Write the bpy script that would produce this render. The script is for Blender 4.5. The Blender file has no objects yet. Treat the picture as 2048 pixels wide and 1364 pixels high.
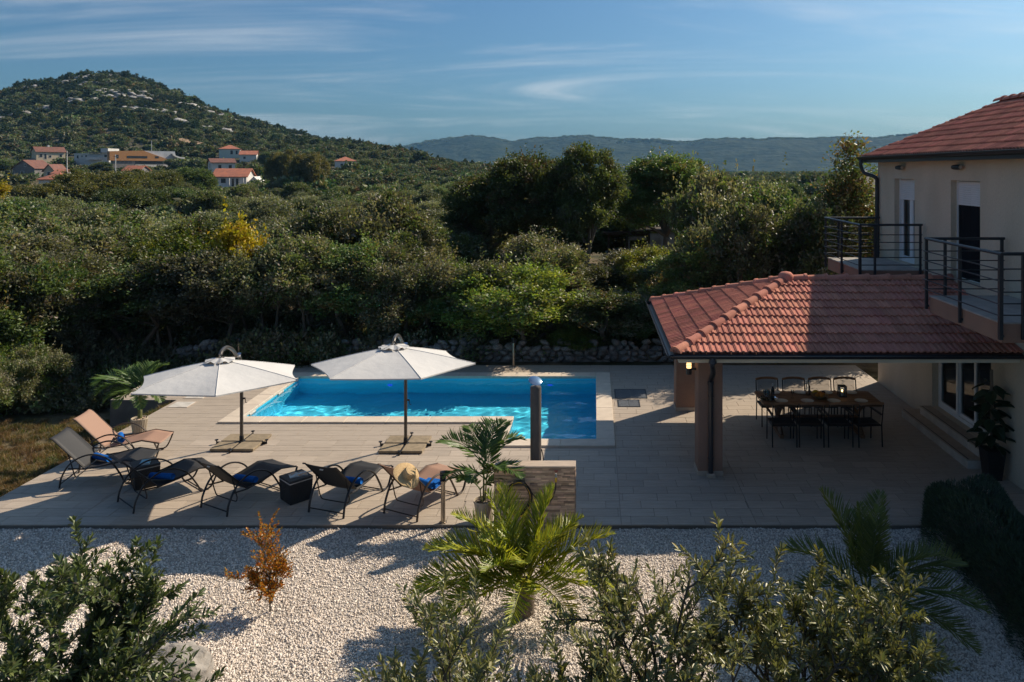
import bpy, bmesh, math, random
import numpy as np
from mathutils import Vector, Matrix, Quaternion

R = math.radians
SC = bpy.context.scene
COL = SC.collection
random.seed(7)

# ------------------------------------------------------------------ camera, sky, sun, exposure
EYE = 5.7
cam_d = bpy.data.cameras.new('camera')
cam = bpy.data.objects.new('camera', cam_d)
COL.objects.link(cam)
cam.location = (0, 0, EYE)
cam.rotation_euler = (R(90), 0, 0)
cam_d.sensor_width = 36
cam_d.lens = 36 * 1500 / 2048
cam_d.shift_x = -164 / 2048
cam_d.shift_y = -342 / 2048
cam_d.clip_start = 0.1
cam_d.clip_end = 20000
SC.camera = cam

SHADE_X, SHADE_Y = -0.95, -0.80            # how far a shadow runs per metre of height
SUN_DIR = Vector((SHADE_X, SHADE_Y, -1)).normalized()
SUN_EL = math.atan2(1, math.hypot(SHADE_X, SHADE_Y))
SUN_AZ = math.atan2(-SHADE_X, -SHADE_Y)
sun_d = bpy.data.lights.new('sun', 'SUN')
sun_d.energy = 4.3
sun_d.angle = R(0.53)
sun_d.color = (1.0, 0.86, 0.68)
sun = bpy.data.objects.new('sun', sun_d)
COL.objects.link(sun)
sun.rotation_euler = SUN_DIR.to_track_quat('-Z', 'Y').to_euler()
sun.location = (20, 20, 40)
try:
    sun_d.cycles.is_caustics_light = True
except Exception:
    pass

world = bpy.data.worlds.new('World')
SC.world = world
world.use_nodes = True
wn, wl = world.node_tree.nodes, world.node_tree.links
wn.clear()


def wnode(t, **kw):
    n = wn.new(t)
    for k, v in kw.items():
        setattr(n, k, v)
    return n


sky = wnode('ShaderNodeTexSky', sky_type='NISHITA', sun_disc=False)
sky.sun_elevation = SUN_EL
sky.sun_rotation = SUN_AZ
sky.air_density = 1.0
sky.dust_density = 2.2
sky.ozone_density = 3.0
w_tint = wnode('ShaderNodeMix', data_type='RGBA', blend_type='MULTIPLY')
w_tint.inputs['Factor'].default_value = 1.0
w_tint.inputs['B'].default_value = (0.58, 0.91, 1.13, 1)
wl.new(sky.outputs[0], w_tint.inputs['A'])
w_tc = wnode('ShaderNodeTexCoord')
w_sep = wnode('ShaderNodeSeparateXYZ')
wl.new(w_tc.outputs['Generated'], w_sep.inputs[0])
w_add = wnode('ShaderNodeMath', operation='ADD')
w_add.inputs[1].default_value = 0.10
wl.new(w_sep.outputs['Z'], w_add.inputs[0])
w_mx = wnode('ShaderNodeMath', operation='MAXIMUM')
w_mx.inputs[1].default_value = 0.03
wl.new(w_add.outputs[0], w_mx.inputs[0])
w_div = wnode('ShaderNodeVectorMath', operation='DIVIDE')
w_cmb = wnode('ShaderNodeCombineXYZ')
for i in range(3):
    wl.new(w_mx.outputs[0], w_cmb.inputs[i])
wl.new(w_tc.outputs['Generated'], w_div.inputs[0])
wl.new(w_cmb.outputs[0], w_div.inputs[1])


def cirrus(rot, scale, nscale, lo, hi, dist):
    mp = wnode('ShaderNodeMapping')
    mp.inputs['Rotation'].default_value = (0, 0, R(rot))
    mp.inputs['Scale'].default_value = scale
    wl.new(w_div.outputs[0], mp.inputs[0])
    nz = wnode('ShaderNodeTexNoise')
    nz.inputs['Scale'].default_value = nscale
    nz.inputs['Detail'].default_value = 6
    nz.inputs['Roughness'].default_value = 0.62
    nz.inputs['Distortion'].default_value = dist
    wl.new(mp.outputs[0], nz.inputs['Vector'])
    mr = wnode('ShaderNodeMapRange', interpolation_type='SMOOTHSTEP')
    mr.inputs['From Min'].default_value = lo
    mr.inputs['From Max'].default_value = hi
    wl.new(nz.outputs['Fac'], mr.inputs['Value'])
    return mr


c1 = cirrus(-16, (0.40, 0.95, 1), 0.75, 0.42, 0.78, 1.3)
c2 = cirrus(20, (0.5, 1.7, 1), 0.55, 0.32, 0.60, 0.4)
c_mul = wnode('ShaderNodeMath', operation='MULTIPLY')
wl.new(c1.outputs[0], c_mul.inputs[0])
wl.new(c2.outputs[0], c_mul.inputs[1])
c_amt = wnode('ShaderNodeMath', operation='MULTIPLY')
c_amt.inputs[1].default_value = 0.42
wl.new(c_mul.outputs[0], c_amt.inputs[0])
w_cl = wnode('ShaderNodeMix', data_type='RGBA')
wl.new(c_amt.outputs[0], w_cl.inputs['Factor'])
wl.new(w_tint.outputs['Result'], w_cl.inputs['A'])
w_cl.inputs['B'].default_value = (12.5, 12.3, 12.0, 1)
w_bg = wnode('ShaderNodeBackground')
w_bg.inputs['Strength'].default_value = 0.057
wl.new(w_cl.outputs['Result'], w_bg.inputs['Color'])
w_out = wnode('ShaderNodeOutputWorld')
wl.new(w_bg.outputs[0], w_out.inputs['Surface'])

SC.view_settings.view_transform = 'Standard'
SC.view_settings.look = 'None'
SC.view_settings.gamma = 1
SC.view_settings.use_curve_mapping = False
SC.view_settings.exposure = 0.53
SC.render.engine = 'CYCLES'
SC.cycles.use_denoising = True
SC.cycles.max_bounces = 8
SC.cycles.diffuse_bounces = 5
SC.cycles.glossy_bounces = 3
SC.cycles.transmission_bounces = 6
SC.cycles.transparent_max_bounces = 8
SC.cycles.caustics_reflective = False
SC.cycles.sample_clamp_indirect = 6


# ------------------------------------------------------------------ helpers
def G(px, py, z=0.0):
    """Point on the level plane z seen at a photograph pixel (used only to read off real positions)."""
    y = (EYE - z) * 1500 / (py - 340)
    return (px - 1188) * y / 1500, y


def link(name, data, parent=None):
    o = bpy.data.objects.new(name, data)
    COL.objects.link(o)
    if parent is not None:
        o.parent = parent
    return o


def tag(o, label=None, cat=None, group=None, kind=None):
    if label: o['label'] = label
    if cat: o['category'] = cat
    if group: o['group'] = group
    if kind: o['kind'] = kind
    return o


def empty(name, loc=(0, 0, 0), rz=0.0):
    o = link(name, None)
    o.location = loc
    o.rotation_euler = (0, 0, rz)
    o.empty_display_size = 0.2
    return o


def copy_tree(o, parent=None):
    c = o.copy()
    COL.objects.link(c)
    c.parent = parent
    for ch in [k for k in o.children]:
        copy_tree(ch, c)
    return c


class MB:
    """Collects boxes, tubes and faces and links them as one mesh object."""

    def __init__(self):
        self.v, self.f, self.m, self.s = [], [], [], []

    def face(self, pts, mi=0, sm=False):
        b = len(self.v)
        self.v += [tuple(p) for p in pts]
        self.f.append(tuple(range(b, b + len(pts))))
        self.m.append(mi)
        self.s.append(sm)
        return self

    def raw(self, vs, fs, mi=0, sm=False, mat=None):
        b = len(self.v)
        if mat is not None:
            vs = [tuple(mat @ Vector(p)) for p in vs]
        self.v += [tuple(p) for p in vs]
        for f in fs:
            self.f.append(tuple(i + b for i in f))
            self.m.append(mi)
            self.s.append(sm)
        return self

    def box(self, x0, x1, y0, y1, z0, z1, bev=0.0, mi=0, mat=None):
        if bev <= 0:
            vs = [(x0, y0, z0), (x1, y0, z0), (x1, y1, z0), (x0, y1, z0), (x0, y0, z1), (x1, y0, z1), (x1, y1, z1), (x0, y1, z1)]
            fs = [(0, 3, 2, 1), (4, 5, 6, 7), (0, 1, 5, 4), (1, 2, 6, 5), (2, 3, 7, 6), (3, 0, 4, 7)]
            return self.raw(vs, fs, mi, False, mat)
        c = ((x0 + x1) / 2, (y0 + y1) / 2, (z0 + z1) / 2)
        h = ((x1 - x0) / 2, (y1 - y0) / 2, (z1 - z0) / 2)
        b = min(bev, *[k * 0.95 for k in h])
        vs, idx = [], {}
        for sx in (-1, 1):
            for sy in (-1, 1):
                for sz in (-1, 1):
                    s = (sx, sy, sz)
                    for a in range(3):
                        p = [c[k] + s[k] * (h[k] - (0 if k == a else b)) for k in range(3)]
                        idx[(s, a)] = len(vs)
                        vs.append(p)
        fs = []
        for a in range(3):
            o1, o2 = [k for k in range(3) if k != a]
            for sg in (-1, 1):
                q = []
                for (p1, p2) in ((-1, -1), (1, -1), (1, 1), (-1, 1)):
                    s = [0, 0, 0]
                    s[a], s[o1], s[o2] = sg, p1, p2
                    q.append(idx[(tuple(s), a)])
                fs.append(q)
        for a in range(3):
            o1, o2 = [k for k in range(3) if k != a]
            for p1 in (-1, 1):
                for p2 in (-1, 1):
                    s0, s1 = [0, 0, 0], [0, 0, 0]
                    s0[a], s0[o1], s0[o2] = -1, p1, p2
                    s1[a], s1[o1], s1[o2] = 1, p1, p2
                    fs.append([idx[(tuple(s0), o1)], idx[(tuple(s1), o1)], idx[(tuple(s1), o2)], idx[(tuple(s0), o2)]])
        for sx in (-1, 1):
            for sy in (-1, 1):
                for sz in (-1, 1):
                    fs.append([idx[((sx, sy, sz), a)] for a in range(3)])
        cc = Vector(c)
        out = []
        for f in fs:                                   # make every face look outwards
            p = [Vector(vs[i]) for i in f]
            n = (p[1] - p[0]).cross(p[2] - p[0])
            mid = sum(p, Vector()) / len(p)
            out.append(f if n.dot(mid - cc) > 0 else f[::-1])
        return self.raw(vs, out, mi, False, mat)

    def tube(self, pts, r, n=8, mi=0, caps=True, sm=True, flat=None):
        """Round tube through pts; r is a number or one per point; flat=(a,b) squashes the section."""
        pts = [Vector(p) for p in pts]
        rs = [r] * len(pts) if isinstance(r, (int, float)) else list(r)
        T = []
        for i in range(len(pts)):
            a = pts[max(i - 1, 0)]
            b = pts[min(i + 1, len(pts) - 1)]
            t = (b - a)
            T.append(t.normalized() if t.length > 1e-9 else Vector((0, 0, 1)))
        ref = Vector((0, 0, 1)) if abs(T[0].z) < 0.9 else Vector((0, 1, 0))
        u = (ref - T[0] * ref.dot(T[0])).normalized()
        b0 = len(self.v)
        fa, fb = flat or (1, 1)
        for i, p in enumerate(pts):
            u = (u - T[i] * u.dot(T[i]))
            u = u.normalized() if u.length > 1e-6 else Vector((1, 0, 0))
            w = T[i].cross(u)
            for k in range(n):
                a = 2 * math.pi * k / n
                self.v.append(tuple(p + (u * math.cos(a) * fa + w * math.sin(a) * fb) * rs[i]))
        for i in range(len(pts) - 1):
            for k in range(n):
                a, b = b0 + i * n + k, b0 + i * n + (k + 1) % n
                self.f.append((a, b, b + n, a + n))
                self.m.append(mi)
                self.s.append(sm)
        if caps:
            self.f.append(tuple(b0 + k for k in range(n))[::-1])
            self.m.append(mi); self.s.append(False)
            e = b0 + (len(pts) - 1) * n
            self.f.append(tuple(e + k for k in range(n)))
            self.m.append(mi); self.s.append(False)
        return self

    def lathe(self, prof, n=20, mi=0, mat=None, sm=True):
        vs, fs = [], []
        for (r, z) in prof:
            for k in range(n):
                a = 2 * math.pi * k / n
                vs.append((r * math.cos(a), r * math.sin(a), z))
        for i in range(len(prof) - 1):
            for k in range(n):
                a, b = i * n + k, i * n + (k + 1) % n
                fs.append((a, b, b + n, a + n))
        return self.raw(vs, fs, mi, sm, mat)

    def mesh(self, name, mats, sharp=35):
        me = bpy.data.meshes.new(name)
        me.from_pydata(self.v, [], self.f)
        for m in (mats if isinstance(mats, (list, tuple)) else [mats]):
            me.materials.append(m)
        me.polygons.foreach_set('material_index', self.m)
        me.polygons.foreach_set('use_smooth', self.s)
        me.update()
        if any(self.s):
            try:
                me.set_sharp_from_angle(angle=R(sharp))
            except Exception:
                pass
        return me

    def build(self, name, mats, parent=None):
        return link(name, self.mesh(name, mats), parent)


def arc(c, r, a0, a1, n, plane='xz'):
    out = []
    for i in range(n + 1):
        a = R(a0 + (a1 - a0) * i / n)
        p = [c[0], c[1], c[2]]
        i0, i1 = {'xz': (0, 2), 'xy': (0, 1), 'yz': (1, 2)}[plane]
        p[i0] += r * math.cos(a)
        p[i1] += r * math.sin(a)
        out.append(tuple(p))
    return out


def smooth_path(pts, n=6):
    """Catmull-Rom through the points."""
    P = [Vector(p) for p in pts]
    P = [P[0] * 2 - P[1]] + P + [P[-1] * 2 - P[-2]]
    out = []
    for i in range(1, len(P) - 2):
        for k in range(n):
            t = k / n
            a, b, c, d = P[i - 1], P[i], P[i + 1], P[i + 2]
            out.append(0.5 * ((2 * b) + (c - a) * t + (2 * a - 5 * b + 4 * c - d) * t * t + (3 * b - a - 3 * c + d) * t ** 3))
    out.append(P[-2])
    return out


# ------------------------------------------------------------------ materials
class NT:
    def __init__(self, name):
        self.mat = bpy.data.materials.new(name)
        self.mat.use_nodes = True
        self.n, self.l = self.mat.node_tree.nodes, self.mat.node_tree.links
        self.n.clear()
        self.out = self.n.new('ShaderNodeOutputMaterial')

    def node(self, t, **kw):
        n = self.n.new(t)
        for k, v in kw.items():
            if k.startswith('i_'):
                n.inputs[k[2:].replace('_', ' ')].default_value = v
            else:
                setattr(n, k, v)
        return n

    def link(self, a, b):
        self.l.new(a, b)


def c4(c):
    return (c[0], c[1], c[2], 1)


def mat(name, col, rough=0.6, metal=0.0, spec=0.4, col2=None, noise=None, bump=None, rnd=0.0, stretch=None, coords='Object', emit=None, coat=0.0, hue=0.0, fine=None):
    """Principled material: col/col2 mixed by noise=(scale, detail, lo, hi); bump=(scale, strength, distance); rnd = brightness spread per object."""
    t = NT(name)
    p = t.node('ShaderNodeBsdfPrincipled')
    p.inputs['Roughness'].default_value = rough
    p.inputs['Metallic'].default_value = metal
    p.inputs['Specular IOR Level'].default_value = spec
    p.inputs['Coat Weight'].default_value = coat
    t.link(p.outputs[0], t.out.inputs['Surface'])
    tc = t.node('ShaderNodeTexCoord')
    vec = tc.outputs[coords] if coords != 'Position' else t.node('ShaderNodeNewGeometry').outputs['Position']
    if stretch:
        mp = t.node('ShaderNodeMapping')
        mp.inputs['Scale'].default_value = stretch
        t.link(vec, mp.inputs[0])
        vec = mp.outputs[0]
    oi = t.node('ShaderNodeObjectInfo')
    if rnd or hue:
        off = t.node('ShaderNodeVectorMath', operation='ADD')   # each object gets its own piece of the texture
        sc = t.node('ShaderNodeMath', operation='MULTIPLY')
        sc.inputs[1].default_value = 37.0
        t.link(oi.outputs['Random'], sc.inputs[0])
        t.link(vec, off.inputs[0])
        t.link(sc.outputs[0], off.inputs[1])
        vec = off.outputs[0]
    col_out = None
    if noise:
        nz = t.node('ShaderNodeTexNoise')
        nz.inputs['Scale'].default_value = noise[0]
        nz.inputs['Detail'].default_value = noise[1]
        t.link(vec, nz.inputs['Vector'])
        mr = t.node('ShaderNodeMapRange')
        mr.inputs['From Min'].default_value = noise[2] if len(noise) > 2 else 0.35
        mr.inputs['From Max'].default_value = noise[3] if len(noise) > 3 else 0.65
        t.link(nz.outputs['Fac'], mr.inputs['Value'])
        mx = t.node('ShaderNodeMix', data_type='RGBA')
        t.link(mr.outputs[0], mx.inputs['Factor'])
        mx.inputs['A'].default_value = c4(col)
        mx.inputs['B'].default_value = c4(col2 or [k * 0.72 for k in col])
        col_out = mx.outputs['Result']
    if fine:                                             # second, finer speckle: (scale, amount)
        nz = t.node('ShaderNodeTexNoise')
        nz.inputs['Scale'].default_value = fine[0]
        nz.inputs['Detail'].default_value = 4
        t.link(vec, nz.inputs['Vector'])
        mr = t.node('ShaderNodeMapRange')
        mr.inputs['From Min'].default_value = 0.3
        mr.inputs['From Max'].default_value = 0.7
        mr.inputs['To Min'].default_value = 1 - fine[1]
        mr.inputs['To Max'].default_value = 1 + fine[1]
        t.link(nz.outputs['Fac'], mr.inputs['Value'])
        hv = t.node('ShaderNodeHueSaturation')
        t.link(mr.outputs[0], hv.inputs['Value'])
        if col_out is not None:
            t.link(col_out, hv.inputs['Color'])
        else:
            hv.inputs['Color'].default_value = c4(col)
        col_out = hv.outputs[0]
    if rnd or hue:
        hv = t.node('ShaderNodeHueSaturation')
        mr = t.node('ShaderNodeMapRange')
        mr.inputs['To Min'].default_value = 1 - rnd
        mr.inputs['To Max'].default_value = 1 + rnd
        t.link(oi.outputs['Random'], mr.inputs['Value'])
        t.link(mr.outputs[0], hv.inputs['Value'])
        if hue:
            m2 = t.node('ShaderNodeMath', operation='MULTIPLY')
            m2.inputs[1].default_value = 7.31
            fr = t.node('ShaderNodeMath', operation='FRACT')
            mr2 = t.node('ShaderNodeMapRange')
            mr2.inputs['To Min'].default_value = 0.5 - hue
            mr2.inputs['To Max'].default_value = 0.5 + hue
            t.link(oi.outputs['Random'], m2.inputs[0]); t.link(m2.outputs[0], fr.inputs[0])
            t.link(fr.outputs[0], mr2.inputs['Value']); t.link(mr2.outputs[0], hv.inputs['Hue'])
        if col_out is not None:
            t.link(col_out, hv.inputs['Color'])
        else:
            hv.inputs['Color'].default_value = c4(col)
        col_out = hv.outputs[0]
    if col_out is not None:
        t.link(col_out, p.inputs['Base Color'])
    else:
        p.inputs['Base Color'].default_value = c4(col)
    if bump:
        nb = t.node('ShaderNodeTexNoise')
        nb.inputs['Scale'].default_value = bump[0]
        nb.inputs['Detail'].default_value = 5
        t.link(vec, nb.inputs['Vector'])
        bp = t.node('ShaderNodeBump')
        bp.inputs['Strength'].default_value = bump[1]
        bp.inputs['Distance'].default_value = bump[2] if len(bump) > 2 else 0.02
        t.link(nb.outputs['Fac'], bp.inputs['Height'])
        t.link(bp.outputs[0], p.inputs['Normal'])
    if emit:
        p.inputs['Emission Color'].default_value = c4(emit[0])
        p.inputs['Emission Strength'].default_value = emit[1]
    return t.mat


def leaf_mat(name, trans=0.40, rough=0.45, spec=0.42, vspread=0.36, hspread=0.024, tcol=(1.15, 1.2, 0.55)):
    """Leaf: colour from the leaf's own attribute, a little different on every plant, light passing through."""
    t = NT(name)
    at = t.node('ShaderNodeAttribute', attribute_name='Col')
    oi = t.node('ShaderNodeObjectInfo')
    hv = t.node('ShaderNodeHueSaturation')
    mr = t.node('ShaderNodeMapRange')
    mr.inputs['To Min'].default_value = 1 - vspread
    mr.inputs['To Max'].default_value = 1 + vspread
    t.link(oi.outputs['Random'], mr.inputs['Value']); t.link(mr.outputs[0], hv.inputs['Value'])
    m2 = t.node('ShaderNodeMath', operation='MULTIPLY'); m2.inputs[1].default_value = 5.77
    fr = t.node('ShaderNodeMath', operation='FRACT')
    mr2 = t.node('ShaderNodeMapRange')
    mr2.inputs['To Min'].default_value = 0.5 - hspread
    mr2.inputs['To Max'].default_value = 0.5 + hspread
    t.link(oi.outputs['Random'], m2.inputs[0]); t.link(m2.outputs[0], fr.inputs[0])
    t.link(fr.outputs[0], mr2.inputs['Value']); t.link(mr2.outputs[0], hv.inputs['Hue'])
    t.link(at.outputs['Color'], hv.inputs['Color'])
    p = t.node('ShaderNodeBsdfPrincipled')
    p.inputs['Roughness'].default_value = rough
    p.inputs['Specular IOR Level'].default_value = spec
    t.link(hv.outputs[0], p.inputs['Base Color'])
    tm = t.node('ShaderNodeMix', data_type='RGBA', blend_type='MULTIPLY')
    tm.inputs['Factor'].default_value = 1
    tm.inputs['B'].default_value = c4(tcol)
    t.link(hv.outputs[0], tm.inputs['A'])
    tr = t.node('ShaderNodeBsdfTranslucent')
    t.link(tm.outputs['Result'], tr.inputs['Color'])
    mx = t.node('ShaderNodeMixShader')
    mx.inputs[0].default_value = trans
    t.link(p.outputs[0], mx.inputs[1]); t.link(tr.outputs[0], mx.inputs[2])
    t.link(mx.outputs[0], t.out.inputs['Surface'])
    return t.mat


def mesh_mat(name, col, opacity):
    t = NT(name)
    tr = t.node('ShaderNodeBsdfTransparent')
    df = t.node('ShaderNodeBsdfDiffuse'); df.inputs[0].default_value = c4(col)
    mx = t.node('ShaderNodeMixShader'); mx.inputs[0].default_value = opacity
    t.link(tr.outputs[0], mx.inputs[1]); t.link(df.outputs[0], mx.inputs[2]); t.link(mx.outputs[0], t.out.inputs['Surface'])
    return t.mat


def glass_mat(name, tint, refl=0.08):
    t = NT(name)
    tr = t.node('ShaderNodeBsdfTransparent'); tr.inputs[0].default_value = c4(tint)
    gl = t.node('ShaderNodeBsdfGlossy'); gl.inputs['Roughness'].default_value = 0.02
    fr = t.node('ShaderNodeFresnel'); fr.inputs[0].default_value = 1.5
    mx = t.node('ShaderNodeMixShader')
    t.link(fr.outputs[0], mx.inputs[0]); t.link(tr.outputs[0], mx.inputs[1]); t.link(gl.outputs[0], mx.inputs[2])
    t.link(mx.outputs[0], t.out.inputs['Surface'])
    return t.mat


m_tile = mat('terrace_tile_mat', (0.46, 0.385, 0.31), 0.55, col2=(0.36, 0.30, 0.24), noise=(3.2, 6, 0.3, 0.7), rnd=0.10, stretch=(1, 9, 1), fine=(26, 0.07), bump=(30, 0.12, 0.004), coords='Position')
m_grout = mat('grout_mat', (0.27, 0.23, 0.19), 0.9)
m_slab = mat('terrace_side_mat', (0.17, 0.145, 0.12), 0.85, noise=(4, 5), bump=(9, 0.4))
m_coping = mat('coping_mat', (0.66, 0.56, 0.45), 0.6, noise=(5, 5), col2=(0.58, 0.49, 0.39), rnd=0.04, bump=(40, 0.1, 0.004), coords='Position')
m_plaster = mat('cream_plaster_mat', (0.62, 0.52, 0.40), 0.9, spec=0.2, noise=(1.3, 7, 0.3, 0.7), stretch=(1, 1, 0.4), col2=(0.53, 0.44, 0.33), bump=(55, 0.6, 0.02), fine=(40, 0.06), coords='Position')
m_brownplaster = mat('brown_plaster_mat', (0.32, 0.19, 0.135), 0.9, spec=0.2, noise=(2, 5), col2=(0.28, 0.165, 0.118), bump=(70, 0.4, 0.01), coords='Position', fine=(90, 0.12))
m_cream = mat('cream_paint_mat', (0.76, 0.69, 0.56), 0.75, noise=(2, 4), col2=(0.71, 0.64, 0.51), coords='Position')
m_rooftile = mat('roof_tile_mat', (0.56, 0.235, 0.165), 0.88, spec=0.15, col2=(0.43, 0.175, 0.125), noise=(3, 7, 0.35, 0.7), rnd=0.20, hue=0.006, fine=(50, 0.12), bump=(60, 0.25, 0.006), coords='Position')
m_roofdeck = mat('roof_deck_mat', (0.20, 0.075, 0.05), 0.85, noise=(6, 4))
m_metal = mat('anthracite_metal_mat', (0.035, 0.040, 0.047), 0.42, metal=0.25, spec=0.5, noise=(9, 3), col2=(0.026, 0.03, 0.036))
m_gutter = mat('gutter_mat', (0.040, 0.040, 0.046), 0.35, metal=0.3, spec=0.5)
m_white = mat('white_pvc_mat', (0.72, 0.72, 0.72), 0.4)
m_glass = glass_mat('window_glass_mat', (0.55, 0.62, 0.66))
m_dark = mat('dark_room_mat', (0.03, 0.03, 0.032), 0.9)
m_curtain = mat('curtain_mat', (0.62, 0.62, 0.62), 0.9, noise=(3, 3))
m_stone = mat('dry_stone_mat', (0.30, 0.27, 0.24), 0.9, col2=(0.15, 0.135, 0.12), noise=(5, 6, 0.35, 0.65), rnd=0.35, hue=0.01, bump=(12, 0.8, 0.03))
m_bark = mat('bark_mat', (0.17, 0.135, 0.10), 0.9, noise=(14, 5), stretch=(1, 1, 0.25), bump=(25, 0.7, 0.02))
m_wood = mat('dark_wood_mat', (0.27, 0.145, 0.075), 0.55, noise=(6, 6), col2=(0.17, 0.085, 0.043), stretch=(0.7, 7, 7), rnd=0.1)
m_chairwood = mat('chair_wood_mat', (0.36, 0.175, 0.085), 0.5, noise=(8, 5), stretch=(0.6, 6, 6))
m_black = mat('black_frame_mat', (0.018, 0.018, 0.02), 0.38, metal=0.2)
m_sling_black = mat('black_sling_mat', (0.028, 0.028, 0.030), 0.62, noise=(160, 2), col2=(0.018, 0.018, 0.02), bump=(220, 0.3, 0.003))
m_sling_tan = mat('tan_sling_mat', (0.34, 0.205, 0.145), 0.7, noise=(160, 2), col2=(0.29, 0.17, 0.12), bump=(220, 0.3, 0.003))
m_bronze = mat('bronze_frame_mat', (0.060, 0.045, 0.036), 0.4, metal=0.35)
m_blue = mat('blue_towel_mat', (0.016, 0.15, 0.52), 0.95, spec=0.1, noise=(60, 4), col2=(0.011, 0.11, 0.42), bump=(150, 0.9, 0.01))
m_rattan = mat('black_rattan_mat', (0.018, 0.019, 0.021), 0.5, noise=(60, 2), col2=(0.03, 0.031, 0.034), stretch=(1, 1, 3), bump=(90, 0.9, 0.012))
m_canvas = mat('umbrella_canvas_mat', (0.58, 0.57, 0.555), 0.85, spec=0.15, noise=(2, 3), col2=(0.55, 0.54, 0.525), bump=(3.5, 0.35, 0.05))
m_pole = mat('umbrella_pole_mat', (0.09, 0.082, 0.075), 0.4, metal=0.5)
m_chrome = mat('chrome_mat', (0.62, 0.64, 0.68), 0.12, metal=1.0)
m_steel = mat('brushed_steel_mat', (0.36, 0.30, 0.235), 0.34, metal=0.85)
m_slabbase = mat('umbrella_slab_mat', (0.30, 0.235, 0.155), 0.85, noise=(9, 5), rnd=0.1, bump=(40, 0.4, 0.008))
m_pot = mat('beige_pot_mat', (0.50, 0.42, 0.32), 0.7, noise=(5, 4), stretch=(1, 1, 0.4))
m_soil = mat('soil_mat', (0.06, 0.042, 0.03), 0.95, noise=(20, 4), bump=(30, 0.8))
m_straw = mat('straw_mat', (0.62, 0.44, 0.23), 0.85, noise=(40, 5), col2=(0.50, 0.34, 0.17), bump=(120, 0.8, 0.008))
m_strip = mat('stone_strip_mat', (0.54, 0.41, 0.30), 0.85, noise=(9, 5), rnd=0.5, hue=0.012, bump=(30, 0.5, 0.01), coords='Position')
m_topslab = mat('wall_top_mat', (0.50, 0.40, 0.31), 0.65, noise=(5, 6), col2=(0.40, 0.32, 0.25), stretch=(1, 5, 1), coords='Position')
m_hose = mat('hose_black_mat', (0.015, 0.015, 0.015), 0.4)
m_hose_y = mat('hose_yellow_mat', (0.60, 0.38, 0.02), 0.45)
m_grate = mat('grate_mat', (0.11, 0.12, 0.135), 0.5, noise=(30, 3), col2=(0.06, 0.065, 0.075))
m_lid = mat('skimmer_lid_mat', (0.62, 0.58, 0.52), 0.55, noise=(6, 3))
m_terrain = mat('terrain_mat', (0.155, 0.118, 0.075), 0.95, spec=0.1, col2=(0.060, 0.058, 0.030), noise=(0.35, 8, 0.40, 0.60), coords='Position', fine=(3.0, 0.35), bump=(4, 0.6, 0.1))
m_hill = mat('hill_mat', (0.135, 0.115, 0.085), 0.95, spec=0.1, col2=(0.060, 0.058, 0.034), noise=(0.03, 9, 0.42, 0.58), coords='Position', fine=(0.3, 0.3))
m_ridge = mat('ridge_mat', (0.034, 0.044, 0.024), 0.95, spec=0.05, col2=(0.015, 0.024, 0.012), noise=(0.012, 10, 0.42, 0.6), coords='Position', fine=(0.05, 0.45), bump=(0.03, 1.0, 14))
m_gravelbase = mat('gravel_base_mat', (0.56, 0.49, 0.42), 0.95, col2=(0.34, 0.30, 0.255), noise=(55, 4, 0.35, 0.6), coords='Position', bump=(60, 1.0, 0.03))
m_leaf = leaf_mat('leaf_mat')
m_leaf_far = leaf_mat('scrub_leaf_mat', trans=0.2, rough=0.6, spec=0.25, vspread=0.38, hspread=0.03)
m_leaf_olive = leaf_mat('olive_leaf_mat', trans=0.22, rough=0.40, spec=0.55, vspread=0.0, hspread=0.0)
m_sling_mesh = mesh_mat('chair_mesh_mat', (0.03, 0.03, 0.033), 0.42)
m_leaf_palm = leaf_mat('palm_leaf_mat', trans=0.45, rough=0.38, spec=0.5, vspread=0.08, hspread=0.01, tcol=(1.2, 1.15, 0.5))

# ------------------------------------------------------------------ terrain, hill, ridge
CREST = [(-400, 215), (0, 184), (30, 175), (60, 166), (99, 164), (171, 153), (239, 155), (284, 166), (325, 178), (359, 190), (386, 199), (444, 220), (513, 241), (581, 261),
         (650, 276), (700, 281), (757, 293), (826, 303), (883, 320), (936, 334), (990, 341), (1200, 343), (2400, 343)]
CREST = [(a, b + (13 if a <= 700 else 8 if a < 940 else 0)) for a, b in CREST]      # room for the trees on the crest
CX = np.array([(p[0] - 1188) * 520 / 1500 for p in CREST])
CZ = np.array([EYE + (340 - p[1]) * 520 / 1500 for p in CREST])
RIDGE = [(-900, 300), (300, 312), (760, 308), (822, 290), (864, 281), (898, 278), (959, 275), (997, 279), (1024, 285), (1062, 278), (1146, 271), (1215, 278), (1272, 281), (1359, 284),
         (1410, 279), (1486, 276), (1517, 280), (1597, 279), (1676, 276), (1755, 274), (1806, 271), (2100, 262), (3000, 280)]
RY = 2900.0
RX = np.array([(p[0] - 1188) * RY / 1500 for p in RIDGE])
RZ = np.array([EYE + (340 - p[1]) * RY / 1500 for p in RIDGE])


def sstep(a, b, x):
    t = np.clip((x - a) / (b - a), 0, 1)
    return t * t * (3 - 2 * t)


def wob(x, y):
    return (np.sin(x * 0.071 + 1.3) * np.cos(y * 0.053 + 0.4) + 0.5 * np.sin(x * 0.19 + y * 0.13) + 0.3 * np.sin(x * 0.41 - y * 0.37 + 2))


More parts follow.
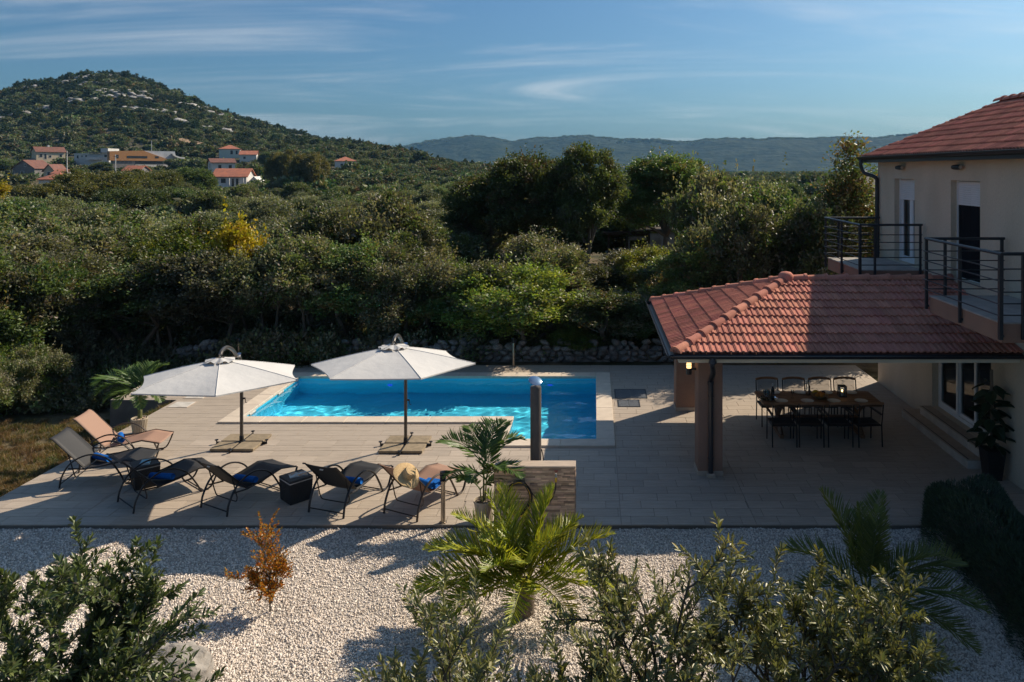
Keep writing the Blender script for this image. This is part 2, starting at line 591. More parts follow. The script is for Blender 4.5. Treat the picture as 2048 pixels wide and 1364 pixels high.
def ground_z(x, y):
    x = np.asarray(x, float)
    y = np.asarray(y, float)
    z = np.zeros(np.broadcast(x, y).shape)
    # garden: gravel in front of the terrace, earth falling away left of it
    z = z - 0.10
    left = sstep(-10.4, -11.2, x) * sstep(12.4, 17.5, y) * sstep(26, 21, y)
    z = z - 0.75 * left
    z = z + 0.10 * sstep(22.0, 24, y) + 0.12 * wob(x * 3, y * 3) * sstep(23, 30, y)
    # rise towards the village and the hill
    u = x / np.maximum(y, 5)
    wl_ = sstep(-0.02, -0.36, u)
    b = np.where(y > 150, 7 * (np.maximum(y - 150, 0) / 115) ** 1.3, 0)
    b = np.minimum(b, 14)
    z = z + b * wl_ + 0.5 * wob(x * 0.5, y * 0.5) * sstep(60, 140, y)
    crest = np.interp(x * 520 / np.maximum(y, 300), CX, CZ)
    s = sstep(265, 520, y) * np.where(y > 520, 1 - 0.55 * sstep(520, 900, y), 1)
    hill = (crest - 5.7 * sstep(-170, -60, x * 520 / np.maximum(y, 300))) * s
    z = np.where(y > 265, np.maximum(z, hill * 0.999 + z * (1 - s)), z)
    z = z + 1.6 * wob(x * 0.25, y * 0.25) * sstep(300, 380, y) * np.clip(hill / 20, 0, 1)
    # dug out under the terrace and pool
    ins = sstep(-10.2, -9.6, x) * sstep(7.6, 7.0, x) * sstep(12.2, 12.8, y) * sstep(21.7, 21.2, y)
    ins = np.maximum(ins, sstep(-11.8, -11.3, x) * sstep(-9.0, -9.6, x) * sstep(18.8, 19.3, y) * sstep(21.7, 21.2, y))
    ins = np.maximum(ins, sstep(6.2, 6.6, x) * sstep(9.4, 9.0, x) * sstep(2, 4, y) * sstep(20.2, 19.6, y) * 0.5)
    return z * (1 - ins) - 2.2 * ins


def hit(px, py, y0=40, y1=900):
    """Where the ground is seen at a photograph pixel."""
    y = y0
    while y < y1:
        x = (px - 1188) * y / 1500
        if float(ground_z(x, y)) >= EYE + (340 - py) * y / 1500:
            return x, y, float(ground_z(x, y))
        y += 0.5
    return x, y, float(ground_z(x, y))


def grid_mesh(name, XX, YY, ZZ, m, smooth=True):
    r, c = XX.shape
    v = np.stack([XX, YY, ZZ], -1).reshape(-1, 3)
    i = np.arange(r * c).reshape(r, c)
    f = np.stack([i[:-1, :-1], i[:-1, 1:], i[1:, 1:], i[1:, :-1]], -1).reshape(-1, 4)
    me = bpy.data.meshes.new(name)
    me.vertices.add(len(v)); me.vertices.foreach_set('co', v.ravel())
    me.loops.add(f.size); me.loops.foreach_set('vertex_index', f.ravel())
    me.polygons.add(len(f))
    me.polygons.foreach_set('loop_start', np.arange(0, f.size, 4))
    me.polygons.foreach_set('loop_total', np.full(len(f), 4))
    me.polygons.foreach_set('use_smooth', np.full(len(f), smooth))
    me.materials.append(m)
    me.update(calc_edges=True)
    return me


ys = np.concatenate([np.arange(-40, 3, 4), np.arange(3, 30, 0.4), np.arange(30, 80, 2), np.arange(80, 620, 6), np.arange(620, 1000, 30), np.array([1200, 1500, 2000, 2600, 3500, 5000, 8000, 12000])])
us = np.linspace(-1.35, 1.05, 150)
YY, UU = np.meshgrid(ys, us, indexing='ij')
XX = UU * (np.maximum(YY, 0) + 22)
ZZ = ground_z(XX, YY)
ZZ = np.where(YY > 900, np.minimum(ZZ, -2.0 - (YY - 900) * 0.0), ZZ)
terr_mat = NT('terrain_blend_mat')
# near earth and far scrub soil in one material, mixed by distance along the valley
terrain = link('terrain', grid_mesh('terrain', XX, YY, ZZ, m_terrain))
tag(terrain, kind='structure')
terrain.data.materials.append(m_hill)
cy = np.array([p.center[1] for p in terrain.data.polygons])
terrain.data.polygons.foreach_set('material_index', (cy > 240).astype(int))
bpy.data.materials.remove(terr_mat.mat)

rx = np.linspace(RX[0], RX[-1], 700)
rows = [(-900, 0.0), (-700, .10), (-520, .32), (-360, .58), (-220, .80), (-110, .94), (0, 1.0), (250, .93), (600, .6), (1200, 0)]
rng = np.random.default_rng(3)
base = np.interp(rx, RX, RZ)
for k, (w_, a_) in enumerate(((620, 9), (240, 6), (90, 3), (33, 1.7))):
    base = base + a_ * 0.35 * np.sin(rx / w_ * 6.28 + k * 1.7)
tops = np.interp(rx, rx[::1], rng.normal(0, 1.5, len(rx)))
RXX = np.stack([rx * (RY + d) / RY for d, _ in rows])
gully = [np.sin(rx / 210 + 0.9 * np.sin(rx / 340)) * 16 + np.sin(rx / 83 + d * .01) * 8 for d, _ in rows]
RYY = np.stack([np.full_like(rx, RY + d) + gully[i] * (1 if 0 < i < 6 else 0) * 3 for i, (d, _) in enumerate(rows)])
RZZ = np.stack([(base + 12) * f - 12 + gully[i] * f * (1 - f) * 1.2 + (tops if f == 1.0 else 0) for i, (d, f) in enumerate(rows)])
tag(link('far_ridge', grid_mesh('far_ridge', RXX, RYY, RZZ, m_ridge)), kind='structure')

# ------------------------------------------------------------------ terrace, pool
TY0, TY1 = 12.05, 21.9
PX0, PX1, PY0, PY1, NX0, NY0 = -8.10, 0.08, 17.20, 20.60, -1.87, 15.76       # pool: main basin and the notch towards the house side
CW = 0.36


def in_pool(x, y, m=0.0):
    return (PX0 - m < x < PX1 + m and PY0 - m < y < PY1 + m) or (NX0 - m < x < PX1 + m and NY0 - m < y < PY0 + 0.5)


def in_terrace(x, y):
    if -10.35 < x < 7.64 and TY0 < y < TY1: return True
    if -12.0 < x <= -10.35 and 18.6 < y < TY1: return True
    if 6.25 < x < 7.64 and 5.5 < y <= TY0: return True
    return False


def slab_cells(xs, ys, inside, z0, z1):
    mb = MB()
    nx, ny = len(xs) - 1, len(ys) - 1
    on = [[inside((xs[i] + xs[i + 1]) / 2, (ys[j] + ys[j + 1]) / 2) for j in range(ny)] for i in range(nx)]
    ok = lambda i, j: 0 <= i < nx and 0 <= j < ny and on[i][j]
    for i in range(nx):
        for j in range(ny):
            if not on[i][j]: continue
            a, b, c, d = xs[i], xs[i + 1], ys[j], ys[j + 1]
            mb.face([(a, c, z1), (b, c, z1), (b, d, z1), (a, d, z1)])
            mb.face([(a, d, z0), (b, d, z0), (b, c, z0), (a, c, z0)])
            if not ok(i, j - 1): mb.face([(a, c, z0), (b, c, z0), (b, c, z1), (a, c, z1)])
            if not ok(i, j + 1): mb.face([(b, d, z0), (a, d, z0), (a, d, z1), (b, d, z1)])
            if not ok(i - 1, j): mb.face([(a, d, z0), (a, c, z0), (a, c, z1), (a, d, z1)])
            if not ok(i + 1, j): mb.face([(b, c, z0), (b, d, z0), (b, d, z1), (b, c, z1)])
    return mb


XB = sorted([-12.0, -10.35, PX0, NX0, PX1, 6.25, 7.64])
YB = sorted([5.5, TY0, NY0, PY0, PY1, 18.6, TY1])
terrace = slab_cells(XB, YB, lambda x, y: in_terrace(x, y) and not in_pool(x, y), -0.9, -0.016).build('terrace', m_slab)
tag(terrace, kind='structure')
top = MB()
for i in range(len(XB) - 1):
    for j in range(len(YB) - 1):
        cx_, cy_ = (XB[i] + XB[i + 1]) / 2, (YB[j] + YB[j + 1]) / 2
        if in_terrace(cx_, cy_) and not in_pool(cx_, cy_):
            top.face([(XB[i], YB[j], -0.012), (XB[i + 1], YB[j], -0.012), (XB[i + 1], YB[j + 1], -0.012), (XB[i], YB[j + 1], -0.012)])
top.build('mortar_bed', m_grout, terrace)

# paving tiles, cut round the pool coping, with open joints
COLUMNS = [(1.94, 2.40, 13.99, 14.45), (1.94, 2.40, 17.74, 18.20)]
OUT = {'x': sorted([PX0 - CW, PX1 + CW, NX0 - CW]), 'y': sorted([PY0 - CW, PY1 + CW, NY0 - CW])}
ycut = sorted(set(list(np.round(np.arange(TY0, TY1, 0.29), 3)) + [TY1, PY0 - CW, PY1 + CW, NY0 - CW, 18.6]))
ycut = [y for k, y in enumerate(ycut) if k == 0 or y - ycut[k - 1] > 0.03]
tiles = []
for j in range(len(ycut) - 1):
    y0, y1 = ycut[j], ycut[j + 1]
    ym = (y0 + y1) / 2
    off = [0.0, 0.4, 0.2, 0.5, 0.1, 0.3][int(round((y0 - TY0) / 0.29)) % 6]
    xcut = list(np.arange(-12.6 + off, 7.7, 0.60)) + [-10.35, 7.64, -12.0, 2.62] + OUT['x']
    xcut = sorted(xcut)
    for a, b in zip(xcut[:-1], xcut[1:]):
        if b - a < 0.04: continue
        xm = (a + b) / 2
        if not in_terrace(xm, ym) or ym < TY0: continue
        if (PX0 - CW < xm < PX1 + CW and PY0 - CW < ym < PY1 + CW) or (NX0 - CW < xm < PX1 + CW and NY0 - CW < ym < PY0): continue
        tiles.append((a, b, y0, y1))
for y0 in np.arange(5.6, TY0 - 0.3, 0.29):
    for a in (6.27, 6.87, 7.3):
        tiles.append((a, min(a + 0.6, 7.64) if a < 7.2 else 7.64, y0, y0 + 0.29) if a != 6.87 else (6.87, 7.3, y0, y0 + 0.29))
tile_me = MB().box(-0.5, 0.5, -0.5, 0.5, -0.5, 0.5).mesh('tile', m_tile)


def tile_size(t):
    if t[2] < TY0: return -1
    y = (t[2] + t[3]) / 2
    px = 1188 + 1500 * (t[0] + t[1]) / 2 / y
    if px > 1830 or px < -20: return 0
    return (t[1] - t[0]) * (t[3] - t[2]) / y ** 3


tiles.sort(key=lambda t: -tile_size(t))
rest = MB()
for k, (a, b, y0, y1) in enumerate(tiles):
    jw = 0.004
    dz = random.uniform(-0.0012, 0.0012)
    if k < 300:
        o = link('tile', tile_me, terrace)
        o.location = ((a + b) / 2, (y0 + y1) / 2, -0.008 + dz)
        o.scale = (b - a - 2 * jw, y1 - y0 - 2 * jw, 0.016)
    else:
        rest.box(a + jw, b - jw, y0 + jw, y1 - jw, -0.012, dz)
tag(rest.build('tile_field', m_tile, terrace), kind='stuff')

# pool basin
tpool = NT('pool_mosaic_mat')
pb = tpool.node('ShaderNodeBsdfPrincipled'); pb.inputs['Roughness'].default_value = 0.4
vor = tpool.node('ShaderNodeTexVoronoi', distance='CHEBYCHEV'); vor.inputs['Scale'].default_value = 22; vor.inputs['Randomness'].default_value = 0.0
ge = tpool.node('ShaderNodeNewGeometry'); tpool.link(ge.outputs['Position'], vor.inputs['Vector'])
wn_ = tpool.node('ShaderNodeTexWhiteNoise', noise_dimensions='3D'); tpool.link(vor.outputs['Color'], wn_.inputs['Vector'])
nz_ = tpool.node('ShaderNodeTexNoise'); nz_.inputs['Scale'].default_value = 1.2; tpool.link(ge.outputs['Position'], nz_.inputs['Vector'])
mxp = tpool.node('ShaderNodeMix', data_type='RGBA'); tpool.link(vor.outputs['Distance'], mxp.inputs['Factor'])
mxp.inputs['A'].default_value = (0.09, 0.72, 0.95, 1); mxp.inputs['B'].default_value = (0.07, 0.62, 0.90, 1)
tpool.link(mxp.outputs['Result'], pb.inputs['Base Color']); tpool.link(pb.outputs[0], tpool.out.inputs['Surface'])
m_pool = tpool.mat
PD = -1.35
shell = MB()
E = 0.004
ox0, ox1, oy0, oy1, nx0, ny0 = PX0 + E, PX1 - E, PY0 + E, PY1 - E, NX0 + E, NY0 + E
shell.face([(ox0, oy0, PD), (ox1, oy0, PD), (ox1, oy1, PD), (ox0, oy1, PD)])
shell.face([(nx0, ny0, PD), (ox1, ny0, PD), (ox1, oy0, PD), (nx0, oy0, PD)])
ring = [(ox0, oy0), (nx0, oy0), (nx0, ny0), (ox1, ny0), (ox1, oy1), (ox0, oy1)]
for k in range(6):
    a, b = ring[k], ring[(k + 1) % 6]
    shell.face([(a[0], a[1], PD), (a[0], a[1], 0.0), (b[0], b[1], 0.0), (b[0], b[1], PD)])
pool_shell = tag(shell.build('pool_basin', m_pool), kind='structure')
# coping stones
cop = link('pool_coping', None)
tag(cop, kind='structure')
coping_mb = {}


def coping_run(x0, x1, y0, y1, along):
    L = (x1 - x0) if along == 'x' else (y1 - y0)
    n = max(1, round(L / 0.95))
    for k in range(n):
        a, b = k / n, (k + 1) / n
        if along == 'x':
            r = (x0 + L * a + .002, x0 + L * b - .002, y0, y1)
        else:
            r = (x0, x1, y0 + L * a + .002, y0 + L * b - .002)
        MB().box(r[0], r[1], r[2], r[3], -0.02, 0.045 + random.uniform(-.0008, .0008), 0.006).build('coping_stone', m_coping, cop)


V = 0.03                                             # the stones overhang the water a little
coping_run(PX0 - CW, NX0 + V, PY0 - CW, PY0 + V, 'x')
coping_run(NX0 - CW, NX0 + V, NY0 - CW, PY0 - CW - .003, 'y')
coping_run(NX0 + V + .003, PX1 + CW, NY0 - CW, NY0 + V, 'x')
coping_run(PX1 - V, PX1 + CW, NY0 + V + .003, PY1 + CW, 'y')
coping_run(PX0 - CW, PX1 - V - .003, PY1 - V, PY1 + CW, 'x')
coping_run(PX0 - CW, PX0 + V, PY0 + V + .003, PY1 - V - .003, 'y')
# water, a real waved surface
rs = np.random.default_rng(5)
nwx, nwy = 310, 184
gx = np.linspace(PX0 + 0.006, PX1 - 0.006, nwx)
gy = np.linspace(NY0 + 0.006, PY1 - 0.006, nwy)
kcut = int(np.argmin(abs(gy - (PY0 + 0.006)))); gy[kcut] = PY0 + 0.006
icut = int(np.argmin(abs(gx - (NX0 + 0.006)))); gx[icut] = NX0 + 0.006
WY, WX = np.meshgrid(gy, gx, indexing='ij')
WZ = np.zeros_like(WX)
for k in range(40):
    lam = rs.uniform(0.20, 1.1) if k % 2 else rs.uniform(0.18, 0.42)
    th = rs.normal(-0.4, 1.0) + (math.pi if rs.random() < .3 else 0)
    WZ += 0.0042 * (lam / 1.0) ** 1.25 * np.sin((WX * math.cos(th) + WY * math.sin(th)) * 6.283 / lam + rs.uniform(0, 6.28)) / 2.0
WZ *= 0.75 + 0.45 * np.sin(WX * 0.9 + 1) * np.sin(WY * 1.1)
WZ = WZ - 0.055
wme = grid_mesh('water', WX, WY, WZ, m_tile)
bmw = bmesh.new(); bmw.from_mesh(wme)
kill = [f for f in bmw.faces if f.calc_center_median().x < NX0 + 0.004 and f.calc_center_median().y < PY0 + 0.004]
bmesh.ops.delete(bmw, geom=kill, context='FACES')
bmw.to_mesh(wme); bmw.free()
tw = NT('pool_water_mat')
rf = tw.node('ShaderNodeBsdfGlass'); rf.inputs['IOR'].default_value = 1.33; rf.inputs['Roughness'].default_value = 0.0
rf.inputs['Color'].default_value = (0.93, 0.985, 1.0, 1)
tw.link(rf.outputs[0], tw.out.inputs['Surface'])
wme.materials.clear(); wme.materials.append(tw.mat)
water = tag(link('pool_water', wme), kind='structure')
try:
    water.cycles.is_caustics_caster = True
    pool_shell.cycles.is_caustics_receiver = True
except Exception as e:
    print('caustics flags', e)
# fittings of the basin
for (fx, fy) in ((-5.6, PY1 - 0.02), (-1.2, PY1 - 0.02)):
    o = MB().lathe([(0.0, 0.02), (0.06, 0.02), (0.075, 0.0)], 18).build('pool_lamp', mat('pool_lamp_mat', (0.03, 0.10, 0.5), 0.3, emit=((0.02, 0.10, 0.9), 0.5)), pool_shell)
    o.location = (fx, fy, -0.55); o.rotation_euler = (R(90), 0, 0)
for sy in (17.75, 19.35):
    s = MB().box(PX0 - 0.02, PX0 + 0.035, sy - 0.16, sy + 0.16, -0.16, -0.02, 0.008)
    s.build('skimmer_mouth', m_lid, pool_shell)

# skimmer lids, floor grates
for (a, b, lab) in ((G(335, 815), G(382, 806), 'nearer pale square skimmer lid set in the terrace left of the pool'), (G(368, 797), G(409, 791), 'farther pale square skimmer lid set in the terrace left of the pool')):
    mb = MB().box(0, 0.46, 0, 0.42, -0.01, 0.012, 0.006)
    o = mb.build('skimmer_lid', m_lid); o.location = (a[0], a[1], 0)
    tag(o, lab, 'lid', 'skimmer lids')
    fr = MB()
    fr.box(-.02, .48, -.02, 0, -.01, .009); fr.box(-.02, .48, .42, .44, -.01, .009); fr.box(-.02, 0, 0, .42, -.01, .009); fr.box(.46, .48, 0, .42, -.01, .009)
    fr.build('lid_frame', m_topslab, o)
for (p0, p1, lab) in (((1230, 797), (1293, 779), 'larger dark metal hatch set in the paving right of the pool'), ((1236, 814), (1281, 800), 'smaller dark metal hatch nearer the camera right of the pool')):
    x0, y0 = G(*p0); y1 = G(*p1)[1]; x1 = (p1[0] - 1188) * (y0 + y1) / 2 / 1500 if p0[1] == 797 else G(p1[0], p0[1])[0]
    root = empty('floor_hatch', (x0, y0, 0)); tag(root, lab, 'hatch', 'metal hatches')
    w, d = x1 - x0, y1 - y0
    f = MB().box(0, w, 0, .03, 0, .012).box(0, w, d - .03, d, 0, .012).box(0, .03, .03, d - .03, 0, .012).box(w - .03, w, .03, d - .03, 0, .012)
    f.build('frame', m_metal, root)
    MB().box(.03, w / 2 - .003, .03, d - .03, 0, .009, .002).build('cover_plate', m_grate, root)
    MB().box(w / 2 + .003, w - .03, .03, d - .03, 0, .009, .002).build('cover_plate', m_grate, root)

# ------------------------------------------------------------------ gravel
XG, YG = np.meshgrid(np.linspace(-13, 7.0, 90), np.linspace(3.5, 12.05, 40), indexing='ij')


def gravel_z(x, y):
    return -0.062 + 0.010 * np.sin(x * 1.7 + 0.6) * np.cos(y * 1.9) + 0.008 * np.sin(x * 4.1 + y * 3)


gravel = tag(link('gravel_bed', grid_mesh('gravel_bed', XG[::-1], YG[::-1], gravel_z(XG, YG)[::-1], m_gravelbase)), kind='structure')


def rock_mesh(seed, n=7):
    rr = np.random.default_rng(seed)
    bm = bmesh.new()
    bmesh.ops.create_icosphere(bm, subdivisions=1, radius=1)
    for v in bm.verts:
        v.co *= rr.uniform(0.55, 1.25)
    v = np.array([q.co[:] for q in bm.verts]); f = np.array([[q.index for q in p.verts] for p in bm.faces])
    bm.free()
    return v, f


def big_mesh(name, V_, F_, mats, cols=None, smooth=False):
    """One mesh from arrays; F_ (n,3) or (n,4); cols per vertex."""
    me = bpy.data.meshes.new(name)
    k = F_.shape[1]
    me.vertices.add(len(V_)); me.vertices.foreach_set('co', V_.astype(np.float32).ravel())
    me.loops.add(F_.size); me.loops.foreach_set('vertex_index', F_.astype(np.int32).ravel())
    me.polygons.add(len(F_))
    me.polygons.foreach_set('loop_start', np.arange(0, F_.size, k, dtype=np.int32))
    me.polygons.foreach_set('loop_total', np.full(len(F_), k, dtype=np.int32))
    if smooth: me.polygons.foreach_set('use_smooth', np.full(len(F_), True))
    for m in (mats if isinstance(mats, list) else [mats]): me.materials.append(m)
    me.update(calc_edges=True)
    if cols is not None:
        at = me.attributes.new('Col', 'FLOAT_COLOR', 'POINT')
        at.data.foreach_set('color', np.concatenate([cols, np.ones((len(cols), 1))], 1).astype(np.float32).ravel())
    return me


def rot_mats(rr, n):
    q = rr.normal(size=(n, 4)); q /= np.linalg.norm(q, axis=1)[:, None]
    w, x, y, z = q.T
    return np.stack([1 - 2 * (y * y + z * z), 2 * (x * y - z * w), 2 * (x * z + y * w), 2 * (x * y + z * w), 1 - 2 * (x * x + z * z), 2 * (y * z - x * w),
                     2 * (x * z - y * w), 2 * (y * z + x * w), 1 - 2 * (x * x + y * y)], 1).reshape(n, 3, 3)


rr = np.random.default_rng(11)
yv = np.concatenate([rr.uniform(7.4, 12.04, 128000), rr.uniform(7.4, 9.6, 34000)])
xv = rr.uniform(-0.92, 0.62, len(yv)) * (yv + 0.6)
keep = (xv > -12.8) & (xv < 6.24)
xv, yv = xv[keep], yv[keep]
n = len(xv)
octa = np.array([(-1, 0, 0), (1, 0, 0), (0, -1, 0), (0, 1, 0), (0, 0, -1), (0, 0, 1)], float)
cf = np.array([(0, 2, 5), (2, 1, 5), (1, 3, 5), (3, 0, 5), (2, 0, 4), (1, 2, 4), (3, 1, 4), (0, 3, 4)])
vv = octa[None] * rr.uniform(0.7, 1.3, (n, 6, 1)) + rr.normal(0, .22, (n, 6, 3))
sc = rr.uniform(0.0085, 0.0185, (n, 1, 1)) * rr.uniform(0.75, 1.25, (n, 1, 3))
vv = np.einsum('nij,nkj->nki', rot_mats(rr, n), vv * sc)
vv += np.stack([xv, yv, gravel_z(xv, yv) + 0.003], -1)[:, None, :]
tone = rr.choice([0.0, 1.0, 2.0], n, p=[0.78, 0.16, 0.06])
pal = np.array([(0.80, 0.71, 0.62), (0.60, 0.50, 0.41), (0.34, 0.285, 0.24)])
cc = pal[tone.astype(int)] * rr.uniform(0.82, 1.12, (n, 1))
gm = NT('gravel_stone_mat')
ga = gm.node('ShaderNodeAttribute', attribute_name='Col'); gp = gm.node('ShaderNodeBsdfPrincipled'); gp.inputs['Roughness'].default_value = 0.8
gm.link(ga.outputs['Color'], gp.inputs['Base Color']); gm.link(gp.outputs[0], gm.out.inputs['Surface'])
fidx = (cf[None] + (np.arange(n) * 6)[:, None, None]).reshape(-1, 3)
gst = link('gravel', big_mesh('gravel', vv.reshape(-1, 3), fidx, gm.mat, np.repeat(cc, 6, 0)))
tag(gst, 'white and beige gravel spread in front of the terrace', 'gravel', kind='stuff')

# ------------------------------------------------------------------ dry stone wall behind the terrace
wall = empty('dry_stone_wall', (0, 22.55, 0))
tag(wall, 'low grey dry stone wall along the back of the terrace', 'wall')
stone_mes = []
for k in range(10):
    v, f = rock_mesh(100 + k)
    stone_mes.append(big_mesh('stone', v, f, m_stone))
MB().box(-12.6, 5.6, 0.05, 0.42, -0.2, 0.30).build('wall_core', m_stone, wall)
cnt = 0
for row in range(4):
    x = -12.5 + row * 0.09
    while x < 5.5:
        w = random.uniform(0.17, 0.36)
        if row == 3 and random.random() < 0.35:
            x += w; continue
        z = 0.05 + row * 0.145 + random.uniform(-.03, .03)
        tgt = (x + w / 2, random.uniform(-0.03, 0.05) + (0.1 if row == 3 else 0), z)
        if cnt < 292:
            o = link('stone', random.choice(stone_mes), wall)
            o.location = tgt
            o.scale = (w * 0.62, random.uniform(.14, .2), random.uniform(.085, .135))
            o.rotation_euler = (random.uniform(-.5, .5), random.uniform(-.45, .45), random.choice((0, math.pi)) + random.uniform(-.5, .5))
            cnt += 1
        x += w
# loose stones at the left front corner, earth edge

# ------------------------------------------------------------------ roof tiles (interlocking clay, two ribs each)
TW, TL = 0.222, 0.36
PROF = [(0, .004), (.05, .030), (.17, .032), (.25, .008), (.44, .007), (.50, .026), (.63, .028), (.70, .008), (.90, .007), (.96, .022), (1.0, .024)]


def tile_bm():
    bm = bmesh.new()
    rows = [(0.0, 0.034), (TL * 0.5, 0.018), (TL, 0.0)]
    g = [[bm.verts.new((u * TW, y, h + lift)) for (u, h) in PROF] for (y, lift) in rows]
    low = [bm.verts.new((u * TW, 0.0, h + 0.008)) for (u, h) in PROF]
    for i in range(len(rows) - 1):
        for k in range(len(PROF) - 1):
            bm.faces.new((g[i][k], g[i][k + 1], g[i + 1][k + 1], g[i + 1][k]))
    for k in range(len(PROF) - 1):
        bm.faces.new((low[k], low[k + 1], g[0][k + 1], g[0][k]))
    return bm


_b = tile_bm(); roof_tile_me = bpy.data.meshes.new('roof_tile'); _b.to_mesh(roof_tile_me); _b.free(); roof_tile_me.materials.append(m_rooftile)


def tile_slope(parent, O, U, V, umin, umax, vmax, cnt, rest=None, keep=None):
    """Rows of tiles on a slope; umin/umax give (a, b): the limits a + b*v along the eave. Tiles are objects while cnt lasts, else go to rest."""
    O, U, V = Vector(O), Vector(U), Vector(V)
    N = U.cross(V)
    rot = Matrix((U, V, N)).transposed().to_4x4()
    nrow = max(1, round(vmax / 0.315))
    step = vmax / nrow
    made = 0
    for r in range(nrow):
        v = r * step
        k0 = math.floor(min(umin[0] + umin[1] * v, umin[0] + umin[1] * (v + TL)) / TW) - 1
        k1 = math.ceil(max(umax[0] + umax[1] * v, umax[0] + umax[1] * (v + TL)) / TW) + 1
        for k in range(k0, k1):
            u = k * TW
            corners = [(u, v), (u + TW, v), (u + TW, v + TL), (u, v + TL)]
            lo = [c[0] - (umin[0] + umin[1] * c[1]) for c in corners]
            hi = [(umax[0] + umax[1] * c[1]) - c[0] for c in corners]
            if max(lo) <= 0.01 or max(hi) <= 0.01: continue
            M_ = Matrix.Translation(O + U * u + V * v + N * random.uniform(0, .003)) @ rot @ Matrix.Rotation(random.uniform(-.012, .012), 4, 'Z') @ Matrix.Rotation(random.uniform(-.012, .012), 4, 'X')
            me = roof_tile_me
            if min(lo) < -1e-6 or min(hi) < -1e-6:
                bm = tile_bm()
                for (a, b, sg) in ((umin[0], umin[1], 1), (umax[0], umax[1], -1)):
                    # keep sg*(x+u - a - b*(y+v)) > 0
                    nn = Vector((sg, -sg * b, 0))
                    co = Vector((a + b * v - u, 0, 0))
                    bmesh.ops.bisect_plane(bm, geom=bm.verts[:] + bm.edges[:] + bm.faces[:], plane_co=co, plane_no=nn, clear_inner=True)
                if not bm.faces:
                    bm.free(); continue
                if cnt[0] > 0 and (keep is None or keep(M_.translation)):
                    me = bpy.data.meshes.new('roof_tile'); bm.to_mesh(me); me.materials.append(m_rooftile)
                else:
                    me = None
                    rest.raw([v_.co[:] for v_ in bm.verts], [[q.index for q in f.verts] for f in (bm.verts.index_update() or bm.faces)], mat=M_)
                bm.free()
            if me is not None:
                if cnt[0] > 0 and (keep is None or keep(M_.translation)):
                    o = link('roof_tile', me, parent)
                    o.matrix_world = M_
                    cnt[0] -= 1
                elif rest is not None:
                    rest.raw([q.co[:] for q in roof_tile_me.vertices], [p.vertices[:] for p in roof_tile_me.polygons], mat=M_)
    return made


def cap_mesh(L=0.40, r=0.105):
    mb = MB()
    prof = [(0.0, r * 1.16), (0.045, r * 1.16), (0.05, r), (L * 0.9, r * 0.9), (L, r * 0.86)]
    n = 9
    b = len(mb.v)
    for (x, q) in prof:
        for k in range(n):
            a = math.pi * k / (n - 1)
            mb.v.append((x, q * math.cos(a), q * math.sin(a) * 0.92))
    for i in range(len(prof) - 1):
        for k in range(n - 1):
            a_ = b + i * n + k
            mb.f.append((a_, a_ + n, a_ + n + 1, a_ + 1)); mb.m.append(0); mb.s.append(True)
    mb.f.append(tuple(b + k for k in range(n))); mb.m.append(0); mb.s.append(False)
    return mb.mesh('ridge_cap', m_rooftile)


CAP = cap_mesh()


def cap_run(parent, A, B, n, name='ridge_cap', lift=0.0):
    A, B = Vector(A), Vector(B)
    d = (B - A)
    step = d.length / n
    X = d.normalized()
    Y = Vector((0, 0, 1)).cross(X).normalized()
    Z = X.cross(Y)
    for k in range(n):
        o = link(name, CAP, parent)
        tilt = Matrix.Rotation(0.03, 4, 'Y')
        o.matrix_world = Matrix.Translation(A + X * (k * step) + Z * lift) @ Matrix((X, Y, Z)).transposed().to_4x4() @ tilt @ Matrix.Diagonal((step / 0.36, 1, 1, 1))


def gutter(parent, A, B, out, r=0.062, name='gutter'):
    """Half-round gutter from A to B, opening upwards; out = horizontal direction away from the roof."""
    A, B, out = Vector(A), Vector(B), Vector(out)
    mb = MB()
    n = 8
    ring = [(math.cos(math.pi + math.pi * k / n), math.sin(math.pi + math.pi * k / n)) for k in range(n + 1)]
    ringo = ring + [(1.12, 0.06), (1.0, 0.10), (0.92, 0.02)] + [(c * .93, s * .93) for c, s in ring[::-1]] + [(-0.95, 0.02), (-1.0, 0.06)]
    P0 = [A + out * (c * r) + Vector((0, 0, s * r)) for c, s in ringo]
    P1 = [B + out * (c * r) + Vector((0, 0, s * r)) for c, s in ringo]
    m = len(ringo)
    for k in range(m):
        mb.face([P0[k], P0[(k + 1) % m], P1[(k + 1) % m], P1[k]], sm=True)
    for P in (A, B):
        mb.face([P + out * (c * r) + Vector((0, 0, s * r)) for c, s in ring])
    return mb.build(name, m_gutter, parent)


# ------------------------------------------------------------------ pavilion over the dining table
pav = empty('pavilion', (2.2, 16, 0))
tag(pav, 'open dining pavilion with red tiled hip roof on brown columns, built against the house', 'pavilion')
bpy.context.view_layer.update()


def P(o):
    """Keep the world place of a freshly built part after it was parented to an Empty that is not at the origin."""
    par = o.parent
    while par is not None and par.parent is not None:
        par = par.parent
    if par is not None:
        o.matrix_parent_inverse = Matrix.LocRotScale(par.location, par.rotation_euler, par.scale).inverted()
    return o


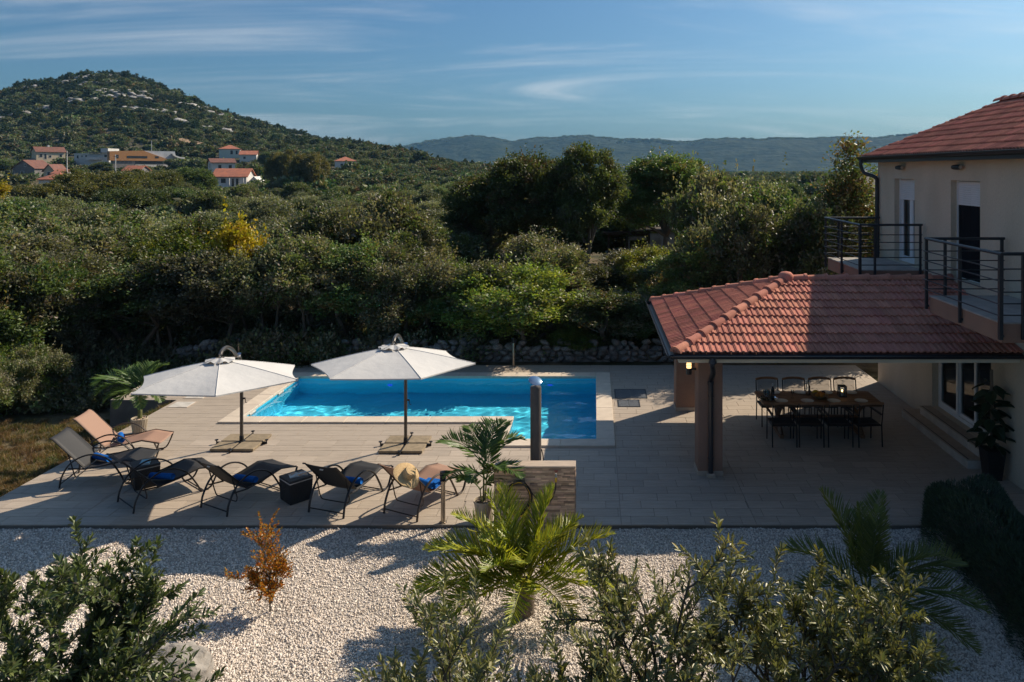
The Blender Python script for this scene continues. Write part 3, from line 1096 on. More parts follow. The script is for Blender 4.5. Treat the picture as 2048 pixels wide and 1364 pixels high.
for (x0, x1, y0, y1) in COLUMNS:
    c = P(MB().box(x0, x1, y0, y1, 0, 2.3, 0.012).build('column', m_brownplaster, pav))
    MB().box(x0 - .015, x1 + .015, y0 - .015, y1 + .015, -.005, .085, 0.006).build('plinth', m_topslab, c)
EX0, EY0, EY1, EX1, EZ, ANG = 1.42, 13.34, 18.70, 7.635, 2.43, math.atan2(0.93, 2.68)
co_, si_ = math.cos(ANG), math.sin(ANG)
RUN = (EY1 - EY0) / 2
RZ_ = EZ + RUN * math.tan(ANG)
beam = MB()
beam.box(1.94, 7.64, 14.0, 14.44, 2.20, 2.50)
beam.box(1.94, 7.64, 17.76, 18.19, 2.20, 2.50)
beam.box(1.95, 2.39, 14.44, 17.76, 2.20, 2.50)
P(beam.build('beam', m_cream, pav))
fa = MB()
fa.box(EX0 + .10, 7.64, EY0 + .10, EY0 + .13, EZ - .185, EZ - .02)
fa.box(EX0 + .10, EX0 + .13, EY0 + .13, EY1 - .10, EZ - .185, EZ - .02)
fa.box(EX0 + .13, 7.64, EY1 - .13, EY1 - .10, EZ - .185, EZ - .02)
P(fa.build('fascia', m_cream, pav))
so = MB()
so.box(EX0 + .13, 7.64, EY0 + .13, 14.0, EZ - .183, EZ - .15).box(EX0 + .13, 7.64, 18.19, EY1 - .13, EZ - .183, EZ - .15)
so.box(EX0 + .13, 1.94, 14.0, 18.19, EZ - .183, EZ - .15)
so.box(2.39, 7.64, 14.44, 17.76, 2.49, 2.53)
P(so.build('soffit', m_cream, pav))
dk = MB()
ap, rg = (EX0 + RUN, EY0 + RUN, RZ_ - .012), (EX1, EY0 + RUN, RZ_ - .012)
zz = EZ - .012
dk.face([(EX0, EY0, zz), (EX1, EY0, zz), rg, ap]).face([(EX1, EY1, zz), (EX0, EY1, zz), ap, rg]).face([(EX0, EY1, zz), (EX0, EY0, zz), ap])
P(dk.build('roof_deck', m_roofdeck, pav))
hold = link('roof', None)
roof = P(MB().box(EX0 + .02, EX1, EY0 + .02, EY0 + .05, EZ - .05, EZ - .02).box(EX0 + .02, EX0 + .05, EY0 + .05, EY1 - .05, EZ - .05, EZ - .02).build('eave_board', m_gutter, pav))
bpy.data.objects.remove(hold)
SL = RUN / co_
left_n = [300]
rest = MB()
pav_tiles = []


def pav_slope(*a):
    before = set(o.name for o in COL.objects)
    tile_slope(*a)


class _Par:      # tiles are made without a parent and then attached, so that their world matrices hold
    pass


def attach_new(fn, parent):
    names = {o.name for o in COL.objects}
    fn()
    for o in COL.objects:
        if o.name not in names and o.parent is None:
            mw = o.matrix_basis.copy()
            o.parent = parent
            o.matrix_parent_inverse = Matrix.LocRotScale(parent.location, parent.rotation_euler, parent.scale).inverted()
            o.matrix_basis = mw


attach_new(lambda: tile_slope(None, (EX0, EY0, EZ), (1, 0, 0), (0, co_, si_), (0, co_), (EX1 - EX0, 0), SL, left_n, rest), pav)
attach_new(lambda: tile_slope(None, (EX0, EY1, EZ), (0, -1, 0), (co_, 0, si_), (0, co_), (EY1 - EY0, -co_), SL, left_n, rest), pav)
tile_slope(None, (EX1, EY1, EZ), (-1, 0, 0), (0, -co_, si_), (0, 0), (EX1 - EX0, -co_), SL, [0], rest)
rt = P(rest.build('roof_tile_field', m_rooftile, pav))
tag(rt, kind='stuff')
apex = (EX0 + RUN, EY0 + RUN, RZ_ + .02)
attach_new(lambda: cap_run(None, (EX0 + .03, EY0 + .03, EZ + .015), apex, 10), pav)
attach_new(lambda: cap_run(None, (EX0 + .03, EY1 - .03, EZ + .015), apex, 10), pav)
attach_new(lambda: cap_run(None, (EX1, EY0 + RUN, RZ_ + .02), apex, 8), pav)
k_ = P(MB().lathe([(.165, -.05), (.165, .03), (.15, .085), (.10, .13), (0.0, .15)], 14).build('hip_knob', m_rooftile, pav))
k_.location = (apex[0], apex[1], apex[2] + .01)
GZ = EZ - .02
P(gutter(pav, (EX0 - .07, EY0 - .06, GZ), (EX1, EY0 - .06, GZ), (0, -1, 0)))
P(gutter(pav, (EX0 - .06, EY0 - .07, GZ), (EX0 - .06, EY1 + .07, GZ), (-1, 0, 0)))
P(gutter(pav, (EX0 - .07, EY1 + .06, GZ), (EX1, EY1 + .06, GZ), (0, 1, 0)))
dp = MB()
dp.tube(smooth_path([(2.10, EY0 - .06, GZ - .03), (2.10, EY0 - .05, GZ - .16), (2.17, 13.66, 2.0), (2.17, 13.93, 1.80), (2.17, 13.94, 1.6)], 5), .048, 10)
dp.tube([(2.17, 13.94, 1.62), (2.17, 13.94, .05)], .046, 10)
dp.lathe([(.058, 0), (.06, .05), (.048, .055)], 10, mat=Matrix.Translation((2.17, 13.94, 1.72)))
dp.lathe([(.075, 0), (.05, .10)], 10, mat=Matrix.Translation((2.10, EY0 - .06, GZ - .13)))
d_ = P(dp.build('downspout', m_gutter, pav))
for z in (1.5, .35):
    MB().tube(arc((2.17, 13.94, z), .052, 0, 360, 12, 'xy'), .007, 5, caps=False).box(2.163, 2.177, 13.985, 13.995, z - .012, z + .012).build('pipe_clip', m_gutter, d_)
P(MB().box(2.09, 2.25, 13.86, 13.972, -.002, .07, .01).build('drain_foot', m_topslab, pav))

# lit lantern on the column
wlm = empty('wall_lamp', (1.94, 14.22, 1.93))
tag(wlm, 'small lit lantern with ringed glass on the front column of the pavilion', 'lamp')
MB().box(-.10, 0, -.02, .02, -.02, .02, .004).build('bracket', m_metal, wlm)
MB().lathe([(0, -.10), (.05, -.10), (.052, .0), (.058, .005), (.058, .02), (0, .02)], 14, mat=Matrix.Translation((-.14, 0, 0))).build('lamp_body', m_metal, wlm)
gl_ = MB()
gl_.lathe([(.045, .02), (.045, .115), (.0, .12)], 14, mat=Matrix.Translation((-.14, 0, 0)))
gl_.build('lamp_glass', mat('lamp_glow_mat', (0.8, 0.6, 0.3), 0.4, emit=((1.0, 0.62, 0.24), 2.2)), wlm)
rg_ = MB()
for z in (.045, .075, .105):
    rg_.lathe([(.047, z - .005), (.053, z - .005), (.053, z + .005), (.047, z + .005)], 14, mat=Matrix.Translation((-.14, 0, 0)))
rg_.build('lamp_ring', m_cream, wlm)
for rr_ in ():
    pass

# ------------------------------------------------------------------ the house
HX, HY0, HY1, HZ = 7.65, 7.2, 20.20, 5.99
HX1 = 15.5
FLOOR2 = 3.37
house = empty('house', (HX, HY1, 0))
tag(house, 'two storey cream villa with red tiled roof and two railed balconies at the right edge', 'house')
D1 = (17.90, 19.10, FLOOR2 + .03, 5.48)       # upper doors: y from, y to, z from, z to
D2 = (14.86, 16.08, FLOOR2 + .03, 5.48)
D3 = (14.45, 16.97, .36, 2.46)
WT = 0.28
wl2 = MB()
ycuts = [HY0, D3[0], D2[0], D2[1], D3[1], D1[0], D1[1], HY1]
zc = [-.3, D3[2], D3[3], D1[2], D1[3], HZ + .05]
for a, b in zip(ycuts[:-1], ycuts[1:]):
    for c, d in zip(zc[:-1], zc[1:]):
        ym, zm = (a + b) / 2, (c + d) / 2
        if any(o[0] < ym < o[1] and o[2] < zm < o[3] for o in (D1, D2, D3)): continue
        wl2.face([(HX, b, c), (HX, a, c), (HX, a, d), (HX, b, d)])
for o in (D1, D2, D3):                        # reveals
    wl2.face([(HX, o[1], o[2]), (HX, o[1], o[3]), (HX + WT, o[1], o[3]), (HX + WT, o[1], o[2])])
    wl2.face([(HX, o[0], o[3]), (HX, o[0], o[2]), (HX + WT, o[0], o[2]), (HX + WT, o[0], o[3])])
    wl2.face([(HX, o[0], o[3]), (HX + WT, o[0], o[3]), (HX + WT, o[1], o[3]), (HX, o[1], o[3])])
    wl2.face([(HX, o[0], o[2]), (HX, o[1], o[2]), (HX + WT, o[1], o[2]), (HX + WT, o[0], o[2])])
wl2.face([(HX1, HY1, -.3), (HX, HY1, -.3), (HX, HY1, HZ + .05), (HX1, HY1, HZ + .05)])
wl2.face([(HX, HY0, -.3), (HX1, HY0, -.3), (HX1, HY0, HZ + .05), (HX, HY0, HZ + .05)])
wl2.face([(HX1, HY0, -.3), (HX1, HY1, -.3), (HX1, HY1, HZ + .05), (HX1, HY0, HZ + .05)])
P(wl2.build('wall', m_plaster, house))
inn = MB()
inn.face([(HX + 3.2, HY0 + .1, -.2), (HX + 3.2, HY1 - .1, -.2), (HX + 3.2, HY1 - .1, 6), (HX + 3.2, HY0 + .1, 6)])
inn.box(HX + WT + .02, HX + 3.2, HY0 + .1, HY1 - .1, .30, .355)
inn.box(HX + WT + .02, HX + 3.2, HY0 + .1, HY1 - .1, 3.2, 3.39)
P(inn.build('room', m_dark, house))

# roof
HEX, HEY1, HEY0, HEZ, HANG = 7.30, 20.46, 6.9, 6.05, math.atan2(1.27, 2.44)
hc, hs = math.cos(HANG), math.sin(HANG)
HRUN = 2.44
HRX, HRZ = HEX + HRUN, HEZ + 1.27
HEX1 = HEX + 2 * HRUN + 3.4
dk = MB()
zz = HEZ - .012
r0, r1 = (HRX, HEY1 - HRUN, HRZ - .012), (HRX, HEY0 + HRUN, HRZ - .012)
dk.face([(HEX, HEY1, zz), (HEX, HEY0, zz), r1, r0])
dk.face([(HEX1, HEY1, zz), (HEX, HEY1, zz), r0, (HEX1 - HRUN, HEY1 - HRUN, HRZ - .012)])
dk.face([(HEX, HEY0, zz), (HEX1, HEY0, zz), (HEX1 - HRUN, HEY0 + HRUN, HRZ - .012), r1])
dk.face([(HEX1, HEY0, zz), (HEX1, HEY1, zz), (HEX1 - HRUN, HEY1 - HRUN, HRZ - .012), (HEX1 - HRUN, HEY0 + HRUN, HRZ - .012)])
dk.face([r0, r1, (HEX1 - HRUN, HEY0 + HRUN, HRZ - .012), (HEX1 - HRUN, HEY1 - HRUN, HRZ - .012)])
P(dk.build('roof', m_roofdeck, house))
ev = MB()
ev.box(HEX, HX - .002, HEY0, HEY1, HEZ - .15, HEZ - .03)
ev.box(HX - .002, HEX1, HY1 + .002, HEY1, HEZ - .15, HEZ - .03)
P(ev.build('eave_board', m_gutter, house))
rest = MB()
hn = [300]
attach_new(lambda: tile_slope(None, (HEX, HEY1, HEZ), (0, -1, 0), (hc, 0, hs), (0, hc), (HEY1 - HEY0, -hc), HRUN / hc, hn, rest, keep=lambda p: p.y > 12.2), house)
rt = P(rest.build('roof_tile_field', m_rooftile, house))
tag(rt, kind='stuff')
attach_new(lambda: cap_run(None, (HRX, HEY0 + HRUN, HRZ + .03), (HRX, HEY1 - HRUN + .1, HRZ + .03), 24, lift=0.01), house)
attach_new(lambda: cap_run(None, (HEX + .05, HEY1 - .05, HEZ + .0), (HRX, HEY1 - HRUN, HRZ + .0), 11, name='hip_cap', lift=-.045), house)
P(gutter(house, (HEX - .06, HEY0, HEZ - .0), (HEX - .06, HEY1 + .06, HEZ - .0), (-1, 0, 0), .07))
dp = MB()
dp.tube(smooth_path([(HEX - .06, HEY1 - .12, HEZ - .04), (HEX - .06, HEY1 - .12, HEZ - .22), (HEX + .02, HEY1 - .16, HEZ - .42), (HX - .10, HY1 - .10, HEZ - .55), (HX - .06, HY1 - .08, HEZ - .75), (HX - .06, HY1 - .08, 5.0)], 6), .05, 10)
dp.tube([(HX - .06, HY1 - .08, 5.02), (HX - .06, HY1 - .08, 2.9)], .05, 10)
P(dp.build('downspout', m_gutter, house))


def plan_pts(x, y):
    return x, y


def balcony_door(d, curtain, leafdark):
    """White framed door in an opening of the facade, roller shutter partly down."""
    y0, y1, z0, z1 = d
    X = HX + .17
    fr = MB()
    fr.box(X, X + .07, y0 + .002, y0 + .06, z0, z1 - .002).box(X, X + .07, y1 - .06, y1 - .002, z0, z1 - .002)
    fr.box(X, X + .07, y0 + .06, y1 - .06, z0, z0 + .07).box(X, X + .07, y0 + .06, y1 - .06, z1 - .14, z1 - .002)
    ym = (y0 + y1) / 2
    fr.box(X + .005, X + .065, ym - .05, ym + .05, z0 + .07, z1 - .14)
    f = P(fr.build('balcony_door', m_white, house))
    sash = MB()
    for a, b in ((y0 + .06, ym - .05), (ym + .05, y1 - .06)):
        sash.box(X + .012, X + .055, a, a + .055, z0 + .07, z1 - .14).box(X + .012, X + .055, b - .055, b, z0 + .07, z1 - .14)
        sash.box(X + .012, X + .055, a + .055, b - .055, z0 + .07, z0 + .15)
    sash.build('sash', m_white, f)
    for a, b in ((y0 + .115, ym - .105), (ym + .105, y1 - .115)):
        MB().face([(X + .03, b, z0 + .15), (X + .03, a, z0 + .15), (X + .03, a, z1 - .14), (X + .03, b, z1 - .14)]).build('pane', m_glass, f)
    # shutter slats
    ns = 11
    sl = MB().box(-.006, .006, y0 + .03, y1 - .03, 0, .041, .004)
    me = sl.mesh('shutter_slat', m_white)
    for k in range(ns):
        o = link('shutter_slat', me, f)
        o.location = (X - .025, 0, z1 - .02 - (k + 1) * .0455)
    MB().box(X - .045, X - .002, y0 + .002, y0 + .03, z0, z1 - .002).box(X - .045, X - .002, y1 - .03, y1 - .002, z0, z1 - .002).build('shutter_rail', m_white, f)
    if curtain:
        cu = MB()
        for (a, b, c0) in ((y0 + .12, y0 + .50, 0), (y1 - .62, y1 - .10, 1)):
            n_ = 18
            for k in range(n_):
                t0, t1 = a + (b - a) * k / n_, a + (b - a) * (k + 1) / n_
                s0, s1 = .03 * math.sin(k * 1.25), .03 * math.sin((k + 1) * 1.25)
                cu.face([(X + .12 + s0, t1, z0 + .1), (X + .12 + s1, t0, z0 + .1), (X + .12 + s1, t0, z1 - .1), (X + .12 + s0, t1, z1 - .1)], sm=True)
        cu.build('curtain', m_curtain, f)
    else:                                       # insect screen drawn in front of the glass
        t = NT('insect_screen_mat')
        tr = t.node('ShaderNodeBsdfTransparent'); df = t.node('ShaderNodeBsdfDiffuse'); df.inputs[0].default_value = (.02, .021, .024, 1)
        mx = t.node('ShaderNodeMixShader'); mx.inputs[0].default_value = .8
        t.link(tr.outputs[0], mx.inputs[1]); t.link(df.outputs[0], mx.inputs[2]); t.link(mx.outputs[0], t.out.inputs['Surface'])
        MB().box(X - .012, X - .008, y0 + .03, y1 - .03, z0 + .02, z1 - .5).build('insect_screen', t.mat, f)
    MB().box(HX - .02, HX + .17, y0 - .0, y1 + .0, z0 - .028, z0 - .002, .004).build('door_sill', m_coping, f)
    return f


balcony_door(D1, True, False)
balcony_door(D2, False, True)
for y in (18.55, 15.62):                        # outdoor spotlights above the doors
    m_ = MB()
    m_.tube([(HX, y, 5.76), (HX - .10, y, 5.76)], .022, 8)
    l_ = P(m_.build('wall_light', m_metal, house))
    MB().tube([(HX - .10, y - .15, 5.76), (HX - .10, y - .05, 5.76), (HX - .10, y + .05, 5.76), (HX - .10, y + .15, 5.76)], [.048, .055, .055, .048], 12).build('light_body', m_metal, l_)
    MB().tube([(HX - .10, y - .153, 5.76), (HX - .10, y - .165, 5.76)], .040, 12).build('light_lens', m_chrome, l_)


def balcony(y0, y1):
    x0 = 6.20
    s = P(MB().box(x0, HX - .002, y0, y1, FLOOR2 - .30, FLOOR2 - .012, .006).build('balcony', m_brownplaster, house))
    MB().box(x0 - .012, HX - .004, y0 - .012, y1 + .012, FLOOR2 - .012, FLOOR2 + .014, .004).build('balcony_floor', mat('balcony_floor_mat', (.42, .38, .34), .6, noise=(4, 4), coords='Position'), s)
    zt = FLOOR2 + 1.06
    ox = x0 - .045
    posts = [(ox, y0 - .045), (ox, y0 + (y1 - y0) * .5), (ox, y1 + .045), (x0 + .30, y0 - .045), (HX - .10, y0 - .045), (x0 + .30, y1 + .045), (HX - .10, y1 + .045)]
    for (px_, py_) in posts:
        big = (px_, py_) == posts[0]
        w_, d_ = (.024, .024) if not big else (.03, .03)
        MB().box(px_ - w_, px_ + w_, py_ - d_, py_ + d_, FLOOR2 - .24, zt - .015, .004).build('railing_post', m_metal, s)
        if px_ == ox: MB().box(px_ + .022, x0, py_ - .018 if y0 < py_ < y1 else py_ - .018, py_ + .018, FLOOR2 - .20, FLOOR2 - .16).build('post_bracket', m_metal, s)
    runs = [[(HX - .05, y0 - .045), (ox, y0 - .045)], [(ox, y0 - .09), (ox, y1 + .09)], [(ox, y1 + .045), (HX - .05, y1 + .045)]]
    for (a, b) in runs:
        MB().tube([(a[0], a[1], zt), (b[0], b[1], zt)], .027, 8).build('handrail', m_metal, s)
        for k in range(5):
            z = FLOOR2 + .13 + k * .175
            dx = -.035 if a[0] == b[0] else 0
            MB().tube([(a[0] + dx, a[1], z), (b[0] + dx, b[1], z)], .0105, 6).build('railing_rod', m_metal, s)
    return s


balcony(11.40, 13.84)
balcony(17.40, 19.88)

# sliding door of the ground floor and the steps below it
y0, y1, z0, z1 = D3
X = HX + .14
fr = MB()
fr.box(X, X + .10, y0 + .002, y0 + .07, z0, z1).box(X, X + .10, y1 - .07, y1 - .002, z0, z1).box(X, X + .10, y0 + .07, y1 - .07, z0, z0 + .07).box(X, X + .10, y0 + .07, y1 - .07, z1 - .08, z1 - .002)
sd = P(fr.build('sliding_door', m_white, house))
for k, (a, b, dx) in enumerate(((y0 + .07, y0 + .92, .0), (y0 + .88, y0 + 1.66, .05), (y0 + 1.62, y1 - .07, .0))):
    s_ = MB()
    q = X + dx
    s_.box(q, q + .05, a, a + .07, z0 + .07, z1 - .08).box(q, q + .05, b - .07, b, z0 + .07, z1 - .08).box(q, q + .05, a + .07, b - .07, z0 + .07, z0 + .15).box(q, q + .05, a + .07, b - .07, z1 - .15, z1 - .08)
    so_ = s_.build('sash', m_white, sd)
    MB().face([(q + .025, b - .07, z0 + .15), (q + .025, a + .07, z0 + .15), (q + .025, a + .07, z1 - .15), (q + .025, b - .07, z1 - .15)]).build('pane', m_glass, sd)
m_step = mat('step_stone_mat', (.44, .36, .28), .6, noise=(5, 6), col2=(.36, .29, .22), coords='Position')
m_riser = mat('step_riser_mat', (.56, .50, .43), .6, noise=(4, 4), coords='Position')
for (xa, xb, ya, yb, za, zb) in ((7.12, HX - .003, 14.30, 17.35, 0.001, .155), (7.40, HX - .003, 14.42, 17.02, .155, .33)):
    st = P(MB().box(xa, xb, ya, yb, za, zb).build('step', m_riser, house))
    MB().box(xa - .012, xb, ya - .012, yb + .012, zb, zb + .022, .003).build('tread', m_step, st)
    MB().box(xa + .02, xa + .045, ya + .02, yb - .02, zb + .022, zb + .0245).build('grip_strip', m_metal, st)

# ------------------------------------------------------------------ dining set
table = empty('dining_table', (4.85, 16.3, 0))
tag(table, 'long dark wooden trestle table laid for a meal under the pavilion', 'table')
for k in range(6):
    MB().box(-1.27, 1.27, -.45 + k * .15 + .003, -.45 + (k + 1) * .15 - .003, .715, .76, .006).build('plank', m_wood, table)
MB().box(-1.24, 1.24, .452, .47, .70, .758, .003).box(-1.24, 1.24, -.47, -.452, .70, .758, .003).build('apron', m_wood, table)
for sx in (-1, 1):
    tr_ = MB()
    tr_.box(sx * .86 - .045, sx * .86 + .045, -.40, .40, .64, .712, .008)
    tr_.box(sx * .86 - .045, sx * .86 + .045, -.40, .40, .0, .07, .008)
    for sy in (-1, 1):
        tr_.tube([(sx * .86, -.32 * sy, .06), (sx * .86, .30 * sy, .66)], .05, 4)
    tr_.build('trestle', m_wood, table)
MB().box(-.81, .81, -.03, .03, .30, .38, .006).build('stretcher', m_wood, table)


def make_chair():
    c = empty('dining_chair')
    # faces +y (towards the table); origin on the floor
    s = MB().box(-.24, .24, -.22, .24, .425, .45, .008)
    s.build('seat', m_sling_black, c)
    b = MB()
    for k in range(5):
        z0_, z1_ = .50 + k * .085, .50 + (k + 1) * .085
        b.face([(-.22, -.245 - (z0_ - .45) * .16, z0_), (.22, -.245 - (z0_ - .45) * .16, z0_), (.22, -.245 - (z1_ - .45) * .16, z1_), (-.22, -.245 - (z1_ - .45) * .16, z1_)])
    b.build('back_sling', m_sling_mesh, c)
    pts = [(-.255, -.315, .905), (-.13, -.345, .925), (0, -.352, .93), (.13, -.345, .925), (.255, -.315, .905)]
    MB().tube(pts, .028, 8, flat=(.95, .55)).build('top_rail', m_chairwood, c)
    for sx in (-1, 1):
        MB().tube([(sx * .25, -.27, 0), (sx * .25, -.24, .44), (sx * .25, -.315, .895)], .0135, 6).build('leg', m_black, c)
        MB().tube([(sx * .25, .24, 0), (sx * .25, .22, .64)], .0135, 6).build('leg', m_black, c)
        MB().box(sx * .25 - .028, sx * .25 + .028, -.26, .25, .645, .668, .006).build('armrest', m_black, c)
    fr = MB()
    for sx in (-1, 1):
        fr.tube([(sx * .25, -.24, .43), (sx * .25, .23, .43)], .011, 6)
    fr.tube([(-.25, .23, .43), (.25, .23, .43)], .011, 6).tube([(-.25, -.24, .43), (.25, -.24, .43)], .011, 6)
    fr.build('seat_frame', m_black, c)
    return c


chair = make_chair()
ordn = ['leftmost', 'second from left', 'third from left', 'rightmost']
first = True
for side, xs_, yy, rz in (('near', (3.92, 4.48, 5.07, 5.66), 15.68, 0.0), ('far', (3.97, 4.57, 5.16, 5.74), 16.88, math.pi)):
    for k, x in enumerate(xs_):
        c = chair if first else copy_tree(chair)
        first = False
        c.location = (x, yy, 0)
        c.rotation_euler = (0, 0, rz + (0.10 if (side == 'near' and k == 3) else random.uniform(-.04, .04)))
        tag(c, 'black dining chair with wooden rail, %s on the %s table side' % (ordn[k], side), 'chair', 'chairs round the dining table')

TT = .76
m_china = mat('china_mat', (.70, .69, .66), .25)
plate_me = MB().lathe([(0, .004), (.075, .005), (.095, .012), (.135, .022), (.138, .026), (.09, .018), (.07, .012), (0, .011)], 24).mesh('plate', m_china)
for side, xs_, yy in (('near', (4.0, 4.55, 5.12, 5.70), 16.0), ('far', (3.98, 4.56, 5.14, 5.68), 16.60)):
    for k, x in enumerate(xs_):
        o = link('plate', plate_me); o.location = (x, yy, TT)
        tag(o, 'white plate on the table before the %s chair of the %s side' % (ordn[k], side), 'plate', 'plates on the dining table')
tray = MB().lathe([(0, .0), (.19, .0), (.20, .025), (.205, .025), (.195, -.001), (0, .006)], 24).build('serving_tray', m_chrome)
tray.location = (3.76, 16.16, TT + .004); tag(tray, 'round silver tray with glasses at the left end of the table', 'tray')
m_glassware = glass_mat('glassware_mat', (.86, .9, .92), .1)
m_glassw = mat('glassware_solid_mat', (.85, .88, .9), .05, spec=.6)
m_glassw.node_tree.nodes['Principled BSDF'].inputs['Transmission Weight'].default_value = .9
wg = MB().lathe([(0, 0), (.032, .001), (.005, .006), (.004, .08), (.022, .095), (.036, .13), (.033, .175), (.030, .175), (.033, .13), (.018, .10), (0, .092)], 14).mesh('wine_glass', m_glassware)
for k, (dx, dy) in enumerate(((-.10, -.06), (-.03, -.11), (-.08, .04), (0.0, .0), (-.01, .10), (.07, -.07))):
    o = link('wine_glass', wg); o.location = (3.76 + dx, 16.16 + dy, TT + .012)
    tag(o, 'stemmed wine glass crowded together with others on the silver tray', 'wine glass', 'wine glasses on the tray')
o = link('wine_glass', wg); o.location = (4.30, 16.25, TT); tag(o, 'single wine glass standing alone between tray and fruit bowl', 'wine glass')
bt = empty('wine_bottle', (3.86, 16.20, TT + .012)); tag(bt, 'dark wine bottle standing on the silver tray', 'bottle')
MB().lathe([(0, 0), (.037, .0), (.038, .01), (.038, .19), (.030, .215), (.015, .245), (.014, .30)], 14).build('bottle_glass', mat('bottle_glass_mat', (.01, .013, .01), .12), bt)
MB().lathe([(.016, .262), (.0165, .312), (0, .314)], 12).build('foil_cap', mat('foil_mat', (.45, .45, .46), .3, metal=.6), bt)
MB().lathe([(.0385, .06), (.0388, .14)], 14).build('bottle_label', mat('bottle_label_mat', (.10, .03, .02), .6), bt)
bowl = MB().lathe([(0, .0), (.09, .002), (.15, .05), (.185, .085), (.19, .085), (.15, .04), (.08, .012), (0, .01)], 22).build('fruit_bowl', mat('bowl_mat', (.34, .22, .11), .6, noise=(14, 3)))
bowl.location = (4.88, 16.22, TT); tag(bowl, 'brown bowl heaped with fruit in the middle of the table', 'bowl')
m_orange = mat('orange_fruit_mat', (.62, .22, .02), .5, bump=(60, .3)); m_banana = mat('banana_mat', (.62, .42, .03), .5); m_grape = mat('grape_mat', (.05, .02, .04), .35)
for k, (dx, dy, dz, r_) in enumerate(((-.07, -.03, .075, .04), (.02, -.07, .08, .042), (.08, .0, .085, .04), (0.0, .05, .08, .041), (.01, -.01, .125, .04))):
    vs = MB().lathe([(r_ * math.sin(a), -r_ * math.cos(a)) for a in [math.pi * q / 8 for q in range(9)]], 12).build('orange', m_orange)
    vs.location = (4.88 + dx, 16.22 + dy, TT + dz)
    tag(vs, 'orange lying in the heap of the fruit bowl', 'fruit', 'oranges in the fruit bowl')
bn = MB()
for k in range(3):
    bn.tube([(a * .11, .015 * k, .04 * (1 - a * a)) for a in (-1, -.6, -.2, .2, .6, 1)], [.006, .015, .018, .018, .014, .005], 7)
b_ = bn.build('bananas', m_banana); b_.location = (4.80, 16.20, TT + .125); b_.rotation_euler = (.3, .2, .6); tag(b_, 'hand of yellow bananas on top of the fruit bowl', 'fruit')
gb = MB()
for k in range(22):
    q = Vector((random.gauss(0, .028), random.gauss(0, .028), random.gauss(0, .02)))
    gb.lathe([(.012 * math.sin(a), -.012 * math.cos(a)) for a in [math.pi * w / 5 for w in range(6)]], 7, mat=Matrix.Translation(q))
g_ = gb.build('grapes', m_grape); g_.location = (4.97, 16.26, TT + .12); tag(g_, 'bunch of dark grapes hanging over the edge of the fruit bowl', 'fruit')
dec = MB().lathe([(0, 0), (.045, 0), (.05, .02), (.05, .20), (.03, .24), (.02, .30), (.024, .31)], 14).build('water_carafe', m_glassware)
dec.location = (4.70, 16.48, TT); tag(dec, 'clear glass carafe behind the fruit bowl', 'carafe')
lan = empty('candle_lantern', (5.42, 16.38, TT)); tag(lan, 'glass lantern with a burning candle on the right half of the table', 'lantern')
f_ = MB().box(-.08, .08, -.08, .08, 0, .015)
for sx in (-1, 1):
    for sy in (-1, 1):
        f_.box(sx * .073 - .007, sx * .073 + .007, sy * .073 - .007, sy * .073 + .007, .015, .22)
f_.box(-.08, .08, -.08, .08, .22, .235)
f_.build('lantern_frame', m_black, lan)
pn = MB()
for sx in (-1, 1):
    pn.face([(sx * .073, -.066, .015), (sx * .073, .066, .015), (sx * .073, .066, .22), (sx * .073, -.066, .22)])
    pn.face([(-.066, sx * .073, .015), (.066, sx * .073, .015), (.066, sx * .073, .22), (-.066, sx * .073, .22)])
pn.build('lantern_glass', m_glassware, lan)
MB().lathe([(0, .015), (.03, .015), (.03, .10), (0, .10)], 12).build('candle', m_china, lan)
MB().lathe([(0, .10), (.009, .115), (.007, .13), (0, .15)], 8).build('flame', mat('flame_mat', (1, .6, .2), .5, emit=((1, .55, .16), 18)), lan)

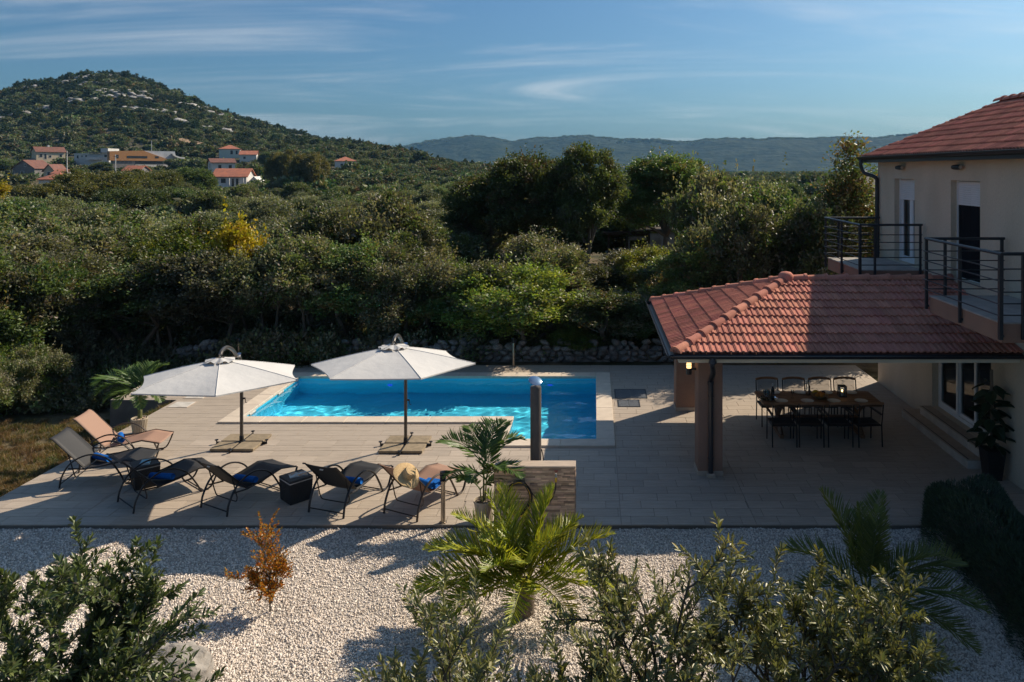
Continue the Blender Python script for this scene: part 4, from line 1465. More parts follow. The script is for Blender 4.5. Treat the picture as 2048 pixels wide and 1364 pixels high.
# ------------------------------------------------------------------ sun loungers
def make_lounger(m_frame, m_sling):
    """x runs from head to foot, origin on the floor between the rear feet."""
    c = empty('sun_lounger')
    W = .31
    side = smooth_path([(-.02, 0, .0), (.02, 0, .20), (.16, 0, .43), (.40, 0, .555), (.62, 0, .545), (.82, 0, .42), (.98, 0, .18), (1.06, 0, .03), (1.14, 0, .012), (1.24, 0, .05), (1.32, 0, .20), (1.37, 0, .345)], 5)
    for sy in (-1, 1):
        MB().tube([(p.x, sy * (W + .035), p.z) for p in side], .017, 7, flat=(1.25, .85)).build('side_frame', m_frame, c)
        MB().tube([(.12, sy * (W + .03), .335), (.37, sy * (W + .012), .305), (.70, sy * (W + .012), .345), (1.05, sy * (W + .012), .415), (1.37, sy * (W + .012), .345)], .014, 6).build('seat_rail', m_frame, c)
        MB().tube([(.37, sy * W, .315), (.18, sy * W, .52), (-.15, sy * W, .865), (-.20, sy * W, .885)], .013, 6).build('back_rail', m_frame, c)
        MB().tube([(.10, sy * (W - .01), .60), (.20, sy * (W - .01), .22)], .010, 6).build('back_strut', m_frame, c)
    MB().tube([(-.005, -(W + .03), .07), (-.005, W + .03, .07)], .011, 6).build('crossbar', m_frame, c)
    MB().tube(smooth_path([(.20, -(W - .01), .23), (.21, -(W - .04), .155), (.21, -(W - .12), .14), (.21, W - .12, .14), (.21, W - .04, .155), (.20, W - .01, .23)], 4), .010, 6).build('back_stop', m_frame, c)
    MB().tube([(1.10, -(W + .03), .02), (1.10, W + .03, .02)], .011, 6).build('crossbar', m_frame, c)

    def strip(pts, name):
        mb = MB()
        n = len(pts)
        rows = []
        for (x, z) in pts:
            row = []
            for k in range(7):
                t = k / 6 * 2 - 1
                row.append((x, t * (W + .004), z - .016 * (1 - t * t)))
            rows.append(row)
        for i in range(n - 1):
            for k in range(6):
                mb.face([rows[i][k], rows[i + 1][k], rows[i + 1][k + 1], rows[i][k + 1]], sm=True)
        me = mb.mesh(name, m_sling, 60)
        bm = bmesh.new(); bm.from_mesh(me)
        bmesh.ops.remove_doubles(bm, verts=bm.verts[:], dist=1e-5)
        bmesh.ops.solidify(bm, geom=bm.faces[:], thickness=.006)
        bm.to_mesh(me); bm.free()
        return link(name, me, c)

    seat = [(q.x, q.z) for q in smooth_path([(.385, 0, .312), (.55, 0, .322), (.80, 0, .365), (1.0, 0, .41), (1.08, 0, .413), (1.2, 0, .385), (1.385, 0, .345)], 4)]
    back = [(q.x, q.z) for q in smooth_path([(.37, 0, .315), (.22, 0, .475), (.04, 0, .665), (-.13, 0, .845), (-.205, 0, .885)], 4)]
    strip(seat, 'seat_sling')
    bs = strip(back, 'back_sling')
    MB().box(-.034, .034, -.003, .003, -.011, .011).build('sewn_tag', m_china, bs).matrix_local = Matrix.Translation((-.093, .03, .775)) @ Matrix.Rotation(R(46), 4, 'Y') @ Matrix.Rotation(R(90), 4, 'Z')
    return c


lg_black = make_lounger(m_black, m_sling_black)
lg_tan = make_lounger(m_bronze, m_sling_tan)
LOUNGERS = [('black', lg_black, 2, (-9.62, 13.78), 10, 'black sun lounger behind the left rattan table, second from the left'),
            ('black', lg_black, 3, (-7.90, 12.68), 51, 'black sun lounger right of the rattan table with the blue book'),
            ('black', lg_black, 4, (-6.33, 12.52), 61, 'black sun lounger left of the rattan table with the magazine'),
            ('black', lg_black, 5, (-4.42, 12.40), 71, 'black sun lounger between the magazine table and the hat lounger'),
            ('tan', lg_tan, 1, (-9.92, 14.82), 8, 'tan sun lounger farthest left beside the potted palm'),
            ('tan', lg_tan, 6, (-3.17, 12.32), 64, 'tan sun lounger with a straw hat hung on its backrest')]
used = set()


def make_towel(L=.42, r=.068):
    """Towel rolled up: a spiral seen at the ends, soft ridges along it."""
    mb = MB()
    n, turns = 64, 3.0
    prof = []
    for k in range(n + 1):
        t = k / n
        a = t * turns * 2 * math.pi
        q = r * (.18 + .82 * t)
        prof.append((q * math.cos(a), q * math.sin(a) * .92))
    xs_ = [-L / 2, -L / 2 + .02, -L / 6, L / 6, L / 2 - .02, L / 2]
    sc_ = [.93, 1.0, .97, 1.02, 1.0, .92]
    rows = []
    for x, s_ in zip(xs_, sc_):
        rows.append([(p[0] * s_, x, p[1] * s_ + r) for p in prof])
    for i in range(len(rows) - 1):
        for k in range(n):
            mb.face([rows[i][k], rows[i][k + 1], rows[i + 1][k + 1], rows[i + 1][k]], sm=True)
    for e in (0, -1):
        c_ = (0, xs_[e] * .985, r)
        m_ = n - int(n / turns)
        for k in range(m_, n):
            mb.face([c_, rows[e][k], rows[e][k + 1]])
    me = mb.mesh('rolled_towel', m_blue, 50)
    bm = bmesh.new(); bm.from_mesh(me); bmesh.ops.remove_doubles(bm, verts=bm.verts[:], dist=1e-5); bm.to_mesh(me); bm.free()
    return me


towel_me = make_towel()
TLAB = {1: 'rolled blue towel on the tan lounger beside the potted palm', 2: 'rolled blue towel on the black lounger behind the left rattan table', 3: 'rolled blue towel on the black lounger in front of the blue book',
        4: 'rolled blue towel on the black lounger left of the magazine table', 5: 'rolled blue towel partly hidden behind the backrest of the fifth lounger', 6: 'rolled blue towel lying beside the straw hat'}
for kind, proto, num, (x, y), ang, lab in LOUNGERS:
    c = copy_tree(proto) if kind in used else proto
    used.add(kind)
    c.location = (x, y, 0); c.rotation_euler = (0, 0, R(ang))
    tag(c, lab, 'sun lounger', 'sun loungers on the terrace')
    M_ = Matrix.Translation((x, y, 0)) @ Matrix.Rotation(R(ang), 4, 'Z')
    o = link('rolled_towel', towel_me)
    o.matrix_world = M_ @ Matrix.Translation((.52, -.08 if num not in (1, 2) else .02, .318)) @ Matrix.Rotation(R({1: 25, 2: 60, 3: 35, 4: 18, 5: 5, 6: -12}[num] + random.uniform(-5, 5)), 4, 'Z')
    tag(o, TLAB[num], 'towel', 'blue towels on the loungers')
    if num == 6:
        hb = MB()
        prof = [(0, .125), (.05, .127), (.083, .122), (.090, .112), (.094, .06), (.100, .012), (.112, .004), (.17, .0), (.225, -.004), (.23, -.001), (.225, .003), (.17, .008), (.118, .012)]
        n_ = 36
        hb.lathe(prof, n_)
        hat = hb.build('straw_hat', m_straw)
        for v in hat.data.vertices:
            q = math.hypot(v.co.x, v.co.y)
            if q > .11:
                a = math.atan2(v.co.y, v.co.x)
                v.co.z += .022 * math.sin(2 * a + .6) * (q - .11) / .12 - .012 * (q - .11) / .12
        MB().lathe([(.0955, .028), (.098, .03), (.0995, .006), (.097, .004)], n_).build('hat_band', mat('hat_band_mat', (.42, .28, .13), .9, noise=(50, 3), bump=(120, .6, .006)), hat)
        hat.matrix_world = Matrix.Translation((-2.99, 12.0, .82)) @ Vector((.58, -.34, .74)).to_track_quat('Z', 'Y').to_matrix().to_4x4()
        tag(hat, 'wide brimmed straw hat resting against the backrest of the tan lounger', 'hat')
        o2 = MB().box(-.13, .13, -.15, .15, 0, .035, .014).box(-.125, .125, -.145, .145, .038, .068, .014).build('folded_towel', m_blue)
        o2.matrix_world = M_ @ Matrix.Translation((.60, -.16, .325)) @ Matrix.Rotation(R(8), 4, 'Z') @ Matrix.Rotation(R(-4), 4, 'Y')
        tag(o2, 'folded blue towel under the roll on the lounger with the hat', 'towel')


# rattan side tables
def rattan_table(x, y, rz, lab):
    t = empty('rattan_table', (x, y, 0), R(rz))
    tag(t, lab, 'side table', 'rattan side tables')
    b = MB()
    h, w0, w1 = .34, .185, .20
    b.raw([(-w0, -w0, 0), (w0, -w0, 0), (w0, w0, 0), (-w0, w0, 0), (-w1, -w1, h), (w1, -w1, h), (w1, w1, h), (-w1, w1, h)], [(0, 3, 2, 1), (4, 5, 6, 7), (0, 1, 5, 4), (1, 2, 6, 5), (2, 3, 7, 6), (3, 0, 4, 7)])
    bo = b.build('body', m_rattan, t)
    wv = MB()                                   # woven bands standing proud of the body
    for k in range(16):
        z = .012 + k * .0205
        w = w0 + (w1 - w0) * z / h + .003
        for a in range(4):
            rt_ = Matrix.Rotation(a * math.pi / 2, 4, 'Z')
            for j in range(12):
                x0 = -w + j * 2 * w / 12
                dd = .004 if (j + k) % 2 else .0015
                wv.box(x0 + .001, x0 + 2 * w / 12 - .001, -w - dd, -w + .003, z, z + .018, mat=rt_)
    tag(wv.build('weave', m_rattan, bo), kind='stuff')
    MB().box(-.206, .206, -.206, .206, .352, .368, .003).build('pale_band', m_lid, t)
    MB().box(-.203, .203, -.203, .203, .3405, .352, .003).box(-.21, .21, -.21, .21, .368, .408, .01).build('lid', m_rattan, t)
    return t


rattan_table(-8.13, 13.58, 42, 'black rattan side table with a pale blue book on it')
rattan_table(-5.165, 13.0, 47, 'black rattan side table with an open magazine on it')
bk = empty('book', (-8.10, 13.55, .408), R(20)); tag(bk, 'closed pale blue book on the left rattan table', 'book')
MB().box(-.075, .075, -.105, .105, .0, .003).box(-.075, .075, -.105, .105, .027, .030).box(-.078, -.075, -.105, .105, 0, .03).build('cover', mat('book_cover_mat', (.16, .40, .52), .5, noise=(12, 4), col2=(.24, .48, .58)), bk)
MB().box(-.074, .070, -.101, .101, .004, .026).build('pages', m_china, bk)
mg = empty('magazine', (-5.14, 13.03, .408), R(30)); tag(mg, 'magazine with pictures lying on the right rattan table', 'magazine')
tmg = mat('magazine_print_mat', (.42, .52, .55), .35, noise=(11, 3, .42, .58), col2=(.38, .22, .12))
mm = MB()
for sg in (-1, 1):
    pr = [(0, .006), (.04, .016), (.09, .013), (.145, .004)]
    for i in range(3):
        (a, za), (b, zb) = pr[i], pr[i + 1]
        mm.face([(sg * a, -.10, za), (sg * b, -.10, zb), (sg * b, .10, zb), (sg * a, .10, za)][::sg], sm=True)
mm.build('open_pages', tmg, mg)
MB().box(-.146, .146, -.101, .101, 0, .0035).build('cover', m_china, mg)


# ------------------------------------------------------------------ cantilever umbrellas
def umbrella(base, hub, zhub, zedge, tilt_f, rot, lab, group):
    u = empty('cantilever_umbrella', (base[0], base[1], 0))
    tag(u, lab, 'umbrella', group)
    dx, dy = hub[0] - base[0], hub[1] - base[1]
    Rr = 1.49
    # base: steel cross and four slabs
    for sx in (-1, 1):
        for sy in (-1, 1):
            MB().box(sx * .025 if sx > 0 else -.44, .44 if sx > 0 else -.025, sy * .025 if sy > 0 else -.44, .44 if sy > 0 else -.025, .012, .062, .006).build('slab', m_slabbase, u)
    cr = MB().box(-.52, .52, -.018, .018, .004, .05, .003).box(-.018, .018, -.52, -.019, .004, .05, .003).box(-.018, .018, .019, .52, .004, .05, .003)
    cr.build('base_cross', m_black, u)
    for (ax, ay) in ((-.52, 0), (.52, 0), (0, -.52), (0, .52)):
        MB().lathe([(.012, 0), (.012, .075), (.035, .08), (.038, .095), (0, .10)], 10, mat=Matrix.Translation((ax, ay, 0))).build('levelling_knob', m_black, u)
    MB().lathe([(.075, .05), (.075, .065), (.045, .075), (.042, .17), (.036, .18)], 14).build('base_flange', m_black, u)
    def at(t, z): return (dx * t, dy * t, z)
    path = smooth_path([(0, 0, .05), (0, 0, .7), at(0, 1.15), at(.02, 1.5), at(.09, 1.85), at(.24, zhub - .30), at(.46, zhub - .07), at(.72, zhub + .10), at(.92, zhub + .13), at(1.0, zhub + .08)], 6)
    MB().tube(path, .034, 12).build('pole', m_pole, u)
    MB().tube([at(1.0, zhub + .11), at(1.0, zhub - .02)], .022, 10).build('hanger', m_chrome, u)
    MB().lathe([(.0, -.05), (.045, -.05), (.05, -.02), (.03, .0), (.0, .0)], 12, mat=Matrix.Translation(at(1, zhub))).build('hub', m_chrome, u)
    MB().tube([(.03, 0, .95), (.075, 0, .95)], .02, 8).tube([(.075, 0, .95), (.085, 0, .86), (.115, 0, .86)], .007, 6).build('crank', m_black, u)
    k_ = MB().tube([(dx * .26 + .03, dy * .26, zhub - .27), (dx * .26 + .10, dy * .26, zhub - .27)], .045, 10).build('tilt_knob', m_chrome, u)
    # canopy: six panels, edges curving in, seams along the ribs
    can = MB()
    nr, ns = 8, 8
    top = {}
    def pt(k, s, r):
        a0, a1 = R(rot + 60 * k), R(rot + 60 * (k + 1))
        p0 = Vector((math.cos(a0), math.sin(a0)))
        p1 = Vector((math.cos(a1), math.sin(a1)))
        p = p0.lerp(p1, s)
        mid = 4 * s * (1 - s)
        p = p * (1 - .055 * mid * r)
        x, y = p.x * Rr * r, p.y * Rr * r
        z = zhub - (zhub - zedge) * (r ** 1.18) - .028 * mid * r * (1 - r * .3) - tilt_f * y / Rr
        return (dx + x, dy + y, z)
    r0 = .13
    for k in range(6):
        for i in range(nr):
            for j in range(ns):
                ra, rb = r0 + (1 - r0) * i / nr, r0 + (1 - r0) * (i + 1) / nr
                sa, sb = j / ns, (j + 1) / ns
                can.face([pt(k, sa, ra), pt(k, sa, rb), pt(k, sb, rb), pt(k, sb, ra)], sm=True)
    me = can.mesh('canopy', m_canvas, 180)
    bm = bmesh.new(); bm.from_mesh(me); bmesh.ops.remove_doubles(bm, verts=bm.verts[:], dist=1e-4)
    bmesh.ops.recalc_face_normals(bm, faces=bm.faces[:])
    bm.to_mesh(me); bm.free()
    try: me.set_sharp_from_angle(angle=R(7))
    except Exception: pass
    co = link('canopy', me, u)
    hem = MB()
    for k in range(6):
        for j in range(ns):
            a, b = pt(k, j / ns, 1), pt(k, (j + 1) / ns, 1)
            hem.face([a, b, (b[0], b[1], b[2] - .022), (a[0], a[1], a[2] - .022)])
    hem.build('hem', m_canvas, co)
    sm_ = MB()
    for k in range(6):
        sm_.tube([Vector(pt(k, 0, r)) + Vector((0, 0, .001)) for r in (.15, .35, .55, .75, .9, 1)], .008, 5)
    sm_.build('seam', m_canvas, co)
    vt = MB()
    for k in range(6):
        for j in range(5):
            q = []
            for (s, r) in ((j / 5, .055), (j / 5, .19), ((j + 1) / 5, .19), ((j + 1) / 5, .055)):
                p = pt(k, s, r)
                q.append((p[0], p[1], p[2] + .045 + (.022 * math.sin(s * 6.28 * 1.5 + k) if r > .1 else .01)))
            vt.face(q, sm=True)
    vm = vt.mesh('vent_flap', m_canvas, 60)
    bm = bmesh.new(); bm.from_mesh(vm); bmesh.ops.remove_doubles(bm, verts=bm.verts[:], dist=1e-4); bmesh.ops.recalc_face_normals(bm, faces=bm.faces[:]); bm.to_mesh(vm); bm.free()
    link('vent_flap', vm, co)
    for k in range(6):
        pts = [Vector(pt(k, 0, r)) - Vector((0, 0, .014)) for r in (.05, .3, .55, .8, .995)]
        rb = MB().tube(pts, .011, 6).build('rib', m_pole, u)
        a = Vector(pt(k, 0, .5)) - Vector((0, 0, .02))
        MB().tube([a, at(1, zhub - .24)], .008, 5).build('strut', m_pole, rb)
    MB().tube([at(1, zhub - .04), at(1, zhub - .27)], .018, 8).build('runner_tube', m_pole, u)
    return u


umbrella((-3.89, 15.49), (-3.66, 13.70), 2.47, 2.16, .10, 2, 'white cantilever umbrella standing nearer the middle of the pool edge', 'white umbrellas by the pool')
umbrella((-7.33, 15.60), (-6.79, 13.62), 2.25, 1.92, .10, -6, 'white cantilever umbrella at the left end of the pool with a visible curved arm', 'white umbrellas by the pool')


# ------------------------------------------------------------------ bollards, shower, wall with hose
def bollard(x, y, lab, h=.82):
    b = empty('bollard_light', (x, y, 0)); tag(b, lab, 'bollard', 'steel bollard lights')
    MB().lathe([(.06, 0), (.06, .012), (.038, .016), (.036, h - .14)], 16).build('post', m_steel, b)
    hd = MB()
    for k in range(3):
        z = h - .14 + k * .036
        hd.lathe([(.030, z), (.054, z), (.056, z + .010), (.034, z + .024)], 16)
    hd.lathe([(.030, h - .14), (.030, h - .02)], 12)
    hd.build('lamp_louvre', m_gutter, b)
    MB().lathe([(.052, h - .03), (.055, h - .02), (.052, h), (0, h + .006)], 16).build('cap', m_gutter, b)


bollard(-2.44, 12.13, 'steel bollard light at the front edge of the terrace beside the hat lounger')
bollard(-2.34, 21.80, 'steel bollard light at the back edge of the terrace before the stone wall')
bollard(-10.30, 21.75, 'steel bollard light behind the left umbrella under the trees')

sh = empty('garden_shower', (-.97, 12.50, 0)); tag(sh, 'grey column shower with chrome rain head behind the clad wall', 'shower')
m_shower = mat('shower_column_mat', (.115, .10, .092), .55, noise=(14, 5), stretch=(1, 1, .3), bump=(70, .3, .004))
MB().lathe([(.092, 0), (.092, 2.08), (.086, 2.095), (0, 2.10)], 24).build('column', m_shower, sh)
MB().lathe([(.11, 0), (.11, .02), (.093, .03)], 24).build('foot_ring', m_chrome, sh)
MB().tube(smooth_path([(.0, .02, 2.09), (.01, .02, 2.14), (.03, .01, 2.17)], 4), .016, 8).build('shower_arm', m_chrome, sh)
hd = MB().lathe([(0, -.006), (.105, -.006), (.116, 0), (.105, .006), (.03, .012), (0, .012)], 22).build('shower_head', m_chrome, sh)
hd.location = (-.01, 0, 2.19); hd.rotation_euler = (R(24), R(14), 0)
MB().tube(smooth_path([(.094, 0, 1.05), (.125, -.01, .9), (.135, -.02, .6), (.12, -.02, .3), (.095, -.01, .12)], 5), .009, 6).build('supply_hose', m_hose, sh)

sw = empty('clad_wall', (-.95, 12.10, -.1))
tag(sw, 'low wall clad in thin brown stone strips with a pale top slab', 'wall')
WX0, WX1, WY0, WY1, WZ1 = -.635, .640, -.10, .12, 1.03
MB().box(WX0 + .012, WX1 - .012, WY0 + .012, WY1, -.1, WZ1).build('wall_core', m_slab, sw)
cnt = 0
strip_me = MB().box(-.5, .5, -.5, .5, -.5, .5, .04).mesh('stone_strip', m_strip)
z = -.02
while z < WZ1 - .012 and cnt < 290:
    h = random.choice((.024, .028, .032, .036))
    h = min(h, WZ1 - z)
    x = WX0
    while x < WX1 - .001:
        w = random.choice((.12, .16, .2, .26, .32))
        if WX1 - x - w < .06: w = WX1 - x
        o = link('stone_strip', strip_me, sw)
        d = random.uniform(.008, .022)
        o.location = (x + w / 2, WY0 + .012 - d / 2 + .002, z + h / 2)
        o.scale = (w - .002, d, h - .002)
        cnt += 1
        x += w
    z += h
ends = MB()
for sx in (WX0, WX1):
    z = -.02
    while z < WZ1 - .012:
        h = min(random.choice((.028, .034)), WZ1 - z)
        y = WY0 + .014
        while y < WY1 - .001:
            w = min(random.choice((.08, .12)), WY1 - y)
            d = random.uniform(.010, .02)
            ends.box(sx - d if sx < 0 else sx - .012, sx + .012 if sx < 0 else sx + d, y + .001, y + w - .001, z + .001, z + h - .001)
            y += w
        z += h
tag(ends.build('end_strips', m_strip, sw), kind='stuff')
MB().box(WX0 - .012, WX1 + .015, WY0 - .018, WY1 + .01, WZ1 + .001, WZ1 + .034, .004).build('top_slab', m_topslab, sw)
tp = MB().tube([(.345, WY0 + .01, .97), (.345, WY0 - .07, .97)], .014, 8).tube([(.345, WY0 - .06, .97), (.345, WY0 - .075, .91)], .012, 8).build('tap', m_chrome, sw)
MB().tube([(.315, WY0 - .03, .995), (.375, WY0 - .03, .995)], .008, 6).build('tap_handle', mat('red_handle_mat', (.45, .05, .03), .5), tp)
MB().tube([(.345, WY0 - .075, .91), (.345, WY0 - .077, .84)], .018, 8).build('hose_connector', m_hose_y, tp)
hs_ = empty('garden_hose', (-1.19, 11.97, -.1)); tag(hs_, 'black and yellow garden hose coiled on its holder on the clad wall', 'hose')
MB().box(-.09, .09, -.09, .02, .795, .82, .006).box(-.09, .09, -.095, -.085, .795, .87, .004).build('hose_holder', m_metal, hs_)
for k in range(7):
    a_, b_ = .165 + .014 * (k % 4), .235 + .018 * (k % 3)
    yy = -.02 - .013 * k
    pts = [(a_ * math.sin(t) * (1 + .04 * math.sin(2 * t + k)), yy + .006 * math.sin(3 * t + k), .835 + .015 * (k % 2) - b_ + b_ * math.cos(t)) for t in [2 * math.pi * q / 30 for q in range(31)]]
    MB().tube(pts, .0095, 6, caps=False).build('hose_loop', m_hose_y if k in (2, 5) else m_hose, hs_)
MB().tube(smooth_path([(.10, -.06, .80), (.24, -.05, .62), (.38, -.05, .50), (.50, -.045, .54), (.57, -.05, .70), (.585, -.047, .845)], 6), .0095, 6).build('hose_end', m_hose, hs_)

# ------------------------------------------------------------------ foliage
def leaves(C, D, Nn, L, W, cols, full=False):
    """Arrays for many leaves: centres, directions, normals, lengths, widths. A leaf is folded along its midrib."""
    D = D / (np.linalg.norm(D, axis=1)[:, None] + 1e-9)
    S = np.cross(D, Nn); S /= (np.linalg.norm(S, axis=1)[:, None] + 1e-9)
    Nn = np.cross(S, D)
    L = L[:, None]; W = W[:, None]
    b = C - D * L / 2
    t = C + D * L / 2
    n = len(C)
    if not full:
        m = C - D * L * .05 + Nn * W * .22
        V_ = np.stack([b, m + S * W / 2, t, m - S * W / 2], 1).reshape(-1, 3)
        k = np.arange(n)[:, None] * 4
        F_ = np.concatenate([k + np.array([0, 1, 2]), k + np.array([0, 2, 3])])
        return V_, F_, np.repeat(cols, 4, 0)
    l1, l2 = C - D * L * .22 + Nn * W * .16, C + D * L * .15 + Nn * W * .2
    V_ = np.stack([b, l1 + S * W * .42, l2 + S * W * .46, t - Nn * L * .06, l2 - S * W * .46, l1 - S * W * .42], 1).reshape(-1, 3)
    k = np.arange(n)[:, None] * 6
    F_ = np.concatenate([k + np.array(q) for q in ((0, 1, 2), (0, 2, 3), (0, 3, 4), (0, 4, 5))])
    return V_, F_, np.repeat(cols, 6, 0)


def unit(rr, n):
    v = rr.normal(size=(n, 3))
    return v / np.linalg.norm(v, axis=1)[:, None]


def crown(name, seed, size, n_lobes, n_clumps, per, L, W, palette, m, clump_r=.24, ragged=.36, base_z=0.0, fill=.16, lobes=None, asp=.95, shoots=0, shoot_l=.5):
    """Leafy crown: lobes spread in an egg (size = half widths x, y and full height), clumps of leaves over the lobes, sprays poking out of the outline."""
    rr = np.random.default_rng(seed)
    sx, sy, sz = size
    if lobes is None:
        mn = min(sx, sy)
        lobes = [(np.array([0, 0, base_z + sz * .46]), mn * .50)]
        for k in range(n_lobes):
            az = 2.4 * k + rr.uniform(-.5, .5)
            el = rr.uniform(-.55, 1.25)
            q = rr.uniform(.55, .82)
            c = np.array([math.cos(az) * math.cos(el) * sx * q, math.sin(az) * math.cos(el) * sy * q, base_z + sz * (.46 + .40 * math.sin(el))])
            lobes.append((c, mn * rr.uniform(.20, .37)))
    w = np.array([l[1] ** 2 for l in lobes]); w /= w.sum()
    pick = rr.choice(len(lobes), n_clumps * 2, p=w)
    d = unit(rr, n_clumps * 2)
    d[:, 2] = np.where(rr.random(len(d)) < .35, abs(d[:, 2]), d[:, 2])
    lc = np.array([l[0] for l in lobes]); lr = np.array([l[1] for l in lobes])
    rad = lr[pick] * np.where(rr.random(len(pick)) < fill, rr.uniform(.35, .85, len(pick)), rr.uniform(.85, 1.0 + ragged, len(pick)))
    c = lc[pick] + d * rad[:, None] * np.array([1, 1, asp])
    inside = np.zeros(len(c), bool)
    for k in range(len(lobes)):
        inside |= (np.linalg.norm((c - lc[k]) / np.array([1, 1, asp]), axis=1) < lr[k] * .55) & (pick != k)
    ok = (~inside) & (c[:, 2] > base_z + .03 * sz)
    c, d = c[ok][:n_clumps], d[ok][:n_clumps]
    nc = len(c)
    ci = np.repeat(np.arange(nc), per)
    n = len(ci)
    spread = clump_r * rr.uniform(.6, 1.3, nc)[ci][:, None]
    P_ = c[ci] + rr.normal(size=(n, 3)) * spread * np.array([.62, .62, .5])
    out = d[ci] + np.array([0, 0, .35])
    D = out + rr.normal(size=(n, 3)) * .75
    Nn = np.cross(D, rr.normal(size=(n, 3))) + np.array([0, 0, .5])
    pal = np.array(palette)
    pc = rr.integers(0, len(pal), nc)
    cols = pal[pc][ci] * rr.uniform(.72, 1.3, (n, 1))
    if shoots:                                        # upright young shoots poking out of the crown
        hi = np.where((d[:, 2] > .15))[0]
        hi = rr.choice(hi, shoots)
        ml = 15
        tt = np.tile(np.linspace(0, 1, ml), shoots)
        sd = d[hi] * .45 + np.array([0, 0, 1]) + rr.normal(0, .18, (shoots, 3))
        sl = shoot_l * rr.uniform(.4, 1.1, shoots)
        sp = np.repeat(c[hi], ml, 0) + np.repeat(sd * sl[:, None], ml, 0) * tt[:, None]
        wob_ = rr.normal(size=(len(sp), 3)) * .035
        dd = np.repeat(sd, ml, 0) * .8 + rr.normal(size=(len(sp), 3)) * .7
        P_ = np.concatenate([P_, sp + wob_]); D = np.concatenate([D, dd])
        Nn = np.concatenate([Nn, np.cross(dd, rr.normal(size=(len(sp), 3)))])
        cols = np.concatenate([cols, pal[np.repeat(pc[hi], ml)] * rr.uniform(.95, 1.4, (len(sp), 1))])
        n = len(P_)
    cols = cols * (1 + rr.normal(0, .06, (n, 3)))
    return big_mesh(name, *leaves(P_, D, Nn, L * rr.uniform(.65, 1.3, n), W * rr.uniform(.7, 1.25, n), np.clip(cols, .004, 1))[:2], m,
                    cols=np.repeat(np.clip(cols, .004, 1), 4, 0)), lobes


def trunk_mesh(name, seed, lobes, height0, r0, stems=1, spread=.3, n_limb=7):
    rr = random.Random(seed)
    mb = MB()
    for s in range(stems):
        bx, by = (rr.uniform(-spread, spread), rr.uniform(-spread, spread)) if stems > 1 else (0, 0)
        fork = (bx * 1.6 + rr.uniform(-.1, .1), by * 1.6 + rr.uniform(-.1, .1), height0 * rr.uniform(.85, 1.15))
        path = smooth_path([(bx, by, -.25), (bx + rr.uniform(-.06, .06), by + rr.uniform(-.06, .06), height0 * .45), fork], 4)
        mb.tube(path, [r0 * (1.25 - .55 * i / (len(path) - 1)) for i in range(len(path))], 7)
        for k in range(n_limb):
            l = lobes[rr.randrange(len(lobes))]
            e = Vector(l[0]) + Vector((rr.uniform(-.3, .3), rr.uniform(-.3, .3), rr.uniform(-.2, .3))) * l[1] * 1.5
            f = Vector(fork)
            mid = f.lerp(e, .5) + Vector((rr.uniform(-.15, .15), rr.uniform(-.15, .15), rr.uniform(-.05, .15)))
            path = smooth_path([f, mid, e], 4)
            mb.tube(path, [r0 * (.55 - .45 * i / (len(path) - 1)) for i in range(len(path))], 5, caps=False)
    return mb.mesh(name, m_bark, 60)


HOLM = [(0.094, 0.133, 0.043), (0.116, 0.153, 0.056), (0.145, 0.176, 0.067), (0.079, 0.119, 0.037)]
GREYG = [(0.19, 0.182, 0.115), (0.161, 0.158, 0.094), (0.218, 0.205, 0.136), (0.129, 0.129, 0.076)]
YELG = [(0.199, 0.221, 0.042), (0.161, 0.194, 0.038), (0.245, 0.239, 0.047), (0.125, 0.165, 0.038)]
OLIVG = [(0.177, 0.187, 0.111), (0.148, 0.16, 0.09), (0.207, 0.21, 0.128)]
GOLD = [(0.54, 0.405, 0.024), (0.45, 0.375, 0.026), (0.36, 0.33, 0.026)]
BRIGHT = [(0.141, 0.219, 0.042), (0.116, 0.193, 0.036), (0.182, 0.244, 0.046)]
RUST = [(0.156, 0.118, 0.05), (0.118, 0.109, 0.047), (0.203, 0.133, 0.056)]

PROTO = {}


def proto(kind, seed, size, nl, ncl, per, L, W, pal, h0, r0, stems=1, **kw):
    cm, lobes = crown('crown', seed, size, nl, ncl, per, L, W, pal, m_leaf, **kw)
    tm = trunk_mesh('trunk', seed, lobes, h0, r0, stems)
    zt = max(v.co.z for v in cm.vertices)
    q = np.quantile(np.array([abs(v.co.x) for v in cm.vertices]), .97)
    PROTO.setdefault(kind, []).append((cm, tm, zt, q))


S_ = dict(L=.082, W=.048, clump_r=.155)
proto('shrub', 1, (1.35, 1.25, 2.6), 11, 500, 54, pal=HOLM + GREYG, h0=1.2, r0=.05, stems=3, base_z=.75, shoots=46, shoot_l=.55, **S_)
proto('shrub', 2, (1.5, 1.3, 2.4), 10, 500, 54, pal=GREYG + HOLM[:2], h0=1.1, r0=.05, stems=2, base_z=.7, shoots=50, shoot_l=.5, **S_)
proto('shrub', 15, (1.2, 1.2, 2.5), 12, 420, 54, pal=HOLM + RUST[:1], h0=1.3, r0=.06, stems=2, base_z=.9, shoots=30, shoot_l=.4, **S_)
proto('shrub', 3, (1.2, 1.2, 2.8), 13, 460, 54, pal=GREYG + OLIVG, h0=1.3, r0=.055, stems=2, base_z=.8, ragged=.35, shoots=60, shoot_l=.6, **S_)
proto('yellowgreen', 4, (1.3, 1.2, 2.6), 13, 560, 52, clump_r=.16, shoots=60, shoot_l=.5, pal=YELG + GREYG[:1], h0=.8, r0=.05, stems=3, base_z=.3, ragged=.4, L=.08, W=.046)
proto('bright', 5, (1.2, 1.1, 2.3), 12, 540, 50, clump_r=.15, shoots=70, shoot_l=.5, pal=BRIGHT + YELG[:2], h0=.5, r0=.04, stems=3, base_z=.1, ragged=.45, L=.075, W=.04)
